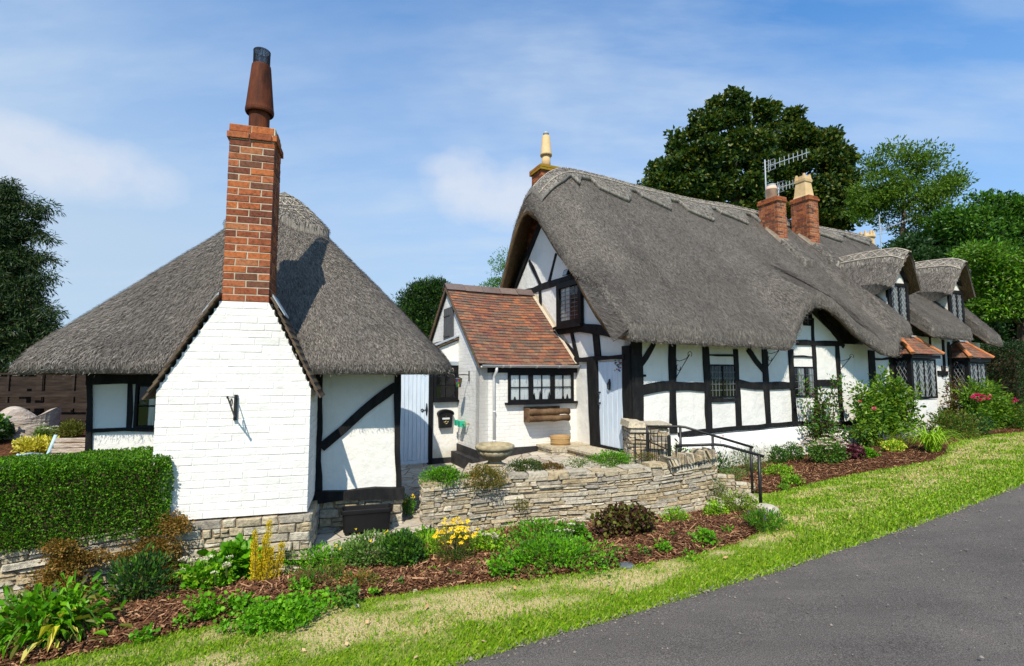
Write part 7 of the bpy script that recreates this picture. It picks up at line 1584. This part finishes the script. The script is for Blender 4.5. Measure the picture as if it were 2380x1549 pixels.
# ---------------------------------------------------------------- hedges
def hedge(name, lab, F, a0, a1, b0, b1, z0, z1, lf, n, L, W, rough=.05, lf2=None, seed=1, scale=3.0):
    mb = MB(); c_ = .09 if (z1 - z0) < 1.2 else .2; mb.box(F, a0 + c_, a1 - c_, b0 + c_, b1 - c_, z0, z1 - c_, 2)  # solid core box added inside the leaves to block light
    A = np.array([(a1 - a0) * (z1 - z0), (a1 - a0) * (b1 - b0), (b1 - b0) * (z1 - z0), (b1 - b0) * (z1 - z0)]); f = rng.choice(4, n, p=A / A.sum()); u, v = rng.random(n), rng.random(n); dep = rng.random(n) ** 1.5 * (c_ * 1.2)
    a = np.where(f < 2, a0 + (a1 - a0) * u, np.where(f == 2, a0 + dep, a1 - dep)); b = np.where(f == 0, b0 + dep, np.where(f == 1, b0 + (b1 - b0) * v, b0 + (b1 - b0) * u)); z = np.where(f == 1, z1 - dep, z0 + (z1 - z0) * v)
    nrmF = np.zeros((n, 3)); nrmF[f == 0] = -np.array(F.B); nrmF[f == 1] = (0, 0, 1); nrmF[f == 2] = -np.array(F.A); nrmF[f == 3] = np.array(F.A)
    # round the edges and add lumps
    r_ = .10 if (z1 - z0) < 1.2 else .3
    lump = rough * (fbm(a * scale + z * scale * .7, b * scale + z * scale, seed, 3) * 2 - 1)
    C = np.array(F.o) + a[:, None] * np.array(F.A) + b[:, None] * np.array(F.B); C[:, 2] = z; C = C + nrmF * lump[:, None]
    top = sstep(z1 - r_, z1, z); C[:, 2] -= np.where(f != 1, 0, r_ * .35 * (sstep(a1 - r_, a1, a) + sstep(a0 + r_, a0, a) + sstep(b0 + r_, b0, b))); C -= nrmF * np.where(f != 1, top * r_ * .35, 0)[:, None]; C -= np.array(F.A) * (np.where(f == 0, sstep(a1 - r_, a1, a), 0) * r_ * 0)[:, None]
    D = nrm(nrmF * .6 + np.array([0, 0, .45]) + rng.normal(0, .6, (n, 3))); k = int(n * .25) if lf2 else 0
    if k: leaves(mb, C[:k], D[:k], L, W, 1)
    leaves(mb, C[k:], D[k:], L, W, 0, hexa=False)
    return tag(mb.build(name, [LF[lf], LF[lf2 or lf], M['twig']]), lab, 'hedge')
HG = Fr(-3.62, 4.86, math.degrees(math.atan2(.57, 1.06)))
hedge('box_hedge', 'closely clipped bright green box hedge on top of the low wall', HG, -4.6, .36, .02, .85, .47, 1.20, 'box', 120000, .024, .016, .035, 'bright', 3, 4.0)
hedge('yew_hedge', 'tall dark clipped yew hedge beyond the far end of the cottage', MAIN, 14.1, 24, -.6, 2.2, .3, 2.95, 'yew', 60000, .09, .03, .12, 'con', 5, 1.2)
# ---------------------------------------------------------------- trees
def limbs(mb, base, top, r, n, spread, seed):
    rr = random.Random(seed); trunk = [base, base.lerp(top, .3) + Vector((rr.uniform(-.2, .2), 0, 0)), base.lerp(top, .6), top]; mb.tube(trunk, [r, r * .8, r * .55, r * .15], 9); out = []
    for i in range(n):
        f = rr.uniform(.25, .85); s = base.lerp(top, f); a = rr.random() * 6.283; L_ = spread * rr.uniform(.5, 1) * (1.1 - f * .5); e = s + Vector((math.cos(a) * L_, math.sin(a) * L_, L_ * rr.uniform(.3, .9))); m_ = s.lerp(e, .5) + Vector((0, 0, L_ * .12)); mb.tube([s, m_, e], [r * .4, r * .22, r * .05], 6); out.append(e)
        for _ in range(2): q = m_.lerp(e, rr.random()); g = q + Vector((rr.uniform(-1, 1), rr.uniform(-1, 1), rr.uniform(.1, 1))) * L_ * .35; mb.tube([q, g], [r * .14, r * .03], 5)
    return out
def tree(name, lab, cat, Yd, lobes, lf, ncl, per, L, W, trunk, lf2=None, depth=.9, cr=.75, flat=.7, droop=.0, up=.3, group=None, r=.35, nl=14, hexa=False, aniso=None, seed=1, gaps=.0):
    """crown built of leaf clumps gathered in lobes measured in the photograph, carried by a trunk and limbs"""
    k = Yd / FPX; tu, tv, tw = trunk; b_ = at_y(tu, 900, Yd); b_.z = .2; tp = at_y(tu + tw, tv, Yd); t = thing(name, lab, cat, b_, group); CL = []; ar = np.array([l[2] * l[3] for l in lobes], float); ar /= ar.sum()
    for l, f in zip(lobes, ar):
        m_ = max(3, int(ncl * f)); c = at_y(l[0], l[1], Yd + (l[4] if len(l) > 4 else 0)); P, d = blob(m_, tuple(c), (l[2] * k, l[2] * k * depth, l[3] * k), .45, .30, random.randint(0, 99)); CL.append(P)
    CL = np.concatenate(CL); 
    if gaps: CL = CL[vnoise(CL[:, 0] * 1.25 + seed, CL[:, 2] * 1.25, seed) > gaps]
    n = len(CL) * per; i = rng.permutation(np.repeat(np.arange(len(CL)), per)); s = cr * rng.uniform(.55, 1.25, len(CL))[i][:, None]; d = nrm(rng.normal(0, 1, (n, 3))); o = d * rng.random((n, 1)) ** .45 * s * np.array([1, 1, flat])
    if aniso: o = o * np.array(aniso)
    C = CL[i] + o; C[:, 2] -= droop * np.linalg.norm(o[:, :2], axis=1); D = nrm(d * .7 + np.array([0, 0, up - droop]) + rng.normal(0, .45, (n, 3))); mb = MB(); q = int(n * .2) if lf2 else 0
    if q: leaves(mb, C[:q], D[:q], L, W, 1, hexa=hexa)
    leaves(mb, C[q:], D[q:], L, W, 0, hexa=hexa); mb.build('crown', [LF[lf]] + ([LF[lf2]] if lf2 else []), t); tm = MB(); limbs(tm, b_, tp, r, nl, max(l[2] for l in lobes) * k * .8, seed); tm.build('trunk', M['bark'], t, smooth=True); return t
tree('sycamore_tree', 'tall dark sycamore with broad dense crown behind the brick chimneys', 'tree', 30, [(1600, 345, 50, 40), (1650, 300, 46, 40), (1690, 245, 40, 36), (1722, 270, 34, 40), (1780, 262, 24, 32), (1775, 310, 34, 34), (1555, 385, 44, 32), (1530, 430, 38, 22), (1570, 440, 46, 30), (1640, 380, 66, 46), (1710, 350, 60, 50), (1640, 450, 60, 34), (1710, 430, 60, 44), (1770, 390, 36, 46), (1760, 460, 46, 40), (1690, 490, 60, 26)], 'syc', 900, 64, .27, .21, (1700, 300, 10), r=.5, nl=20, seed=3, up=.1, cr=.46, gaps=.34, lf2='dark')
tree('sycamore_tree', 'second slightly lower dark sycamore just right of the tallest crown', 'tree', 32, [(1846, 282, 24, 28), (1852, 325, 44, 34), (1900, 330, 36, 30), (1932, 318, 20, 16), (1930, 372, 42, 34), (1968, 365, 18, 18), (1870, 385, 50, 40), (1950, 430, 36, 44), (1890, 450, 60, 40), (1815, 400, 26, 60), (1945, 500, 40, 36), (1900, 520, 50, 24), (1830, 470, 40, 40)], 'syc', 620, 64, .27, .21, (1860, 330, 0), r=.45, nl=18, seed=5, up=.1, cr=.46, gaps=.34, lf2='dark')
tree('locust_tree', 'feathery lighter green tree with open branches right of the sycamores', 'tree', 27, [(2095, 385, 70, 48), (2150, 420, 70, 55), (2050, 430, 52, 60), (2110, 470, 80, 50), (2195, 440, 36, 40), (2010, 480, 28, 50), (2150, 520, 60, 40)], 'rob', 380, 70, .20, .08, (2075, 400, 30), cr=.62, flat=.5, r=.28, nl=20, seed=7, lf2='elm', gaps=.28)
tree('broadleaf_tree', 'mixed green broadleaf tree rising at the right edge of the picture', 'tree', 25, [(2320, 500, 70, 50), (2270, 545, 60, 45), (2350, 560, 70, 70), (2210, 520, 40, 34), (2300, 610, 90, 60)], 'mid', 380, 70, .22, .11, (2310, 520, 0), lf2='dark', r=.3, seed=9, cr=.6, gaps=.2)
tree('copper_beech', 'dark purple leaved tree half hidden behind the dormers', 'tree', 27, [(2215, 580, 55, 40), (2180, 620, 60, 50), (2240, 555, 34, 24)], 'copper', 130, 80, .26, .18, (2200, 580, 0), seed=11)
tree('broadleaf_tree', 'dense shaded tree filling the gap above the dormers', 'tree', 24, [(2120, 600, 50, 45), (2190, 660, 90, 70), (2290, 700, 90, 90), (2350, 760, 70, 90), (2130, 660, 50, 50), (2250, 780, 60, 60)], 'dark', 480, 75, .24, .13, (2260, 640, 0), seed=13, lf2='yew', cr=.6)
tree('hanging_branch_tree', 'fresh green tree with drooping layered boughs beside the last dormer', 'tree', 20.5, [(2320, 640, 48, 40), (2345, 690, 55, 34), (2300, 715, 44, 26), (2365, 625, 40, 46), (2290, 590, 46, 30)], 'elm', 170, 80, .17, .085, (2370, 600, 10), cr=.6, flat=.35, droop=.45, seed=15, lf2='bright')
tree('conifer_tree', 'tall dark feathery conifer at the left edge of the picture', 'conifer', 14, [(-25, 490, 50, 50), (-5, 450, 40, 28), (35, 452, 26, 14), (52, 475, 22, 12), (85, 497, 16, 8), (10, 530, 48, 40), (60, 520, 22, 16), (10, 600, 55, 50), (50, 590, 22, 26), (15, 680, 66, 55), (72, 665, 24, 22), (90, 700, 18, 14), (20, 760, 80, 60), (92, 750, 22, 26), (20, 830, 95, 50), (-90, 640, 70, 200), (104, 470, 14, 6), (112, 636, 10, 5), (122, 716, 11, 6), (106, 596, 8, 5), (128, 768, 10, 6), (98, 548, 9, 5), (30, 428, 10, 6)], 'con', 900, 130, .13, .028, (5, 430, 0), lf2='conb', cr=.34, flat=.5, droop=.45, up=-.05, r=.2, nl=26, seed=17)
tree('conifer_tree', 'dense green cypress clump between the outbuilding roof and the annex', 'conifer', 19, [(985, 700, 36, 38), (1010, 690, 22, 28), (965, 730, 34, 50), (1005, 750, 40, 60), (945, 712, 12, 18), (1030, 685, 12, 14), (985, 672, 7, 18), (1012, 668, 7, 17), (1034, 670, 6, 12), (962, 698, 7, 20), (943, 692, 5, 14), (972, 682, 6, 16)], 'con', 300, 110, .13, .036, (990, 680, 0), lf2='mid', cr=.34, flat=.9, up=.6, r=.15, nl=10, seed=19)
tree('conifer_tree', 'light green conifer tip showing behind the cottage gable', 'conifer', 22, [(1165, 620, 20, 20), (1160, 655, 22, 16), (1175, 595, 12, 14), (1130, 665, 18, 7), (1180, 680, 40, 40)], 'mid', 60, 70, .13, .035, (1180, 600, 0), lf2='bright', cr=.5, flat=.35, droop=.2, r=.15, nl=8, seed=21)
# ---------------------------------------------------------------- sun, sky, camera
S = Vector((-.043, -.376, .44)).normalized()
sl = bpy.data.lights.new('sun', 'SUN'); sl.energy = 5.0; sl.angle = R(.53); sl.color = (1, .91, .75)
so = bpy.data.objects.new('sun', sl); COL.objects.link(so); so.rotation_euler = S.to_track_quat('Z', 'Y').to_euler(); so.location = (0, -10, 20)
wd = bpy.data.worlds.new('World'); sc.world = wd; wd.use_nodes = True; nt = wd.node_tree; nt.nodes.clear()
out = nt.nodes.new('ShaderNodeOutputWorld'); bg = nt.nodes.new('ShaderNodeBackground'); bg.inputs[1].default_value = .10; nt.links.new(bg.outputs[0], out.inputs[0])
sky = nt.nodes.new('ShaderNodeTexSky'); sky.sky_type = 'NISHITA'; sky.sun_disc = False; sky.sun_elevation = math.asin(S.z); sky.sun_rotation = math.atan2(S.x, S.y); sky.air_density = 1.0; sky.dust_density = .6; sky.ozone_density = 2.0
tc = nt.nodes.new('ShaderNodeTexCoord'); sx = nt.nodes.new('ShaderNodeSeparateXYZ'); nt.links.new(tc.outputs['Generated'], sx.inputs[0])
def mth(op, a, b=None, c=None, clamp=False):
    n = nt.nodes.new('ShaderNodeMath'); n.operation = op; n.use_clamp = clamp
    for i, v in enumerate((a, b, c)):
        if v is None: continue
        if hasattr(v, 'links'): nt.links.new(v, n.inputs[i])
        else: n.inputs[i].default_value = v
    return n.outputs[0]
den = mth('ADD', sx.outputs[2], .22)
cx = nt.nodes.new('ShaderNodeCombineXYZ'); nt.links.new(mth('DIVIDE', sx.outputs[0], den), cx.inputs[0]); nt.links.new(mth('DIVIDE', sx.outputs[1], den), cx.inputs[1])
mp = nt.nodes.new('ShaderNodeMapping'); mp.inputs['Rotation'].default_value = (0, 0, R(28)); mp.inputs['Scale'].default_value = (.55, 1.7, 1); nt.links.new(cx.outputs[0], mp.inputs[0])
n1 = noise(nt, 1.3, 8, .58, mp.outputs[0]); n2 = noise(nt, .8, 5, .55, cx.outputs[0]); n3 = noise(nt, 7, 7, .6, tc.outputs['Generated'])
wisp = mth('MULTIPLY', ramp(nt, n1, [(0, 0, 0), (1, 1, 1)], [.40, .66]), ramp(nt, n2, [(.15, .15, .15), (1, 1, 1)], [.38, .62]))
left = ramp(nt, mth('MULTIPLY_ADD', sx.outputs[0], -.62, .42), [(0, 0, 0), (1, 1, 1)], [.0, 1])       # thinner veil towards the right of the view
elev = ramp(nt, sx.outputs[2], [(1, 1, 1), (.86, .86, .86), (.10, .10, .10)], [.0, .22, .58])
veil = mth('MULTIPLY', mth('ADD', mth('MULTIPLY', left, .5), elev, None), .72)
cum = None
for (u, v, w, h, a) in ((130, 385, 290, 95, .8), (110, 340, 200, 60, .7), (330, 410, 120, 45, .5), (1140, 435, 160, 95, .8), (1060, 395, 90, 40, .6), (1250, 460, 190, 80, .6)):
    c = ray(u, v).normalized(); r_ = c.cross(Vector((0, 0, 1))).normalized(); q = r_.cross(c)
    dx = nt.nodes.new('ShaderNodeVectorMath'); dx.operation = 'DOT_PRODUCT'; nt.links.new(tc.outputs['Generated'], dx.inputs[0]); dx.inputs[1].default_value = r_
    dy = nt.nodes.new('ShaderNodeVectorMath'); dy.operation = 'DOT_PRODUCT'; nt.links.new(tc.outputs['Generated'], dy.inputs[0]); dy.inputs[1].default_value = q
    df = nt.nodes.new('ShaderNodeVectorMath'); df.operation = 'DOT_PRODUCT'; nt.links.new(tc.outputs['Generated'], df.inputs[0]); df.inputs[1].default_value = c
    k = ray(u, v).length; X_ = mth('DIVIDE', dx.outputs['Value'], w / 1190 / k); Y_ = mth('DIVIDE', dy.outputs['Value'], h / 1190 / k)
    rr = mth('ADD', mth('MULTIPLY', X_, X_), mth('MULTIPLY', Y_, Y_)); rr = mth('ADD', rr, mth('MULTIPLY_ADD', n3, 2.6, -1.3))
    e = mth('MULTIPLY', ramp(nt, rr, [(1, 1, 1), (.45, .45, .45), (0, 0, 0)], [.0, .5, 1.0]), a); e = mth('MULTIPLY', e, mth('GREATER_THAN', df.outputs['Value'], 0))
    cum = e if cum is None else mth('MAXIMUM', cum, e)
base = mixc(nt, 1.0, sky.outputs[0], (.10, 1.18, 1.98), 'MULTIPLY')
col = mixc(nt, mth('MINIMUM', veil, .92), base, (4.45, 5.55, 6.75)); col = mixc(nt, mth('MULTIPLY', wisp, .95), col, (5.3, 6.3, 7.5)); col = mixc(nt, mth('MULTIPLY', cum, .8), col, (6.6, 6.9, 7.6))
nt.links.new(col, bg.inputs[0])
cd = bpy.data.cameras.new('camera'); cam = bpy.data.objects.new('camera', cd); COL.objects.link(cam); cam.location = EYE; cam.rotation_euler = (math.pi / 2 + TH, 0, 0)
cd.sensor_width = 36; cd.lens = 18; cd.clip_start = .05; cd.clip_end = 1000; sc.camera = cam
sc.view_settings.view_transform = 'Standard'; sc.view_settings.look = 'None'; sc.view_settings.exposure = .26; sc.view_settings.gamma = 1
sc.cycles.max_bounces = 6; sc.cycles.transparent_max_bounces = 12; sc.cycles.use_denoising = True
